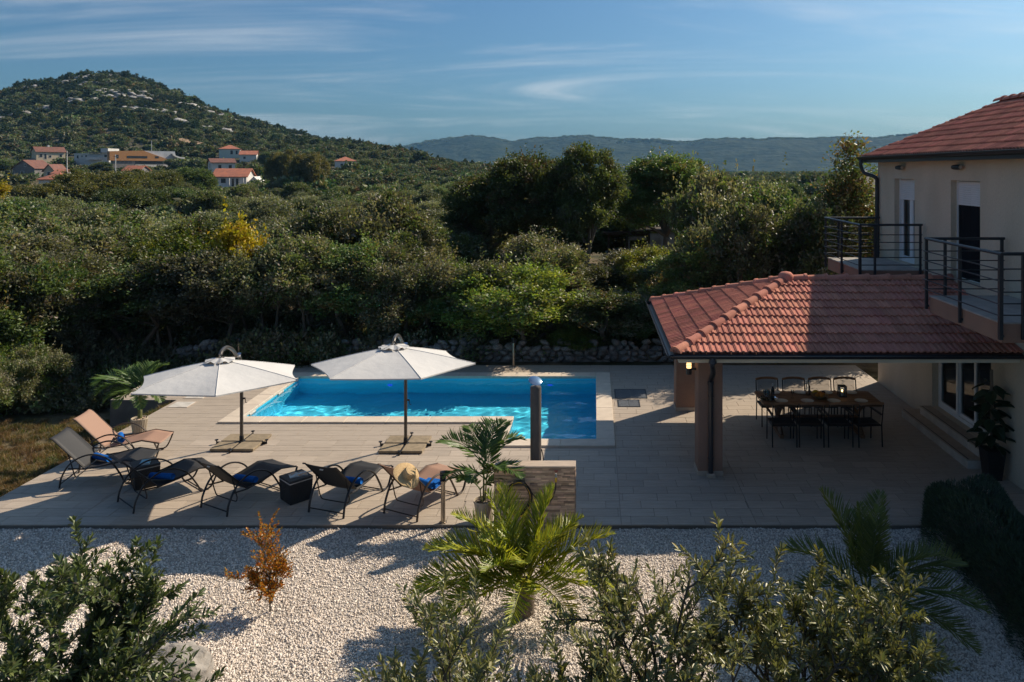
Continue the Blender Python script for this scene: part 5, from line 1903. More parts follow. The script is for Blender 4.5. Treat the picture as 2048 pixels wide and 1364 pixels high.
proto('gold', 6, (.85, .8, 2.5), 9, 360, 34, shoots=40, shoot_l=.6, clump_r=.2, pal=GOLD, h0=1.0, r0=.05, stems=1, base_z=.7, ragged=.5, L=.11, W=.075, fill=.2)
proto('oak', 7, (2.1, 1.9, 4.6), 22, 900, 56, shoots=40, shoot_l=.6, pal=HOLM + RUST[:1], h0=2.2, r0=.15, base_z=1.9, ragged=.3, L=.105, W=.062, clump_r=.20)
proto('oak', 8, (1.7, 1.6, 5.0), 19, 760, 56, shoots=40, shoot_l=.6, pal=HOLM + GREYG[3:], h0=2.4, r0=.13, base_z=1.7, ragged=.35, L=.105, W=.062, clump_r=.20)
proto('dome', 9, (3.6, 3.3, 4.6), 26, 1250, 48, pal=[(.17, .165, .06), (.13, .135, .052), (.20, .175, .06), (.10, .11, .045)], h0=1.4, r0=.2, base_z=.7, ragged=.18, L=.17, W=.105, clump_r=.30)
proto('dome', 10, (3.0, 2.8, 4.2), 22, 1050, 48, pal=HOLM + [(.060, .066, .030)], h0=1.3, r0=.18, base_z=.6, ragged=.18, L=.17, W=.105, clump_r=.28)
proto('olivebush', 11, (1.7, 1.6, 2.5), 13, 420, 46, shoots=24, shoot_l=.5, pal=OLIVG, h0=.8, r0=.09, base_z=.5, ragged=.25, L=.135, W=.062, clump_r=.22)
proto('olivebush', 12, (1.5, 1.5, 2.6), 12, 400, 46, shoots=24, shoot_l=.5, pal=OLIVG + GREYG[:1], h0=.8, r0=.09, base_z=.5, ragged=.3, L=.135, W=.062, clump_r=.22)
proto('greenbush', 13, (1.6, 1.5, 2.6), 13, 420, 46, shoots=24, shoot_l=.5, pal=HOLM + GREYG[:2], h0=.8, r0=.08, base_z=.4, ragged=.25, L=.135, W=.078, clump_r=.22)
proto('spire', 14, (1.2, 1.2, 4.6), 17, 1200, 40, pal=HOLM + RUST, h0=1.2, r0=.08, base_z=.3, ragged=.45, L=.085, W=.05,
      lobes=[(np.array([random.uniform(-.5, .5) * (1 - k / 17), random.uniform(-.5, .5) * (1 - k / 17), .6 + k * .26]), .85 * (1 - k / 19.5)) for k in range(17)])


def plant(kind, x, y, h, w, label, group, cat='tree', name=None, vi=None):
    """A tree or shrub of height h and width w at (x, y): trunk and crown under one Empty."""
    cm, tm, zt, q = PROTO[kind][vi if vi is not None else random.randrange(len(PROTO[kind]))]
    z = float(ground_z(x, y))
    e = empty(name or {'shrub': 'evergreen_shrub', 'oak': 'holm_oak', 'dome': 'round_tree', 'gold': 'yellow_tree', 'olivebush': 'olive_tree'}.get(kind, 'evergreen_shrub'), (x, y, z - .03), random.uniform(0, 6.28))
    s = w / 2 / q
    e.scale = (s, s, h / zt)
    tag(e, label, cat, group)
    link('crown', cm, e)
    link('trunk', tm, e)
    return e


def at_px(px, y, ytop, wpx):
    x = (px - 1188) * y / 1500
    return x, y, EYE - (ytop - 340) * y / 1500 - float(ground_z(x, y)), wpx * y / 1500


def pl(kind, px, y, ytop, wpx, label, group=None, **kw):
    x, y, h, w = at_px(px, y, ytop, wpx)
    if kind == 'shrub': h *= 1.22
    return plant(kind, x, y, h, w, label, group, **kw)


TH = 'evergreen shrubs in the thicket behind the stone wall'
TL_ = 'grey-green evergreen shrub in the dense thicket behind the dry stone wall'
LG = 'shrubs left of the terrace'
LL = 'dense leafy shrub on the lower ground left of the terrace'
# thicket left of the terrace
ORD = ['first', 'second', 'third', 'fourth', 'fifth', 'sixth', 'seventh', 'eighth', 'ninth', 'tenth', 'eleventh', 'twelfth', 'thirteenth', 'fourteenth']
for (px, y, yt, w) in ((-110, 20.6, 500, 230), (-10, 21.4, 505, 210), (70, 22.0, 545, 190), (140, 22.8, 570, 170), (60, 24.2, 470, 220), (175, 24.6, 505, 200), (-60, 24.0, 470, 240)):
    LK = LK + 1 if 'LK' in globals() else 0
    pl('shrub', px, y, yt, w, ('%s leafy shrub left of the terrace, %s' % (ORD[LK], 'in the front rank' if LK < 4 else 'in the taller rank behind')), LG, cat='shrub')
pl('bright', 20, 20.3, 660, 130, 'fresh green low shrub at the left edge of the terrace thicket', cat='shrub')
# front row
for (px, y, yt, w) in ((260, 23.6, 545, 220), (350, 23.9, 520, 190), (440, 23.6, 500, 190), (530, 24.0, 490, 190), (625, 23.7, 470, 180), (715, 24.0, 500, 190), (800, 23.6, 505, 190), (880, 24.2, 545, 150), (960, 23.6, 520, 150),
                       (1130, 24.0, 600, 170), (1215, 23.7, 590, 190), (1300, 24.0, 585, 190), (1370, 26.5, 520, 170)):
    TK = TK + 1 if 'TK' in globals() else 0
    pl('shrub', px, y, yt, w, 'grey-green shrub standing %s from the left along the dry stone wall' % ORD[TK], TH, cat='shrub')
pl('yellowgreen', 1040, 23.4, 500, 210, 'sunlit yellow-green shrub in the middle of the thicket behind the bollard', cat='shrub')
pl('yellowgreen', 905, 24.6, 500, 110, 'slim yellow-green shrub with rusty tips behind the right umbrella', cat='shrub')
pl('bright', 1150, 23.1, 640, 110, 'small bright green shrub leaning over the stone wall', cat='shrub')
pl('bright', 330, 26.5, 425, 190, 'lime green shrub with a rounded top rising above the thicket', cat='shrub')
pl('bright', 55, 30, 475, 150, 'bright green shrub at the far left of the thicket', cat='shrub')
pl('shrub', -40, 18.0, 690, 120, 'low evergreen shrub overhanging the bare bank at the left edge', cat='shrub')
pl('shrub', 60, 20.2, 700, 120, 'low evergreen shrub at the top of the bare bank near the potted palm', cat='shrub', vi=1)
pl('gold', 488, 24.4, 388, 125, 'small tree turned golden yellow rising from the thicket', cat='tree')
pl('gold', -14, 70, 345, 70, 'golden yellow autumn tree at the left edge of the valley', cat='tree')
# second row
for (px, y, yt, w) in ((120, 27, 450, 230), (220, 28, 430, 220), (420, 28.5, 455, 190), (560, 27.5, 455, 190), (660, 27, 430, 200), (750, 28, 400, 210), (840, 27.5, 430, 180), (1090, 28, 480, 190), (1180, 28.5, 530, 150)):
    SK = SK + 1 if 'SK' in globals() else 0
    pl('shrub', px, y, yt, w, 'taller shrub rising behind the front thicket, %s from the left' % ORD[SK], 'second row of the thicket', cat='shrub')
# oaks and the trees towards the house
pl('oak', 980, 36, 322, 165, 'spreading dark oak, leftmost of the tall oaks beyond the thicket', 'tall oaks beyond the thicket', vi=0)
pl('oak', 1062, 34, 284, 180, 'broad dark oak in the centre of the tall oaks beyond the thicket', 'tall oaks beyond the thicket', vi=0)
pl('oak', 1174, 33, 278, 135, 'slender dark oak with a visible bare trunk beyond the thicket', 'tall oaks beyond the thicket', vi=1)
pl('oak', 1330, 38, 288, 190, 'rounded dark oak standing behind the ruined shed', 'tall oaks beyond the thicket', vi=0)
pl('yellowgreen', 1300, 29, 470, 110, 'sunlit olive-green shrub in front of the ruined shed', cat='shrub')
pl('shrub', 1440, 27.5, 362, 200, 'big rounded shrub lit by the sun left of the villa balconies', cat='shrub', vi=1)
pl('shrub', 1540, 26.5, 366, 200, 'big rounded shrub nearest the villa balconies', cat='shrub', vi=0)
pl('shrub', 1385, 23.6, 505, 170, 'medium shrub behind the left hip of the pavilion roof', cat='shrub', vi=2)
pl('shrub', 1490, 23.3, 425, 215, 'medium shrub behind the ridge of the pavilion roof', cat='shrub', vi=1)
pl('shrub', 1610, 23.4, 405, 190, 'medium shrub between pavilion roof and rear balcony', cat='shrub', vi=0)
pl('spire', 1695, 24.0, 258, 200, 'tall pointed dark tree at the rear corner of the villa', cat='tree', name='pointed_tree')
pl('shrub', 1780, 25.0, 430, 170, 'shrub seen through the railing of the rear balcony', cat='shrub', vi=2)

# ruined shed
sx_, sy_ = (1262 - 1188) * 40 / 1500, 40.0
shed = empty('ruined_shed', (sx_, sy_, float(ground_z(sx_, sy_))), 0.06)
tag(shed, 'ruined pale shed with an empty window frame and sagging roof among the trees', 'shed')
m_oldwall = mat('old_wall_mat', (.34, .36, .38), .9, noise=(3, 6), col2=(.20, .19, .18), bump=(12, .5))
m_oldwood = mat('old_wood_mat', (.075, .055, .042), .9, noise=(8, 5))
MB().box(-1.3, 2.2, -.9, -.8, 0, 1.45).box(.9, 2.2, -.9, -.8, 1.45, 2.35).box(-1.3, -1.2, -.8, .9, 0, 1.3).box(2.1, 2.2, -.8, .9, 0, 2.35).build('wall', m_oldwall, shed)
rf = MB().box(-1.5, .7, -1.15, 1.1, 2.42, 2.5, mat=Matrix.Rotation(R(-2), 4, 'Y')).box(.7, 2.4, -1.1, 1.1, 2.48, 2.56)
rf.build('roof', m_oldwood, shed)
fr = MB().box(-1.32, -1.22, -.98, -.86, 1.3, 2.42).box(-.36, -.28, -.95, -.87, 1.45, 2.4).box(.82, .9, -.95, -.87, 1.45, 2.4).box(-1.22, .82, -.95, -.87, 2.26, 2.36)
fr.build('window_frame', m_oldwood, shed)
MB().box(-1.1, -.5, -.91, -.90, 1.65, 2.2).build('pane', m_glass, shed)
MB().box(-.22, .72, -.94, -.90, 2.02, 2.2).box(-.24, -.17, -.94, -.90, 1.45, 2.02).build('shutter', m_oldwall, shed)

# valley: trees one can tell apart, nearest first
random.seed(21)
spots = []
KN = {'olivebush': ('round grey-green olive tree in the valley groves', 'olive trees in the valley'), 'greenbush': ('dark green round tree scattered over the valley', 'dark trees in the valley'),
      'dome': ('broad domed tree among the fields of the valley', 'domed trees in the valley'), 'oak': ('tall dark oak in the valley', 'dark oaks in the valley'), 'shrub': ('tall grey-green bush at the near side of the valley', 'bushes at the near side of the valley')}
for (px, y, yt, w, k, lab) in ((190, 88, 334, 150, 'dome', 'huge yellowish domed tree before the beige house in the village'), (262, 76, 372, 130, 'dome', 'dark domed tree in front of the huge yellowish one'), (95, 84, 362, 120, 'dome', 'broad domed tree left of the huge yellowish one'),
                               (300, 105, 335, 110, 'dome', 'domed tree below the orange building of the village'), (385, 118, 330, 75, 'dome', 'dense dark tree left of the white gabled house'), (570, 150, 296, 60, 'dome', 'dark wide tree on the rise right of the village'),
                               (620, 145, 300, 75, 'dome', 'dark wide tree left of the lone white house'), (30, 95, 372, 110, 'dome', 'rounded tree at the left edge in front of the grey house'), (420, 70, 375, 80, 'greenbush', 'rounded dark tree below the white gabled house')):
    x, yy, h, ww = at_px(px, y, yt, w)
    plant(k, x, yy, h, ww, lab, None, vi=0 if px in (190, 95, 300) else None)
    spots.append((x, yy, ww / 2))
HP0 = [((q[0] - 1188) * q[1] / 1500, q[1]) for q in ((447, 190), (459, 150), (98, 150), (352, 165))]
for (px, y, yt, w) in ((142, 262, 314, 26), (230, 258, 313, 30), (345, 252, 318, 30), (405, 245, 316, 34), (62, 232, 330, 40), (8, 226, 326, 50), (318, 198, 344, 40), (410, 178, 350, 36), (532, 250, 301, 28), (92, 224, 339, 30), (205, 222, 336, 40), (285, 212, 341, 40), (505, 168, 364, 34), (432, 152, 384, 26), (392, 160, 362, 32), (655, 262, 322, 26), (730, 262, 324, 30), (560, 210, 335, 36)):
    x, yy, h, ww = at_px(px, y, yt, w)
    plant('greenbush', x, yy, max(h, ww * .7), ww, 'small dark round tree standing among the village houses', 'trees among the village houses')
    spots.append((x, yy, ww / 2))
tries = 0
made = 0
while made < 140 and tries < 6000:
    tries += 1
    y = 29.5 * (155 / 29.5) ** random.random()
    px = random.uniform(-40, 1010 if y < 60 else 1000) if random.random() < .86 else random.uniform(1220, 1640)
    x = (px - 1188) * y / 1500
    kind = random.choices(('olivebush', 'greenbush', 'dome', 'shrub'), (5, 4, .5, 2 if y < 50 else 0))[0]
    w = {'olivebush': random.uniform(2.6, 4.2), 'greenbush': random.uniform(2.4, 4.4), 'dome': random.uniform(5, 7), 'shrub': random.uniform(2.6, 3.8)}[kind]
    if any((x - a) ** 2 + (y - b) ** 2 < (.82 * (w / 2 + c)) ** 2 for a, b, c in spots): continue
    if abs(x - sx_) < 2.6 and 36 < y < 43: continue
    if any(abs(x - q[0]) < 7 and q[1] - 18 < y < q[1] + 9 for q in HP0): continue
    h = w * random.uniform(.80, 1.05) if kind != 'shrub' else random.uniform(2.8, 3.6)
    h = min(h, 4.6)
    spots.append((x, y, w / 2))
    plant(kind, x, y, h, w, *KN[kind])
    made += 1
print('valley trees', made)


# ------------------------------------------------------------------ scattered scrub, pines, rocks (countless)
def scatter(name, pts, scl, rot, protos, label, cat):
    """One object: geometry nodes put copies of the given meshes on its vertices."""
    me = bpy.data.meshes.new(name)
    me.vertices.add(len(pts)); me.vertices.foreach_set('co', np.asarray(pts, np.float32).ravel())
    for an, ty, val in (('scl', 'FLOAT_VECTOR', scl), ('rot', 'FLOAT_VECTOR', rot)):
        a = me.attributes.new(an, ty, 'POINT'); a.data.foreach_set('vector', np.asarray(val, np.float32).ravel())
    a = me.attributes.new('idx', 'INT', 'POINT'); a.data.foreach_set('value', np.random.default_rng(1).integers(0, len(protos), len(pts)).astype(np.int32))
    o = link(name, me)
    ng = bpy.data.node_groups.new(name + '_nodes', 'GeometryNodeTree')
    ng.interface.new_socket('Geometry', in_out='INPUT', socket_type='NodeSocketGeometry')
    ng.interface.new_socket('Geometry', in_out='OUTPUT', socket_type='NodeSocketGeometry')
    gi, go = ng.nodes.new('NodeGroupInput'), ng.nodes.new('NodeGroupOutput')
    co = bpy.data.collections.new(name + '_sources')
    for k, pm in enumerate(protos):
        po = bpy.data.objects.new('%s_source_%d' % (name, k), pm)
        co.objects.link(po)
    ci = ng.nodes.new('GeometryNodeCollectionInfo'); ci.inputs['Collection'].default_value = co
    ci.inputs['Separate Children'].default_value = True; ci.inputs['Reset Children'].default_value = True
    ip = ng.nodes.new('GeometryNodeInstanceOnPoints'); ip.inputs['Pick Instance'].default_value = True

    def named(n_, ty):
        q = ng.nodes.new('GeometryNodeInputNamedAttribute'); q.data_type = ty; q.inputs['Name'].default_value = n_
        return q.outputs['Attribute']
    ng.links.new(gi.outputs[0], ip.inputs['Points']); ng.links.new(ci.outputs[0], ip.inputs['Instance'])
    ng.links.new(named('idx', 'INT'), ip.inputs['Instance Index'])
    ng.links.new(named('scl', 'FLOAT_VECTOR'), ip.inputs['Scale'])
    e2r = ng.nodes.new('FunctionNodeEulerToRotation'); ng.links.new(named('rot', 'FLOAT_VECTOR'), e2r.inputs[0])
    ng.links.new(e2r.outputs[0], ip.inputs['Rotation'])
    ng.links.new(ip.outputs[0], go.inputs[0])
    md = o.modifiers.new('scatter', 'NODES'); md.node_group = ng
    tag(o, label, cat, kind='stuff')
    return o


def tuft(seed, size, ncl, per, L, W, pal, **kw):
    return crown('tuft', seed, size, 9, ncl, per, L, W, pal, m_leaf_far, clump_r=.34, **kw)[0]


tufts = [tuft(51, (1.1, 1.1, 1.5), 90, 14, .42, .26, HOLM + RUST[:1], base_z=-.1), tuft(52, (1.2, 1.0, 1.3), 90, 14, .42, .26, GREYG + HOLM, base_z=-.1), tuft(53, (1.0, 1.1, 1.7), 90, 14, .42, .24, OLIVG + HOLM[:2], base_z=-.1),
         tuft(54, (1.1, 1.1, 1.4), 80, 14, .42, .26, HOLM + RUST + [(.10, .10, .03)], base_z=-.1)]
rr = np.random.default_rng(77)
N = 17000
yv = 44 + (600 - 44) * rr.random(N) ** .62
uv = rr.uniform(-.86, .34, N)
xv = uv * yv
keepm = np.ones(N, bool)
for (a, b, c) in spots:
    near = (abs(xv - a) < c * .8) & (abs(yv - b) < c * .8)
    keepm &= ~near
clear = (np.sin(xv * .045 + 1.2) * np.cos(yv * .033) + .6 * np.sin(xv * .11 - yv * .07) > 1.0) & (yv < 260)      # open field patches
keepm &= ~clear
xv, yv = xv[keepm], yv[keepm]
zv = ground_z(xv, yv)
s0 = rr.uniform(.6, 1.6, len(xv)) * np.where(yv < 120, .8, 1.0) * np.where(yv > 300, 1.15, 1)
big = rr.random(len(xv)) < .06
s0 = np.where(big, s0 * 1.7, s0)
SCRUB = (xv, yv, zv, s0)
n = len(xv)
HP = [hit(*q) for q in ((110, 336), (183, 334), (290, 336), (270, 336), (315, 336), (459, 317), (496, 324), (691, 338), (372, 333), (47, 357))] + [((q[0] - 1188) * q[1] / 1500, q[1]) for q in ((447, 190), (459, 150), (98, 150), (98, 190), (262, 200), (352, 165), (268, 190), (116, 185))]
keepm = np.ones(len(xv), bool)
for q in HP:
    keepm &= ~((abs(xv - q[0]) < 6.5) & (yv > q[1] - 16) & (yv < q[1] + 10))
xv, yv, zv, s0 = xv[keepm], yv[keepm], zv[keepm], s0[keepm]
SCRUB = (xv, yv, zv, s0)
n = len(xv)
scrub = scatter('scrub', np.stack([xv, yv, zv - .1], 1), np.stack([s0, s0, s0 * rr.uniform(.7, 1.15, n)], 1), np.stack([np.zeros(n), np.zeros(n), rr.uniform(0, 6.28, n)], 1), tufts, 'dark green scrub covering the valley and the hill', 'scrub')
# pines along the crest and upper hill
pines = []
for k in range(3):
    hgt = 1.0
    lob = [(np.array([random.uniform(-.12, .12), random.uniform(-.12, .12), .28 + .62 * q / 8]), (.34 - .27 * q / 8) * random.uniform(.8, 1.15)) for q in range(9)]
    cm = crown('pine_source', 60 + k, (.4, .4, 1), 9, 75, 12, .115, .05, [(.030, .052, .016), (.040, .062, .020), (.052, .07, .024)], m_leaf_far, clump_r=.075, lobes=lob, ragged=.3)[0]
    pines.append(cm)
N = 2600
px_ = rr.uniform(-60, 960, N)
yy = 520 + rr.normal(0, 1, N) * 26
yy = np.where(rr.random(N) < .34, rr.uniform(330, 515, N), yy)
xx = (px_ - 1188) / 1500 * yy
cl = np.sin(xx * .035 + .7) * np.cos(yy * .04) + .5 * np.sin(xx * .09 + 2 + yy * .05)
kp = (cl > -.15) | (rr.random(N) < .25)
kp &= ~((yy < 500) & (rr.random(N) < .35))
xx, yy = xx[kp], yy[kp]
n = len(xx)
zz_ = ground_z(xx, yy)
hh = rr.uniform(3.0, 7.0, n) * np.where(xx < -150, 1.0, .85)
scatter('hill_pines', np.stack([xx, yy, zz_ - .4], 1), np.stack([hh * rr.uniform(.8, 1.2, n), hh * rr.uniform(.8, 1.2, n), hh], 1), np.stack([rr.normal(0, .04, n), rr.normal(0, .04, n), rr.uniform(0, 6.28, n)], 1), pines, 'dark green pines along the crest and slopes of the hill', 'pine wood')
# pale limestone on the hillside
N = 1700
px_ = rr.normal(250, 150, N); yy = rr.uniform(370, 514, N)
xx = (px_ - 1188) / 1500 * yy
cl = np.sin(xx * .05 + 2.1) * np.cos(yy * .06 + .3) + .6 * np.sin(xx * .12 + 1 - yy * .09)
kp = cl > .35
xx, yy = xx[kp], yy[kp]; n = len(xx)
m_lime = mat('limestone_mat', (.40, .38, .36), .9, noise=(1.5, 6), col2=(.24, .23, .22))
rocks = []
for k in range(3):
    v, f = rock_mesh(300 + k); rocks.append(big_mesh('rock_source', v, f, m_lime))
s0 = rr.uniform(.8, 2.6, n)
scatter('hill_rocks', np.stack([xx, yy, ground_z(xx, yy) + 1.3], 1), np.stack([s0 * 1.7, s0, s0 * .55], 1), np.stack([rr.normal(0, .2, n), rr.normal(0, .2, n), rr.uniform(0, 6.28, n)], 1), rocks, 'pale limestone outcrops between the scrub of the hillside', 'rocks')
# bushes of the far ridge crest and the plain at its foot
N = 5200
yy = np.where(rr.random(N) < .45, rr.normal(RY, 60, N), rr.uniform(650, 1500, N))
px_ = rr.uniform(780, 1850, N)
xx = (px_ - 1188) / 1500 * yy
zz_ = np.where(yy > 2000, np.interp(xx * RY / yy, rx, base) * np.interp(yy - RY, [-300, 0, 300], [.7, 1, .93]) - 3, -2.2)
s0 = np.where(yy > 2000, rr.uniform(3.5, 8, N), rr.uniform(2, 4.5, N))
scatter('far_woods', np.stack([xx, yy, zz_], 1), np.stack([s0, s0, s0 * .8], 1), np.stack([np.zeros(N), np.zeros(N), rr.uniform(0, 6.28, N)], 1), tufts, 'woods on the far ridge and the plain before it', 'woods')
# undergrowth under the thicket and along the terrace
N = 900
xx = rr.uniform(-19, 6, N); yy = rr.uniform(22.75, 27, N)
l2 = rr.random(N) < .3
xx = np.where(l2, rr.uniform(-19, -13.4, N), xx); yy = np.where(l2, rr.uniform(20.2, 23.5, N), yy)
l3 = rr.random(N) < .16
xx = np.where(l3, rr.uniform(-12.6, -7.6, N), xx); yy = np.where(l3, rr.uniform(22.15, 22.6, N), yy)
low = [crown('undergrowth_source', 70 + k, (.45, .45, .6), 6, 60, 14, .085, .045, pal, m_leaf, clump_r=.14, base_z=-.05, ragged=.5)[0] for k, pal in enumerate((HOLM + GREYG, GREYG, HOLM + RUST))]
s0 = rr.uniform(.6, 1.6, N)
scatter('undergrowth', np.stack([xx, yy, ground_z(xx, yy)], 1), np.stack([s0, s0, s0], 1), np.stack([np.zeros(N), np.zeros(N), rr.uniform(0, 6.28, N)], 1), low, 'low undergrowth beneath the thicket', 'undergrowth')
# dry grass and creeping plants on the bank left of the terrace
DRY = [(.26, .165, .085), (.20, .125, .065), (.13, .09, .045), (.30, .21, .115)]


def grass_source(seed, pal, n=70, h=.22):
    r2 = np.random.default_rng(seed)
    C_ = np.stack([r2.normal(0, .09, n), r2.normal(0, .09, n), np.full(n, h * .4)], 1)
    D = np.stack([r2.normal(0, .55, n), r2.normal(0, .55, n), np.ones(n)], 1)
    cols = np.array(pal)[r2.integers(0, len(pal), n)] * r2.uniform(.7, 1.2, (n, 1))
    V_, F_, cc_ = leaves(C_, D, r2.normal(size=(n, 3)), h * r2.uniform(.6, 1.3, n), np.full(n, .013), cols)
    return big_mesh('grass_source', V_, F_, m_leaf, cols=cc_)


N = 1500
yy = rr.uniform(11.8, 19.5, N)
xx = -10.42 - rr.random(N) ** 1.3 * 5.5
cl = np.sin(xx * 1.7) * np.cos(yy * 1.3) + rr.normal(0, .5, N)
s0 = rr.uniform(.3, .85, N)
scatter('dry_grass', np.stack([xx, yy, ground_z(xx, yy)], 1), np.stack([s0, s0, s0], 1), np.stack([np.zeros(N), np.zeros(N), rr.uniform(0, 6.28, N)], 1),
        [grass_source(81, DRY), grass_source(82, DRY + [(.07, .08, .025)]), grass_source(83, [(.10, .12, .03), (.08, .10, .025)] + DRY[:1])], 'dry grass and weeds on the bank left of the terrace', 'grass')

# ------------------------------------------------------------------ village on the slope
m_vroof = mat('village_roof_mat', (.42, .15, .085), .85, noise=(1.2, 6), col2=(.30, .115, .075), rnd=.12)
m_vroof_old = mat('village_old_roof_mat', (.20, .085, .06), .85, noise=(1.2, 5), col2=(.14, .065, .05))
m_vwall = mat('village_white_wall_mat', (.62, .60, .57), .85, noise=(.6, 5), col2=(.55, .53, .5))
m_vbeige = mat('village_beige_wall_mat', (.56, .46, .32), .85, noise=(.6, 5), col2=(.50, .41, .28))
m_vgrey = mat('village_grey_stone_mat', (.22, .20, .19), .9, noise=(1.5, 6), col2=(.15, .14, .135))
m_vorange = mat('village_orange_panel_mat', (.42, .20, .075), .7, noise=(.9, 5), col2=(.35, .165, .06), stretch=(1, 1, 6))
m_vmint = mat('village_mint_wall_mat', (.44, .52, .48), .85)
m_win = mat('village_window_mat', (.03, .035, .04), .2, spec=.6)


def village(px, py, w, d, h, rz, wall_m, roof_m, rtype, rise, wins, label, name='village_house', over=.35, y=None, sink=1.2, chimney=None):
    """A house whose base is seen at (px, py); w along its front, d deep, h to the eaves; wins = (face, u, v, width, height)."""
    if y is None:
        x, y, z = hit(px, py)
    else:
        x, z = (px - 1188) * y / 1500, EYE + (340 - py) * y / 1500
    e = empty(name, (x, y, z), R(rz))
    tag(e, label, 'house')
    b = MB()
    hw = w / 2
    if rtype == 'gablex':
        b.box(-hw, hw, 0, d, -sink, h)
    elif rtype == 'gabley':
        b.raw([(-hw, 0, -sink), (hw, 0, -sink), (hw, 0, h), (0, 0, h + rise), (-hw, 0, h), (-hw, d, -sink), (hw, d, -sink), (hw, d, h), (0, d, h + rise), (-hw, d, h)],
              [(0, 1, 2, 3, 4), (9, 8, 7, 6, 5), (1, 6, 7, 2), (5, 0, 4, 9)])
    else:
        b.box(-hw, hw, 0, d, -sink, h)
    if rtype == 'gablex':
        for sx in (-1, 1):
            t = [(sx * hw, 0, h), (sx * hw, d, h), (sx * hw, d / 2, h + rise)]
            b.face(t if sx > 0 else t[::-1])
    b.build('wall', wall_m, e)
    r = MB()
    T = .14
    o = over

    def slab(q):
        r.face([(p[0], p[1], p[2] + T) for p in q])
        r.face([q[k] for k in range(len(q))][::-1])
        for k in range(len(q)):
            a, c = q[k], q[(k + 1) % len(q)]
            r.face([a, c, (c[0], c[1], c[2] + T), (a[0], a[1], a[2] + T)])
    if rtype == 'gablex':
        k = o * rise / (d / 2)
        slab([(-hw - o, -o, h - k), (hw + o, -o, h - k), (hw + o, d / 2, h + rise), (-hw - o, d / 2, h + rise)])
        slab([(hw + o, d + o, h - k), (-hw - o, d + o, h - k), (-hw - o, d / 2, h + rise), (hw + o, d / 2, h + rise)])
    elif rtype == 'gabley':
        k = o * rise / hw
        slab([(-hw - o, d + o, h - k), (-hw - o, -o, h - k), (0, -o, h + rise), (0, d + o, h + rise)])
        slab([(hw + o, -o, h - k), (hw + o, d + o, h - k), (0, d + o, h + rise), (0, -o, h + rise)])
    elif rtype == 'hip':
        a, b_, c, dd = (-hw - o, -o, h), (hw + o, -o, h), (hw + o, d + o, h), (-hw - o, d + o, h)
        q = max(0, (w - d) / 2)
        p0, p1 = (-q, d / 2, h + rise), (q, d / 2, h + rise)
        if q < .05:
            for f in ((a, b_), (b_, c), (c, dd), (dd, a)): slab([f[0], f[1], p0])
        else:
            slab([a, b_, p1, p0]); slab([b_, c, p1]); slab([c, dd, p0, p1]); slab([dd, a, p0])
    elif rtype == 'flat':
        r.box(-hw - o, hw + o, -o, d + o, h + .002, h + .22)
    rf_ = r.build('roof', roof_m, e)
    if chimney:
        MB().box(chimney[0] - .3, chimney[0] + .3, chimney[1] - .3, chimney[1] + .3, h, h + rise + .7).build('chimney', m_vwall, rf_)
    for (face, u, v, ww, hh) in wins:
        m_ = MB(); g = MB(); t = .09
        if face == 'f':
            m_.box(u - t, u + ww + t, -.05, -.004, v - t, v).box(u - t, u + ww + t, -.05, -.004, v + hh, v + hh + t).box(u - t, u, -.05, -.004, v, v + hh).box(u + ww, u + ww + t, -.05, -.004, v, v + hh)
            g.box(u, u + ww, -.02, -.003, v, v + hh)
        else:
            X = -hw if face == 'l' else hw
            s = -1 if face == 'l' else 1
            x0, x1 = sorted((X + s * .004, X + s * .05)); y0, y1 = sorted((X + s * .003, X + s * .02))
            m_.box(x0, x1, u - t, u + ww + t, v - t, v).box(x0, x1, u - t, u + ww + t, v + hh, v + hh + t).box(x0, x1, u - t, u, v, v + hh).box(x0, x1, u + ww, u + ww + t, v, v + hh)
            g.box(y0, y1, u, u + ww, v, v + hh)
        f = m_.build('window', m_vwall, e)
        g.build('pane', m_win, f)
    return e


# beige two storey house with an outside stair on its shaded side
e = village(102, 336, 8.6, 3.9, 5.6, 56, m_vbeige, m_vroof_old, 'gablex', 1.5, [('f', -3.4, 3.6, .9, 1.1), ('f', -2.0, 3.0, .7, 1.7), ('f', -.6, 3.5, .7, .8), ('f', 2.5, 3.4, .8, 1.3), ('f', 2.5, .9, .8, 1.0)], 'beige two storey house with dark red roof and outside stair on the slope', chimney=(0, 2.2))
st = MB()
for k in range(10):
    st.box(-6.6 + k * .28, -6.6 + (k + 1) * .28 + .01, 1.0, 2.3, -1.0, .35 + k * .3)
st.box(-3.8 - 1.2, -3.803, 1.0, 5.0, -1, 3.1)
st.build('outside_stair', m_vgrey, e)
# pale blue flat house with balconies
e = village(183, 334, 11.4, 6, 4.4, 3, m_vwall, m_vwall, 'flat', 0, [('f', -4.8, 2.9, .6, 1.0), ('f', -3.3, 3.3, .4, .6), ('f', -2.0, 3.3, .5, .7), ('f', 4.2, 3.3, .9, .9), ('f', 4.2, .9, .9, .9)], 'white flat roofed house with long balconies on the slope', over=.12)
MB().box(-.9, 3.3, -1.6, -.004, 2.45, 3.35).box(-.9, 3.3, -1.6, -.004, 0.4, .6).build('balcony', m_vwall, e)
MB().box(-.9, 3.6, -1.5, -.01, 4.75, 4.95).build('canopy_roof', m_vgrey, e)
MB().box(3.3, 5.7, -.5, 6, 4.84, 6.3).build('upper_storey', m_vwall, e)
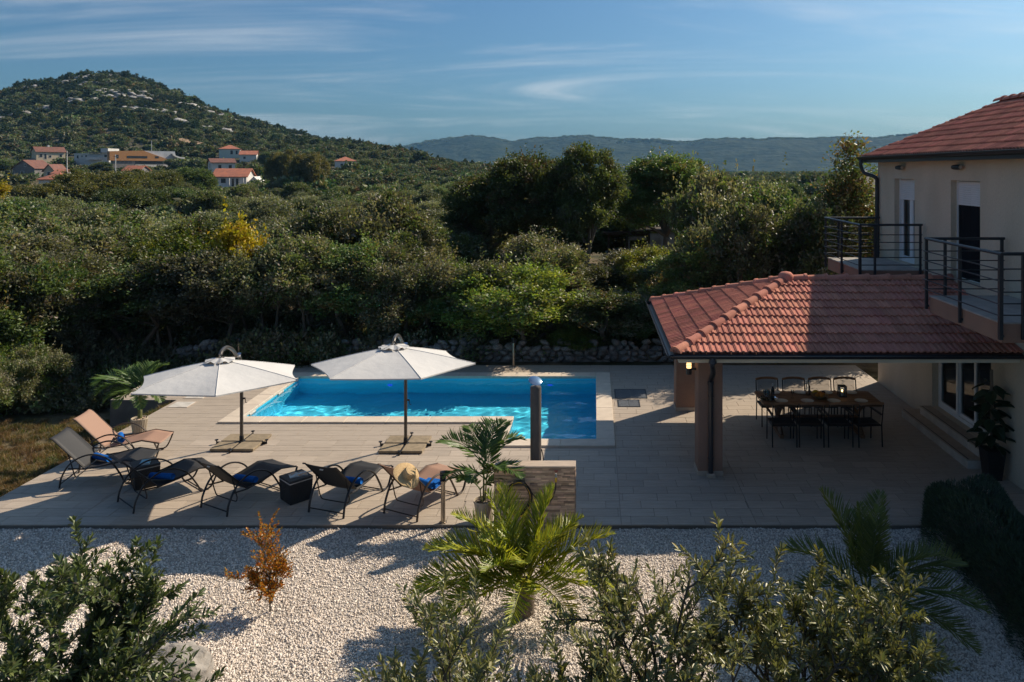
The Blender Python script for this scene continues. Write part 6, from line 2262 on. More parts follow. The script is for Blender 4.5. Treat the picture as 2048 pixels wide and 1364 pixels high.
# modern orange building with a slanting white side
x, y, z = hit(290, 336)
e = empty('modern_building', (x, y, z), R(55)); DEP = 2.0; e.scale = (.84, .84, .95); tag(e, 'modern orange clad building with slanting grey side and long dark window', 'building')
s = y / 1500 * 1.74
def q_(px, py, dy=0): return ((px - 290) * s, dy, (336 - py) * s / 1.74)
ob = MB()
fr_ = [q_(246, 321), q_(320, 321), q_(323, 319), q_(288, 299.5), q_(246, 302)]
ob.face(fr_); ob.face([(p[0], DEP, p[2]) for p in fr_][::-1])
for k in range(5):
    a, b = fr_[k], fr_[(k + 1) % 5]
    ob.face([b, a, (a[0], DEP, a[2]), (b[0], DEP, b[2])])
ob.build('orange_hall', m_vorange, e)
gw = MB()
w_ = [q_(288.5, 299.8, .8), q_(322, 318, .8), q_(333, 318, .8), q_(331, 300, .8)]
gw.face(w_); gw.face([(p[0], DEP, p[2]) for p in w_][::-1])
for k in range(4):
    a, b = w_[k], w_[(k + 1) % 4]
    gw.face([b, a, (a[0], DEP, a[2]), (b[0], DEP, b[2])])
gw.build('slanting_side', mat('slant_panel_mat', (.50, .52, .55), .6, noise=(.4, 4)), e)
cv = MB()
pth = [q_(326, 308, -.3), q_(330, 312, -.3), q_(336, 315, -.3), q_(343, 316, -.3)]
for a, b in zip(pth[:-1], pth[1:]):
    cv.face([(a[0], a[1], a[2]), (b[0], b[1], b[2]), (b[0], b[1], b[2] + .55), (a[0], a[1], a[2] + .55)]); cv.face([(a[0], 2, a[2] + .55), (a[0], a[1], a[2] + .55), (b[0], b[1], b[2] + .55), (b[0], 2, b[2] + .55)])
cv.build('curved_canopy', m_vwall, e)
gf = MB().box(q_(250, 0)[0], q_(318, 0)[0], .4, DEP - .1, -1.5, q_(0, 321)[2]).build('ground_floor', m_vgrey, e)
for (a, b, c, d) in ((267, 293, 311, 315.5), (253, 257, 309, 316), (303, 308, 311, 315)):
    p0, p1 = q_(a, d), q_(b, c)
    f = MB().box(p0[0], p1[0], -.06, -.004, p0[2], p0[2] + .1).box(p0[0], p1[0], -.06, -.004, p1[2] - .1, p1[2]).build('window', m_gutter, e)
    MB().box(p0[0], p1[0], -.03, -.003, p0[2] + .1, p1[2] - .1).build('pane', m_win, f)
MB().box(q_(278, 0)[0], q_(314, 0)[0], .3, .39, q_(0, 330)[2], q_(0, 322)[2]).build('window', m_win, e)
MB().box(q_(276, 0)[0], q_(318, 0)[0], -1.2, .29, -1.5, q_(0, 329)[2]).build('terrace_wall', m_vwall, e)
# others
village(459, 317, 7.4, 6.5, 3.6, 22, m_vmint, m_vroof, 'hip', 1.6, [('f', .3, 1.6, .9, 1.5), ('f', 2.2, 1.6, .7, 1.5), ('l', 2, 1.5, 1, 1.2)], 'pale green house with orange hip roof high on the slope')
village(496, 324, 5.8, 6, 2.8, 18, m_vwall, m_vroof, 'gablex', 1.4, [('f', -1.6, 1.1, .8, .9), ('r', 2.0, 1.0, .8, 1.0)], 'small white house with a low red roof beside the pale green house')
village(447, 345, 5.4, 6.0, 2.5, 35, m_vwall, m_vroof_old, 'gablex', 1.0, [('f', -1.2, .6, .7, 1.3), ('f', 1.2, .6, .7, 1.3), ('l', 2.4, 1.2, .8, 1.0)], 'white house with an old red roof right behind the white gabled house', y=190)
e = village(459, 383, 6.3, 6.2, 3.0, 10, m_vwall, m_vroof, 'gablex', 1.5, [('f', -1.6, 1.7, .9, .9), ('f', .4, 1.0, .5, 1.6), ('f', 1.2, 1.0, .5, 1.6)], 'white gabled house with bright red roof and raised veranda below the village', y=150, sink=2.5)
vd = MB()
for xx_ in (-2.7, .3, 2.9): vd.box(xx_ - .1, xx_ + .1, -1.5, -1.3, -.6, 2.7)
vd.box(-3.1, 3.2, -1.6, -.004, .55, .75)
vd.build('veranda', m_vwall, e)
an = MB().raw([(3.3, 1.0, -2.5), (5.3, 1.0, -2.5), (5.3, 1.0, 2.0), (4.3, 1.0, 3.0), (3.3, 1.0, 2.0), (3.3, 6, -2.5), (5.3, 6, -2.5), (5.3, 6, 2.0), (4.3, 6, 3.0), (3.3, 6, 2.0)], [(0, 1, 2, 3, 4), (9, 8, 7, 6, 5), (1, 6, 7, 2), (5, 0, 4, 9), (2, 7, 8, 3), (4, 3, 8, 9)]).build('annex', m_vwall, e)
village(47, 357, 7.0, 6, 2.9, -8, m_vgrey, m_vroof_old, 'gabley', 2.2, [('f', -.9, 1.0, 1.0, 1.0), ('f', .3, 3.4, .5, .6)], 'grey stone house with a wide gable at the left of the village')
village(98, 384, 4.4, 6, 2.4, -3, m_vwall, m_vroof, 'hip', 1.5, [('f', -1.2, .9, .8, .8)], 'small bluish white house with a bright red roof nearest the thicket on the left', y=150, sink=2.5)
village(98, 352, 2.6, 5, 1.4, 4, m_vbeige, m_vroof_old, 'gabley', 1.5, [('f', -.4, .2, .7, .8)], 'small beige gabled hut between the grey house and the bright red roof', y=190)
village(116, 355, 3.0, 5, 1.0, 0, m_vwall, m_vroof, 'gablex', .9, [], 'low red roofed outbuilding at the edge of the huge domed tree', y=185)
village(262, 352, 4.2, 5, 1.5, 0, m_vgrey, m_vroof, 'gablex', 1.2, [('f', -1.0, .3, .8, .8)], 'low stone house with a red roof below the orange building', y=200)
village(352, 376, 4.4, 5, 2.5, -6, m_vwall, m_vroof, 'hip', 1.3, [('f', -.8, .9, .5, 1.3), ('f', .5, .9, .5, 1.3)], 'little white house with red hip roof half hidden by trees', y=165, sink=2)
village(376, 333, 9.0, 5, 1.6, 2, m_vwall, m_vwall, 'flat', 0, [('f', -3.0, .2, 1.5, 1.0), ('f', 1.0, .2, 1.2, 1.0)], 'long low white flat roofed building right of the orange building', over=.1)
village(691, 338, 6.8, 6.5, 2.6, 20, m_vwall, m_vroof, 'hip', 1.5, [('f', -1.6, .8, .8, 1.0), ('f', 1.4, .8, .8, 1.0)], 'lone white house with red hip roof right of the village')
village(268, 362, 8.0, 1.0, .9, 0, m_vwall, m_vwall, 'flat', 0, [], 'long pale garden wall below the village', y=190, name='garden_wall')['category'] = 'wall'
for (px, py0, py1, yy, lab) in ((134, 352, 302, 170, 'pale utility pole before the beige house'), (231, 352, 309, 170, 'pale utility pole left of the orange building'), (303, 302, 281, 275, 'thin lamp post above the orange building')):
    x = (px - 1188) * yy / 1500
    zb, zt = EYE + (340 - py0) * yy / 1500, EYE + (340 - py1) * yy / 1500
    zg = float(ground_z(x, yy))
    po = empty('utility_pole', (x, yy, min(zb, zg))); tag(po, lab, 'pole')
    hh = zt - min(zb, zg)
    MB().tube([(0, 0, -.5), (0, 0, hh)], [.14, .09], 8).build('post', m_vwall, po)
    MB().box(-.5, .5, -.05, .05, hh - .5, hh - .38).build('cross_arm', m_vgrey, po)
# dirt track on the hill
tr = MB()
tp_ = [(333, 286), (345, 288), (358, 290), (375, 293), (395, 296.5)]
q = [hit(*p) for p in tp_]
for a, b in zip(q[:-1], q[1:]):
    za = lambda p, k: float(ground_z(p[0], p[1] + k)) + 1.6
    tr.face([(a[0], a[1], za(a, 0)), (b[0], b[1], za(b, 0)), (b[0], b[1] + 6, za(b, 6)), (a[0], a[1] + 6, za(a, 6))])
tag(tr.build('dirt_track', mat('dirt_mat', (.36, .24, .15), .95)), kind='structure')

# ------------------------------------------------------------------ palms
def frond(L, droop, lift, npair, leafL, leafW, pal, seed, vee=.5, base_bare=.12, rach=.011):
    """One feather leaf growing along +x from the origin: curved midrib with leaflets in a shallow V."""
    r2 = np.random.default_rng(seed)
    n = 26
    pts = []
    x = z = 0.0
    for i in range(n + 1):
        t = i / n
        a = lift - droop * t ** 1.25
        pts.append((x, z, a))
        x += L / n * math.cos(a); z += L / n * math.sin(a)
    C_, D_, N_, LL_, WW_ = [], [], [], [], []
    for k in range(npair):
        t = base_bare + (1 - base_bare) * (k + .5) / npair
        i = min(int(t * n), n - 1)
        f = t * n - i
        a = pts[i][2]
        p = np.array([pts[i][0] * (1 - f) + pts[i + 1][0] * f, 0, pts[i][1] * (1 - f) + pts[i + 1][1] * f])
        T = np.array([math.cos(a), 0, math.sin(a)]); Nn = np.array([-math.sin(a), 0, math.cos(a)])
        ll = leafL * (math.sin(math.pi * min(1, .18 + t * .80)) ** .7) * r2.uniform(.88, 1.1)
        for s in (-1, 1):
            S = np.array([0, s, 0])
            fw = .55 + .75 * t
            d = S * 1.0 + T * fw + Nn * vee * r2.uniform(.4, 1.6) + r2.normal(0, .10, 3)
            d /= np.linalg.norm(d)
            C_.append(p + d * ll / 2); D_.append(d - np.array([0, 0, .05])); N_.append(np.cross(d, T) * s + r2.normal(0, .15, 3)); LL_.append(ll); WW_.append(leafW * r2.uniform(.8, 1.15))
    cols = np.array(pal)[r2.integers(0, len(pal), len(C_))] * r2.uniform(.8, 1.2, (len(C_), 1))
    V_, F_, cc_ = leaves(np.array(C_), np.array(D_), np.array(N_), np.array(LL_), np.array(WW_), cols, full=True)
    mb = MB().tube([(p[0], 0, p[1]) for p in pts[::2]], [rach * (1.15 - .95 * i / (len(pts[::2]) - 1)) for i in range(len(pts[::2]))], 6, caps=False)
    tv = np.array(mb.v)
    tf = np.concatenate([np.array([(f[0], f[1], f[2]), (f[0], f[2], f[3])]) for f in mb.f])
    col_r = np.tile(np.array(pal[0]) * 1.25, (len(tv), 1))
    return big_mesh('frond', np.concatenate([V_, tv]), np.concatenate([F_, tf + len(V_)]), m_leaf_palm, cols=np.concatenate([cc_, col_r]))


PH = [(0.345, 0.367, 0.037), (0.287, 0.328, 0.035), (0.391, 0.394, 0.044), (0.207, 0.276, 0.033)]
PH_SHADED = [(0.162, 0.203, 0.054), (0.135, 0.176, 0.047), (0.189, 0.223, 0.061)]  # darker copy of the palm palette: the house's shade put into the leaf colour
KE = [(0.111, 0.195, 0.046), (0.091, 0.163, 0.039), (0.143, 0.221, 0.058)]


def palm(x, y, z0, pal, lab, fr, trunk_h, seed):
    """fr: (azimuth deg, lift deg, droop, length) of each frond."""
    e = empty('date_palm', (x, y, z0)); tag(e, lab, 'palm', 'young date palms in the gravel')
    tk = MB()
    tk.lathe([(.10, -.1), (.12, .05), (.13, trunk_h * .5), (.12, trunk_h), (.05, trunk_h + .10), (0, trunk_h + .12)], 12)
    for k in range(26):
        a = k * 2.4; zz = .02 + trunk_h * k / 26
        tk.box(-.03, .03, -.015, .02, 0, .09, mat=Matrix.Translation((.118 * math.cos(a), .118 * math.sin(a), zz)) @ Matrix.Rotation(a + math.pi / 2, 4, 'Z') @ Matrix.Rotation(-.45, 4, 'X'))
    tk.build('trunk', m_bark, e)
    for k, (az, lift, droop, L) in enumerate(fr):
        o = link('frond', frond(L, droop, R(lift), 56, L * .31, .0165, pal, seed + k), e)
        o.location = (.05 * math.cos(R(az)), .05 * math.sin(R(az)), trunk_h + .06)
        o.rotation_euler = (random.uniform(-.25, .25), 0, R(az))
    return e


FR1 = [(160, 80, .35, 1.25), (20, 80, .35, 1.2), (140, 76, .5, 1.2), (40, 74, .6, 1.15), (172, 58, .8, 1.25), (8, 40, .6, 1.25), (178, 40, .9, 1.35), (200, 30, .9, 1.4), (228, 24, .9, 1.25), (335, 34, 1.0, 1.3), (305, 26, 1.0, 1.15),
       (265, 30, 1.1, 1.05), (60, 46, 1.1, 1.1), (120, 42, 1.1, 1.1), (185, 14, .8, 1.45), (352, 14, .8, 1.2), (210, 70, .8, 1.0), (330, 72, .7, 1.05), (192, 48, 1.0, 1.3), (250, 58, 1.0, 1.0), (290, 64, .9, 1.0), (215, 8, .6, 1.3), (15, 62, .7, 1.05)]
palm(-.90, 9.75, -.12, PH, 'bright green young date palm in front of the clad wall', FR1, .42, 400)
FR2 = [(140, 74, .5, 1.25), (105, 80, .4, 1.0), (40, 70, .5, 1.2), (70, 82, .4, 1.0), (15, 32, .9, 1.35), (345, 20, .9, 1.35), (170, 46, .9, 1.15), (195, 25, 1.0, 1.1), (320, 6, .7, 1.25), (230, 25, 1.0, 1.0), (280, 22, 1.0, 1.0), (355, 52, .9, 1.0), (88, 60, .7, 1.0)]
palm(3.42, 9.35, -.12, PH_SHADED, 'dark shaded young date palm in front of the clipped hedge', FR2, .50, 440)


def potted_palm(x, y, fr, lab, seed, ribs, stems):
    e = empty('potted_palm', (x, y, 0)); tag(e, lab, 'potted palm', 'potted palms')
    pot = MB().lathe([(0, .003), (.11, .003), (.118, .01), (.155, .30), (.165, .305), (.165, .33), (.15, .33), (.145, .29), (0, .285)], 24)
    if ribs:
        for k in range(20):
            a = k * math.pi / 10
            pot.tube([(.119 * math.cos(a), .119 * math.sin(a), .012), (.156 * math.cos(a), .156 * math.sin(a), .30)], .010, 5)
    po = pot.build('pot', m_pot, e)
    MB().lathe([(.148, .296), (.07, .31), (0, .315)], 16).build('soil', m_soil, po)
    pb_ = MB()
    for k in range(14):
        a, q = random.uniform(0, 6.28), random.uniform(.03, .12)
        pb_.box(-.018, .018, -.014, .014, 0, .02, .006, mat=Matrix.Translation((q * math.cos(a), q * math.sin(a), .305)) @ Matrix.Rotation(a, 4, 'Z'))
    tag(pb_.build('pebbles', m_strip, po), kind='stuff')
    for k, (sx, sy, hh, r_) in enumerate(stems):
        MB().tube(smooth_path([(sx * .4, sy * .4, .28), (sx * .8, sy * .8, .28 + hh * .5), (sx, sy, .28 + hh)], 5), [r_ * (1.2 - .5 * i / 10) for i in range(11)], 8).build('stem', mat('palm_stem_mat', (.16, .17, .06), .6, noise=(9, 4), stretch=(1, 1, 3)), e)
    for k, (si, az, lift, droop, L) in enumerate(fr):
        sx, sy, hh, r_ = stems[si]
        o = link('frond', frond(L, droop, R(lift), 32, L * .38, .025, KE, seed + k, vee=.15, base_bare=.2, rach=.008), e)
        o.location = (sx, sy, .28 + hh * (.96 if k % 2 else .90))
        o.rotation_euler = (random.uniform(-.2, .2), 0, R(az))


potted_palm(-1.80, 12.22, [(0, 165, 62, 1.5, .95), (0, 20, 66, 1.6, .85), (0, 60, 78, 1.3, .9), (0, 120, 74, 1.3, .8), (1, 200, 45, 1.4, .75), (1, 330, 50, 1.5, .8), (1, 255, 55, 1.5, .7), (1, 300, 62, 1.3, .7), (2, 350, 55, 1.4, .6), (2, 180, 50, 1.4, .6), (2, 230, 60, 1.2, .55), (1, 100, 70, 1.0, .7), (0, 85, 84, 1.7, .95), (2, 20, 40, 1.3, .5)],
            'tall potted palm in a beige pot between bollard and clad wall', 500, False, [(.0, .03, .62, .016), (.05, -.03, .42, .014), (-.05, -.04, .25, .012)])
potted_palm(-9.85, 16.25, [(0, 178, 56, 1.9, 1.15), (0, 150, 60, 1.6, .95), (0, 120, 72, 1.5, .85), (0, 25, 48, 1.7, .8), (0, 335, 30, 1.6, .75), (0, 215, 25, 1.5, .75), (0, 60, 74, 1.5, .85), (0, 255, 20, 1.5, .7), (0, 300, 15, 1.4, .65), (0, 195, 40, 1.7, .95), (0, 5, 62, 1.7, .8), (0, 90, 82, 1.6, .8)],
            'potted palm with a thick stem in a ribbed beige pot beside the tan lounger', 540, True, [(.02, .0, .66, .042)])

# big leaved plant by the sliding door
e = empty('potted_rubber_plant', (7.36, 13.86, 0)); tag(e, 'tall dark large leaved plant in a square black pot beside the steps', 'potted plant')
pt_ = MB().raw([(-.12, -.12, 0), (.12, -.12, 0), (.12, .12, 0), (-.12, .12, 0), (-.17, -.17, .55), (.17, -.17, .55), (.17, .17, .55), (-.17, .17, .55)], [(0, 3, 2, 1), (0, 1, 5, 4), (1, 2, 6, 5), (2, 3, 7, 6), (3, 0, 4, 7), (4, 5, 6, 7)])
pt_.build('pot', m_black, e)
MB().tube([(0, .03, .5), (.02, .04, 1.2), (0, .03, 2.0)], .03, 8).build('moss_pole', m_bark, e)
r2 = np.random.default_rng(8)
lm = []
for k in range(3):
    n_ = 11
    mb = MB()
    rows = []
    for i in range(n_ + 1):
        t = i / n_
        w = .105 * math.sin(math.pi * t ** .75) ** .8
        rows.append([(t * .30, s * w, .02 * abs(s) * 2 - .10 * t * t) for s in (-1, -.5, 0, .5, 1)])
    for i in range(n_):
        for j in range(4):
            mb.face([rows[i][j], rows[i + 1][j], rows[i + 1][j + 1], rows[i][j + 1]], sm=True)
    lm.append(mb.mesh('leaf', mat('rubber_leaf_mat', (.016, .030, .014), .35, spec=.5, noise=(6, 3), col2=(.024, .04, .016))))
for k in range(46):
    az = k * 2.4 + random.uniform(-.3, .3); z = .58 + 1.15 * (k / 46) + random.uniform(-.04, .04)
    o = link('leaf', random.choice(lm), e)
    rr0 = random.uniform(.05, .16)
    o.location = (rr0 * math.cos(az), .03 + rr0 * math.sin(az), z)
    s_ = random.uniform(.75, 1.1)
    o.scale = (s_, s_, s_)
    o.rotation_euler = (random.uniform(-.4, .4), random.uniform(-.5, .45), az)

# ------------------------------------------------------------------ clipped hedge at the right
r2 = np.random.default_rng(9)
HXc, HW, HYa, HYb, HH = 5.72, .60, 7.2, 12.15, .84
n = 52000
y_ = r2.uniform(HYa, HYb, n)
th_ = r2.uniform(-.15, math.pi + .15, n)
bul = 1 + .07 * np.sin(y_ * 2.3) + .06 * np.sin(y_ * 5.1 + th_ * 2) + .05 * np.sin(th_ * 5 + y_ * 3)
endf = np.clip(np.minimum((HYb + .02 - y_), (y_ - HYa + .4)) / .45, .05, 1) ** .5
rad = bul * r2.choice([1.0, .9, .75], n, p=[.6, .25, .15]) * endf
cx_ = HXc + .10 * (y_ - 10) * 0 - np.sign(np.cos(th_)) * HW * rad * abs(np.cos(th_)) ** .6
cz_ = -.1 + (HH + .1) * rad * np.clip(np.sin(th_), -.05, 1) ** .55
cz_ = np.nan_to_num(cz_, nan=-.08)
out = np.stack([-np.cos(th_) * 1.0, np.where(y_ > HYb - .4, .6, 0), np.sin(th_) * .7 + .65], 1)
D = out + r2.normal(size=(n, 3)) * .42
pal = np.array([(.075, .11, .062), (.058, .092, .056), (.094, .13, .07), (.046, .07, .044)])
cols = pal[r2.integers(0, 4, n)] * r2.uniform(.7, 1.25, (n, 1))
V_, F_, cc_ = leaves(np.stack([cx_, y_, cz_], 1), D, r2.normal(size=(n, 3)), r2.uniform(.06, .13, n), np.full(n, .012), cols)
hedge = empty('hedge', (0, 0, 0)); tag(hedge, 'long dark clipped rosemary hedge at the right edge', 'hedge')
link('foliage', big_mesh('foliage', V_, F_, m_leaf_olive, cols=cc_), hedge)
hc_ = MB()
rows = []
for i in range(21):
    y0 = HYa + .35 + (HYb - HYa - .6) * i / 20
    k_ = min(1, .45 + min(i, 20 - i) * .2)
    rows.append([(HXc - math.cos(a) * .43 * k_, y0, -.13 + .62 * k_ * math.sin(a) ** .6 if 0 < a < math.pi else -.13) for a in [math.pi * j / 8 for j in range(9)]])
for i in range(20):
    for j in range(8):
        hc_.face([rows[i][j], rows[i + 1][j], rows[i + 1][j + 1], rows[i][j + 1]], sm=True)
hc_.build('branches', m_bark, hedge)
lit = 2600
xx = r2.uniform(4.75, 6.2, lit); yy = r2.uniform(7.2, 12.0, lit)
kp = r2.random(lit) < np.clip((xx - 4.75) / .5, 0, 1)
xx, yy = xx[kp], yy[kp]; n = len(xx)
V_, F_, cc_ = leaves(np.stack([xx, yy, np.full(n, -.075)], 1), r2.normal(size=(n, 3)) * np.array([1, 1, .3]), np.tile([0, 0, 1.], (n, 1)), r2.uniform(.03, .08, n), r2.uniform(.008, .02, n), np.array([(.035, .035, .025), (.05, .04, .03)])[r2.integers(0, 2, n)])
tag(link('hedge_litter', big_mesh('hedge_litter', V_, F_, m_leaf_olive, cols=cc_)), 'dark needle litter on the gravel along the hedge', 'litter', kind='stuff')

# ------------------------------------------------------------------ small olives in the foreground
OL_TOP = [(0.266, 0.257, 0.097), (0.21, 0.217, 0.08), (0.309, 0.284, 0.121), (0.155, 0.17, 0.063)]
OL_PALE = [(.20, .205, .14), (.17, .18, .12)]


def olive(x, y, z0, H, W, seed, lab, limbs, pal, leaf=(.088, .0245), density=1.0, tip_pal=None, lean=(0, 0), dens_fn=None, leafm=None, name='olive_tree', cat='tree', group='olive trees in the foreground', r0=.035, br=0):
    rr_ = random.Random(seed)
    e = empty(name, (x, y, z0)); tag(e, lab, cat, group)
    wood = MB()
    twigs = []
    fork = Vector((lean[0] * .3, lean[1] * .3, H * .30))
    wood.tube(smooth_path([(0, 0, -.1), (rr_.uniform(-.03, .03), rr_.uniform(-.03, .03), H * .15), fork], 4), [r0, r0, r0 * .95, r0 * .9, r0 * .85, r0 * .82, r0 * .8, r0 * .78, r0 * .75][:9], 8)

    def grow(p, d, L, r, lev):
        pts = [p]
        q = p.copy(); dd = d.normalized()
        n_ = 6
        for i in range(n_):
            dd = (dd + Vector((rr_.gauss(0, .13), rr_.gauss(0, .13), rr_.gauss(.05, .10)))).normalized()
            q = q + dd * (L / n_)
            pts.append(q.copy())
        wood.tube(pts, [max(.0022, r * (1 - .72 * i / n_)) for i in range(n_ + 1)], 6 if lev == 0 else 4, caps=False)
        if lev >= 1: twigs.append(pts)
        if lev < 2:
            m_ = (rr_.randint(6, 8) if lev == 0 else rr_.randint(4, 6)) + br
            for k in range(m_):
                t = rr_.uniform(.22, 1.0)
                i = min(int(t * n_), n_ - 1)
                b = pts[i].lerp(pts[i + 1], t * n_ - i)
                ax = (pts[i + 1] - pts[i]).normalized()
                sd = Vector((rr_.gauss(0, 1), rr_.gauss(0, 1), rr_.gauss(.15, .8)))
                sd = (sd - ax * sd.dot(ax)).normalized()
                grow(b, ax * rr_.uniform(.55, 1.0) + sd * rr_.uniform(.6, 1.0), L * rr_.uniform(.34, .58), r * .5, lev + 1)
    for (az, el, L) in limbs:
        d = Vector((math.cos(R(az)) * math.cos(R(el)), math.sin(R(az)) * math.cos(R(el)), math.sin(R(el))))
        grow(fork + Vector((0, 0, rr_.uniform(-.1, .05))), d, L, r0 * .62, 0)
    wood.build('branches', mat('olive_bark_mat', (.10, .082, .064), .85, noise=(20, 4)), e)
    r3 = np.random.default_rng(seed)
    C_, D_, N_ = [], [], []
    for tw in twigs:
        L = sum((tw[i + 1] - tw[i]).length for i in range(len(tw) - 1))
        m_ = max(4, int(L / .0086 * density))
        for k in range(m_):
            t = .15 + .85 * (k + .5) / m_
            i = min(int(t * (len(tw) - 1)), len(tw) - 2)
            f = t * (len(tw) - 1) - i
            p = np.array(tw[i].lerp(tw[i + 1], f)); ax = np.array((tw[i + 1] - tw[i]).normalized())
            s = r3.normal(size=3); s -= ax * s.dot(ax); s /= np.linalg.norm(s)
            d = ax * r3.uniform(.35, .9) + s * r3.uniform(.55, 1.0) + np.array([0, 0, .12])
            if k >= m_ - 2: d = ax + s * .25
            d /= np.linalg.norm(d)
            C_.append(p + d * leaf[0] * .5); D_.append(d); N_.append(np.cross(d, np.cross(np.array([0, 0, 1.0]) + r3.normal(0, .45, 3), d)))
    n = len(C_)
    C_ = np.array(C_)
    cols = np.array(pal)[r3.integers(0, len(pal), n)] * r3.uniform(.78, 1.22, (n, 1))
    if tip_pal is not None:
        tp2, fn = tip_pal
        sel = np.array([fn(c, r3) for c in C_])
        if sel.any(): cols[sel] = np.array(tp2)[r3.integers(0, len(tp2), sel.sum())] * r3.uniform(.8, 1.2, (sel.sum(), 1))
    pale = r3.random(n) < .16
    cols[pale] = np.array(OL_PALE)[r3.integers(0, 2, pale.sum())]
    V_, F_, cc_ = leaves(C_, np.array(D_), np.array(N_), leaf[0] * r3.uniform(.65, 1.2, n), leaf[1] * r3.uniform(.75, 1.25, n), cols, full=True)
    link('foliage', big_mesh('foliage', V_, F_, leafm or m_leaf_olive, cols=cc_), e)
    print(lab[:30], 'leaves', n)
    return e


YEL = [(.24, .21, .05), (.19, .18, .05), (.15, .15, .055)]
olive(.62, 6.7, -.12, 2.55, 2.2, 31, 'open olive tree with long bare upper shoots in the right foreground', [(72, 64, 1.42), (110, 56, 1.1), (40, 48, 1.25), (165, 46, 1.15), (200, 42, 1.1), (350, 38, 1.1), (280, 45, 1.0), (130, 68, 1.2)], OL_TOP, density=.62, br=-1,
      tip_pal=([(.30, .24, .05), (.24, .22, .06)], lambda c, r: c[2] > 2.1 and r.random() < .5))
olive(1.92, 6.9, -.12, 2.2, 2.2, 32, 'dense olive tree with sunlit yellowish top in the right foreground', [(80, 60, 1.0), (30, 46, 1.1), (140, 50, 1.05), (0, 38, 1.2), (180, 45, 1.1), (230, 45, 1.0), (310, 42, 1.1), (60, 72, 1.02), (270, 60, .9), (345, 28, 1.4)], OL_TOP + YEL[1:], density=.85,
      tip_pal=(YEL, lambda c, r: c[2] > 1.85 and r.random() < .6))
olive(-.70, 6.15, -.12, 1.75, 2.2, 33, 'thin spreading olive tree in front of the bright palm', [(150, 46, 1.25), (185, 36, 1.3), (120, 48, 1.05), (60, 40, .95), (20, 34, 1.1), (220, 32, 1.1), (300, 38, 1.0), (255, 35, 1.0), (170, 55, 1.3)], OL_TOP, density=.72, br=-1)
olive(-.28, 6.0, -.12, 1.62, 1.8, 39, 'loose olive bush at the bottom edge below the bright palm', [(100, 50, .85), (150, 42, .95), (185, 32, .95), (50, 45, .85), (10, 35, .95), (240, 40, .7), (300, 40, .7)], OL_TOP, density=.75)
olive(-1.25, 5.85, -.12, 1.45, 1.6, 38, 'low olive bush at the bottom edge left of the larger olives', [(100, 50, .8), (150, 40, .85), (190, 32, .8), (50, 45, .8), (10, 35, .8), (240, 40, .7), (300, 40, .7)], OL_TOP, density=.9)
olive(.35, 5.9, -.12, 1.7, 1.8, 36, 'low leafy olive bush at the bottom edge between the larger olives', [(20, 45, 1.0), (70, 55, .95), (120, 50, 1.0), (160, 40, 1.0), (200, 35, .9), (260, 35, .8), (320, 35, .9), (0, 30, 1.0)], OL_TOP, density=.9)
OL_DK = [(0.126, 0.162, 0.053), (0.101, 0.138, 0.046), (0.162, 0.192, 0.067), (0.077, 0.108, 0.041)]
olive(-5.15, 6.95, -.12, 2.15, 2.2, 34, 'dense dark green olive tree in the left foreground', [(80, 62, 1.3), (40, 50, 1.3), (10, 38, 1.3), (120, 52, 1.2), (340, 30, 1.25), (180, 45, 1.1), (300, 35, 1.1), (240, 40, 1.0), (60, 72, 1.25), (25, 25, 1.3)], OL_DK, density=.95, br=-1, leaf=(.088, .028))
olive(-4.55, 6.35, -.12, 1.55, 1.8, 35, 'lower olive bush reaching over the boulder in the left foreground', [(60, 50, 1.0), (20, 40, 1.15), (0, 30, 1.2), (110, 50, .95), (160, 40, .9), (320, 30, 1.0), (210, 40, .8), (40, 30, 1.15)], OL_DK, density=.85, br=-1, leaf=(.088, .028))
olive(3.12, 6.25, -.12, 1.42, .7, 37, 'small olive shoot at the bottom right edge', [(90, 75, .7), (40, 60, .55), (150, 60, .5)], OL_TOP + YEL[1:], density=.8, name='olive_shoot', r0=.02)

# orange autumn shrub in the gravel
OR = [(.56, .20, .015), (.52, .25, .02), (.44, .14, .02), (.58, .29, .03), (.25, .15, .02)]

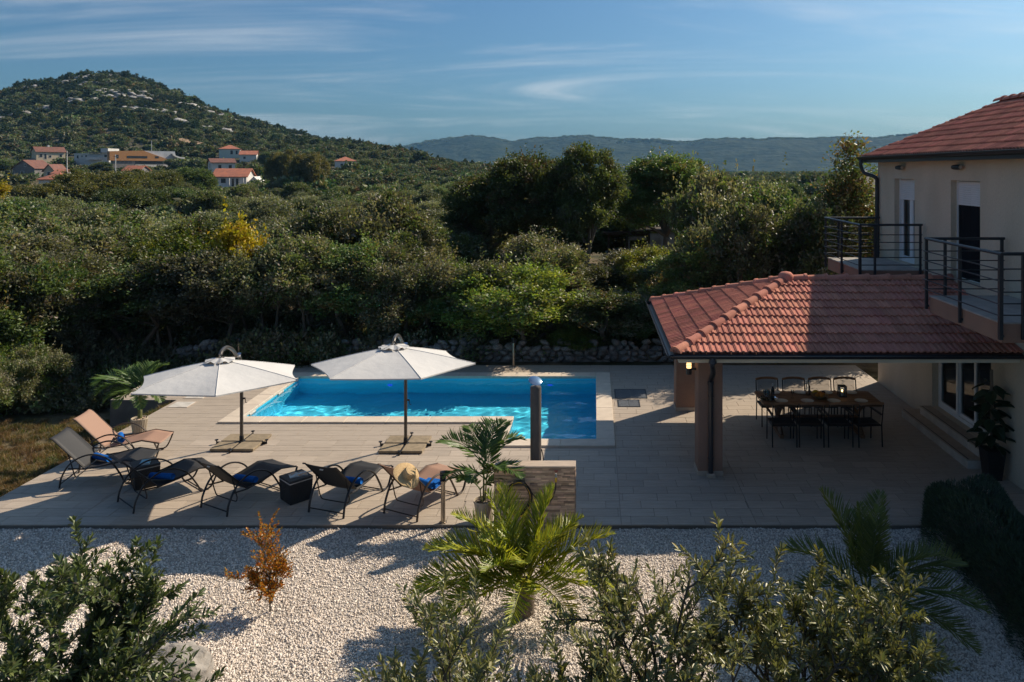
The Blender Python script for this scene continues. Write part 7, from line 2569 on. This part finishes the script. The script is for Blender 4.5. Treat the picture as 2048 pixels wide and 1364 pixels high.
olive(-4.22, 9.80, -.12, .85, .7, 41, 'small shrub with orange autumn leaves standing in the gravel', [(80, 70, .45), (120, 50, .36), (50, 50, .36), (170, 42, .34), (10, 45, .34), (210, 40, .30), (330, 42, .30), (270, 45, .30), (60, 85, .85), (140, 62, .45), (185, 40, .45)], OR, leaf=(.034, .020), density=1.0, br=-1, leafm=m_leaf_palm, name='autumn_shrub', cat='shrub', group=None, r0=.014)
r3 = np.random.default_rng(5)
n = 420
V_, F_, cc_ = leaves(np.stack([-4.25 + r3.normal(0, .30, n), 9.75 + r3.normal(0, .25, n), np.full(n, -.085)], 1), r3.normal(size=(n, 3)) * np.array([1, 1, .2]), np.tile([0, 0, 1.], (n, 1)), r3.uniform(.02, .04, n), r3.uniform(.012, .02, n), np.array([(.26, .08, .03), (.20, .07, .04), (.14, .06, .04)])[r3.integers(0, 3, n)])
tag(link('fallen_leaves', big_mesh('fallen_leaves', V_, F_, m_leaf_olive, cols=cc_)), 'fallen orange leaves scattered round the autumn shrub', 'leaves', kind='stuff')

# boulder at the bottom left
bm = bmesh.new(); bmesh.ops.create_icosphere(bm, subdivisions=5, radius=1)
from mathutils import noise as mnoise
for v in bm.verts:
    p = v.co.copy()
    k = mnoise.fractal(p * 1.1 + Vector((4, 1, 2)), 1.0, 2.0, 5) * .26 + abs(mnoise.noise(p * 2.6)) * .16 + mnoise.noise(p * 7) * .07 + abs(mnoise.noise(p * 16)) * .04
    v.co = p * (1 + k)
    v.co = Vector((v.co.x * .62, v.co.y * .5, v.co.z * .36))
bme = bpy.data.meshes.new('boulder'); bm.to_mesh(bme); bm.free()
for p in bme.polygons: p.use_smooth = True
bme.materials.append(mat('boulder_mat', (.32, .295, .265), .9, noise=(5, 8, .38, .62), col2=(.20, .18, .16), bump=(14, .9, .03)))
o = link('boulder', bme); o.location = (-4.85, 8.30, -.02); tag(o, 'grey weathered limestone boulder in the gravel at the bottom left', 'boulder')

# ------------------------------------------------------------------ haze between here and the far ridge
hz = NT('haze_mat')
pv = hz.node('ShaderNodeVolumePrincipled')
pv.inputs['Density'].default_value = 0.0001
pv.inputs['Color'].default_value = (.26, .60, 1.0, 1)
pv.inputs['Anisotropy'].default_value = 0.0
hz.link(pv.outputs[0], hz.out.inputs['Volume'])
haze = MB().box(-2600, 2400, -60, 4300, -14, 230).build('haze', hz.mat)
tag(haze, kind='stuff')
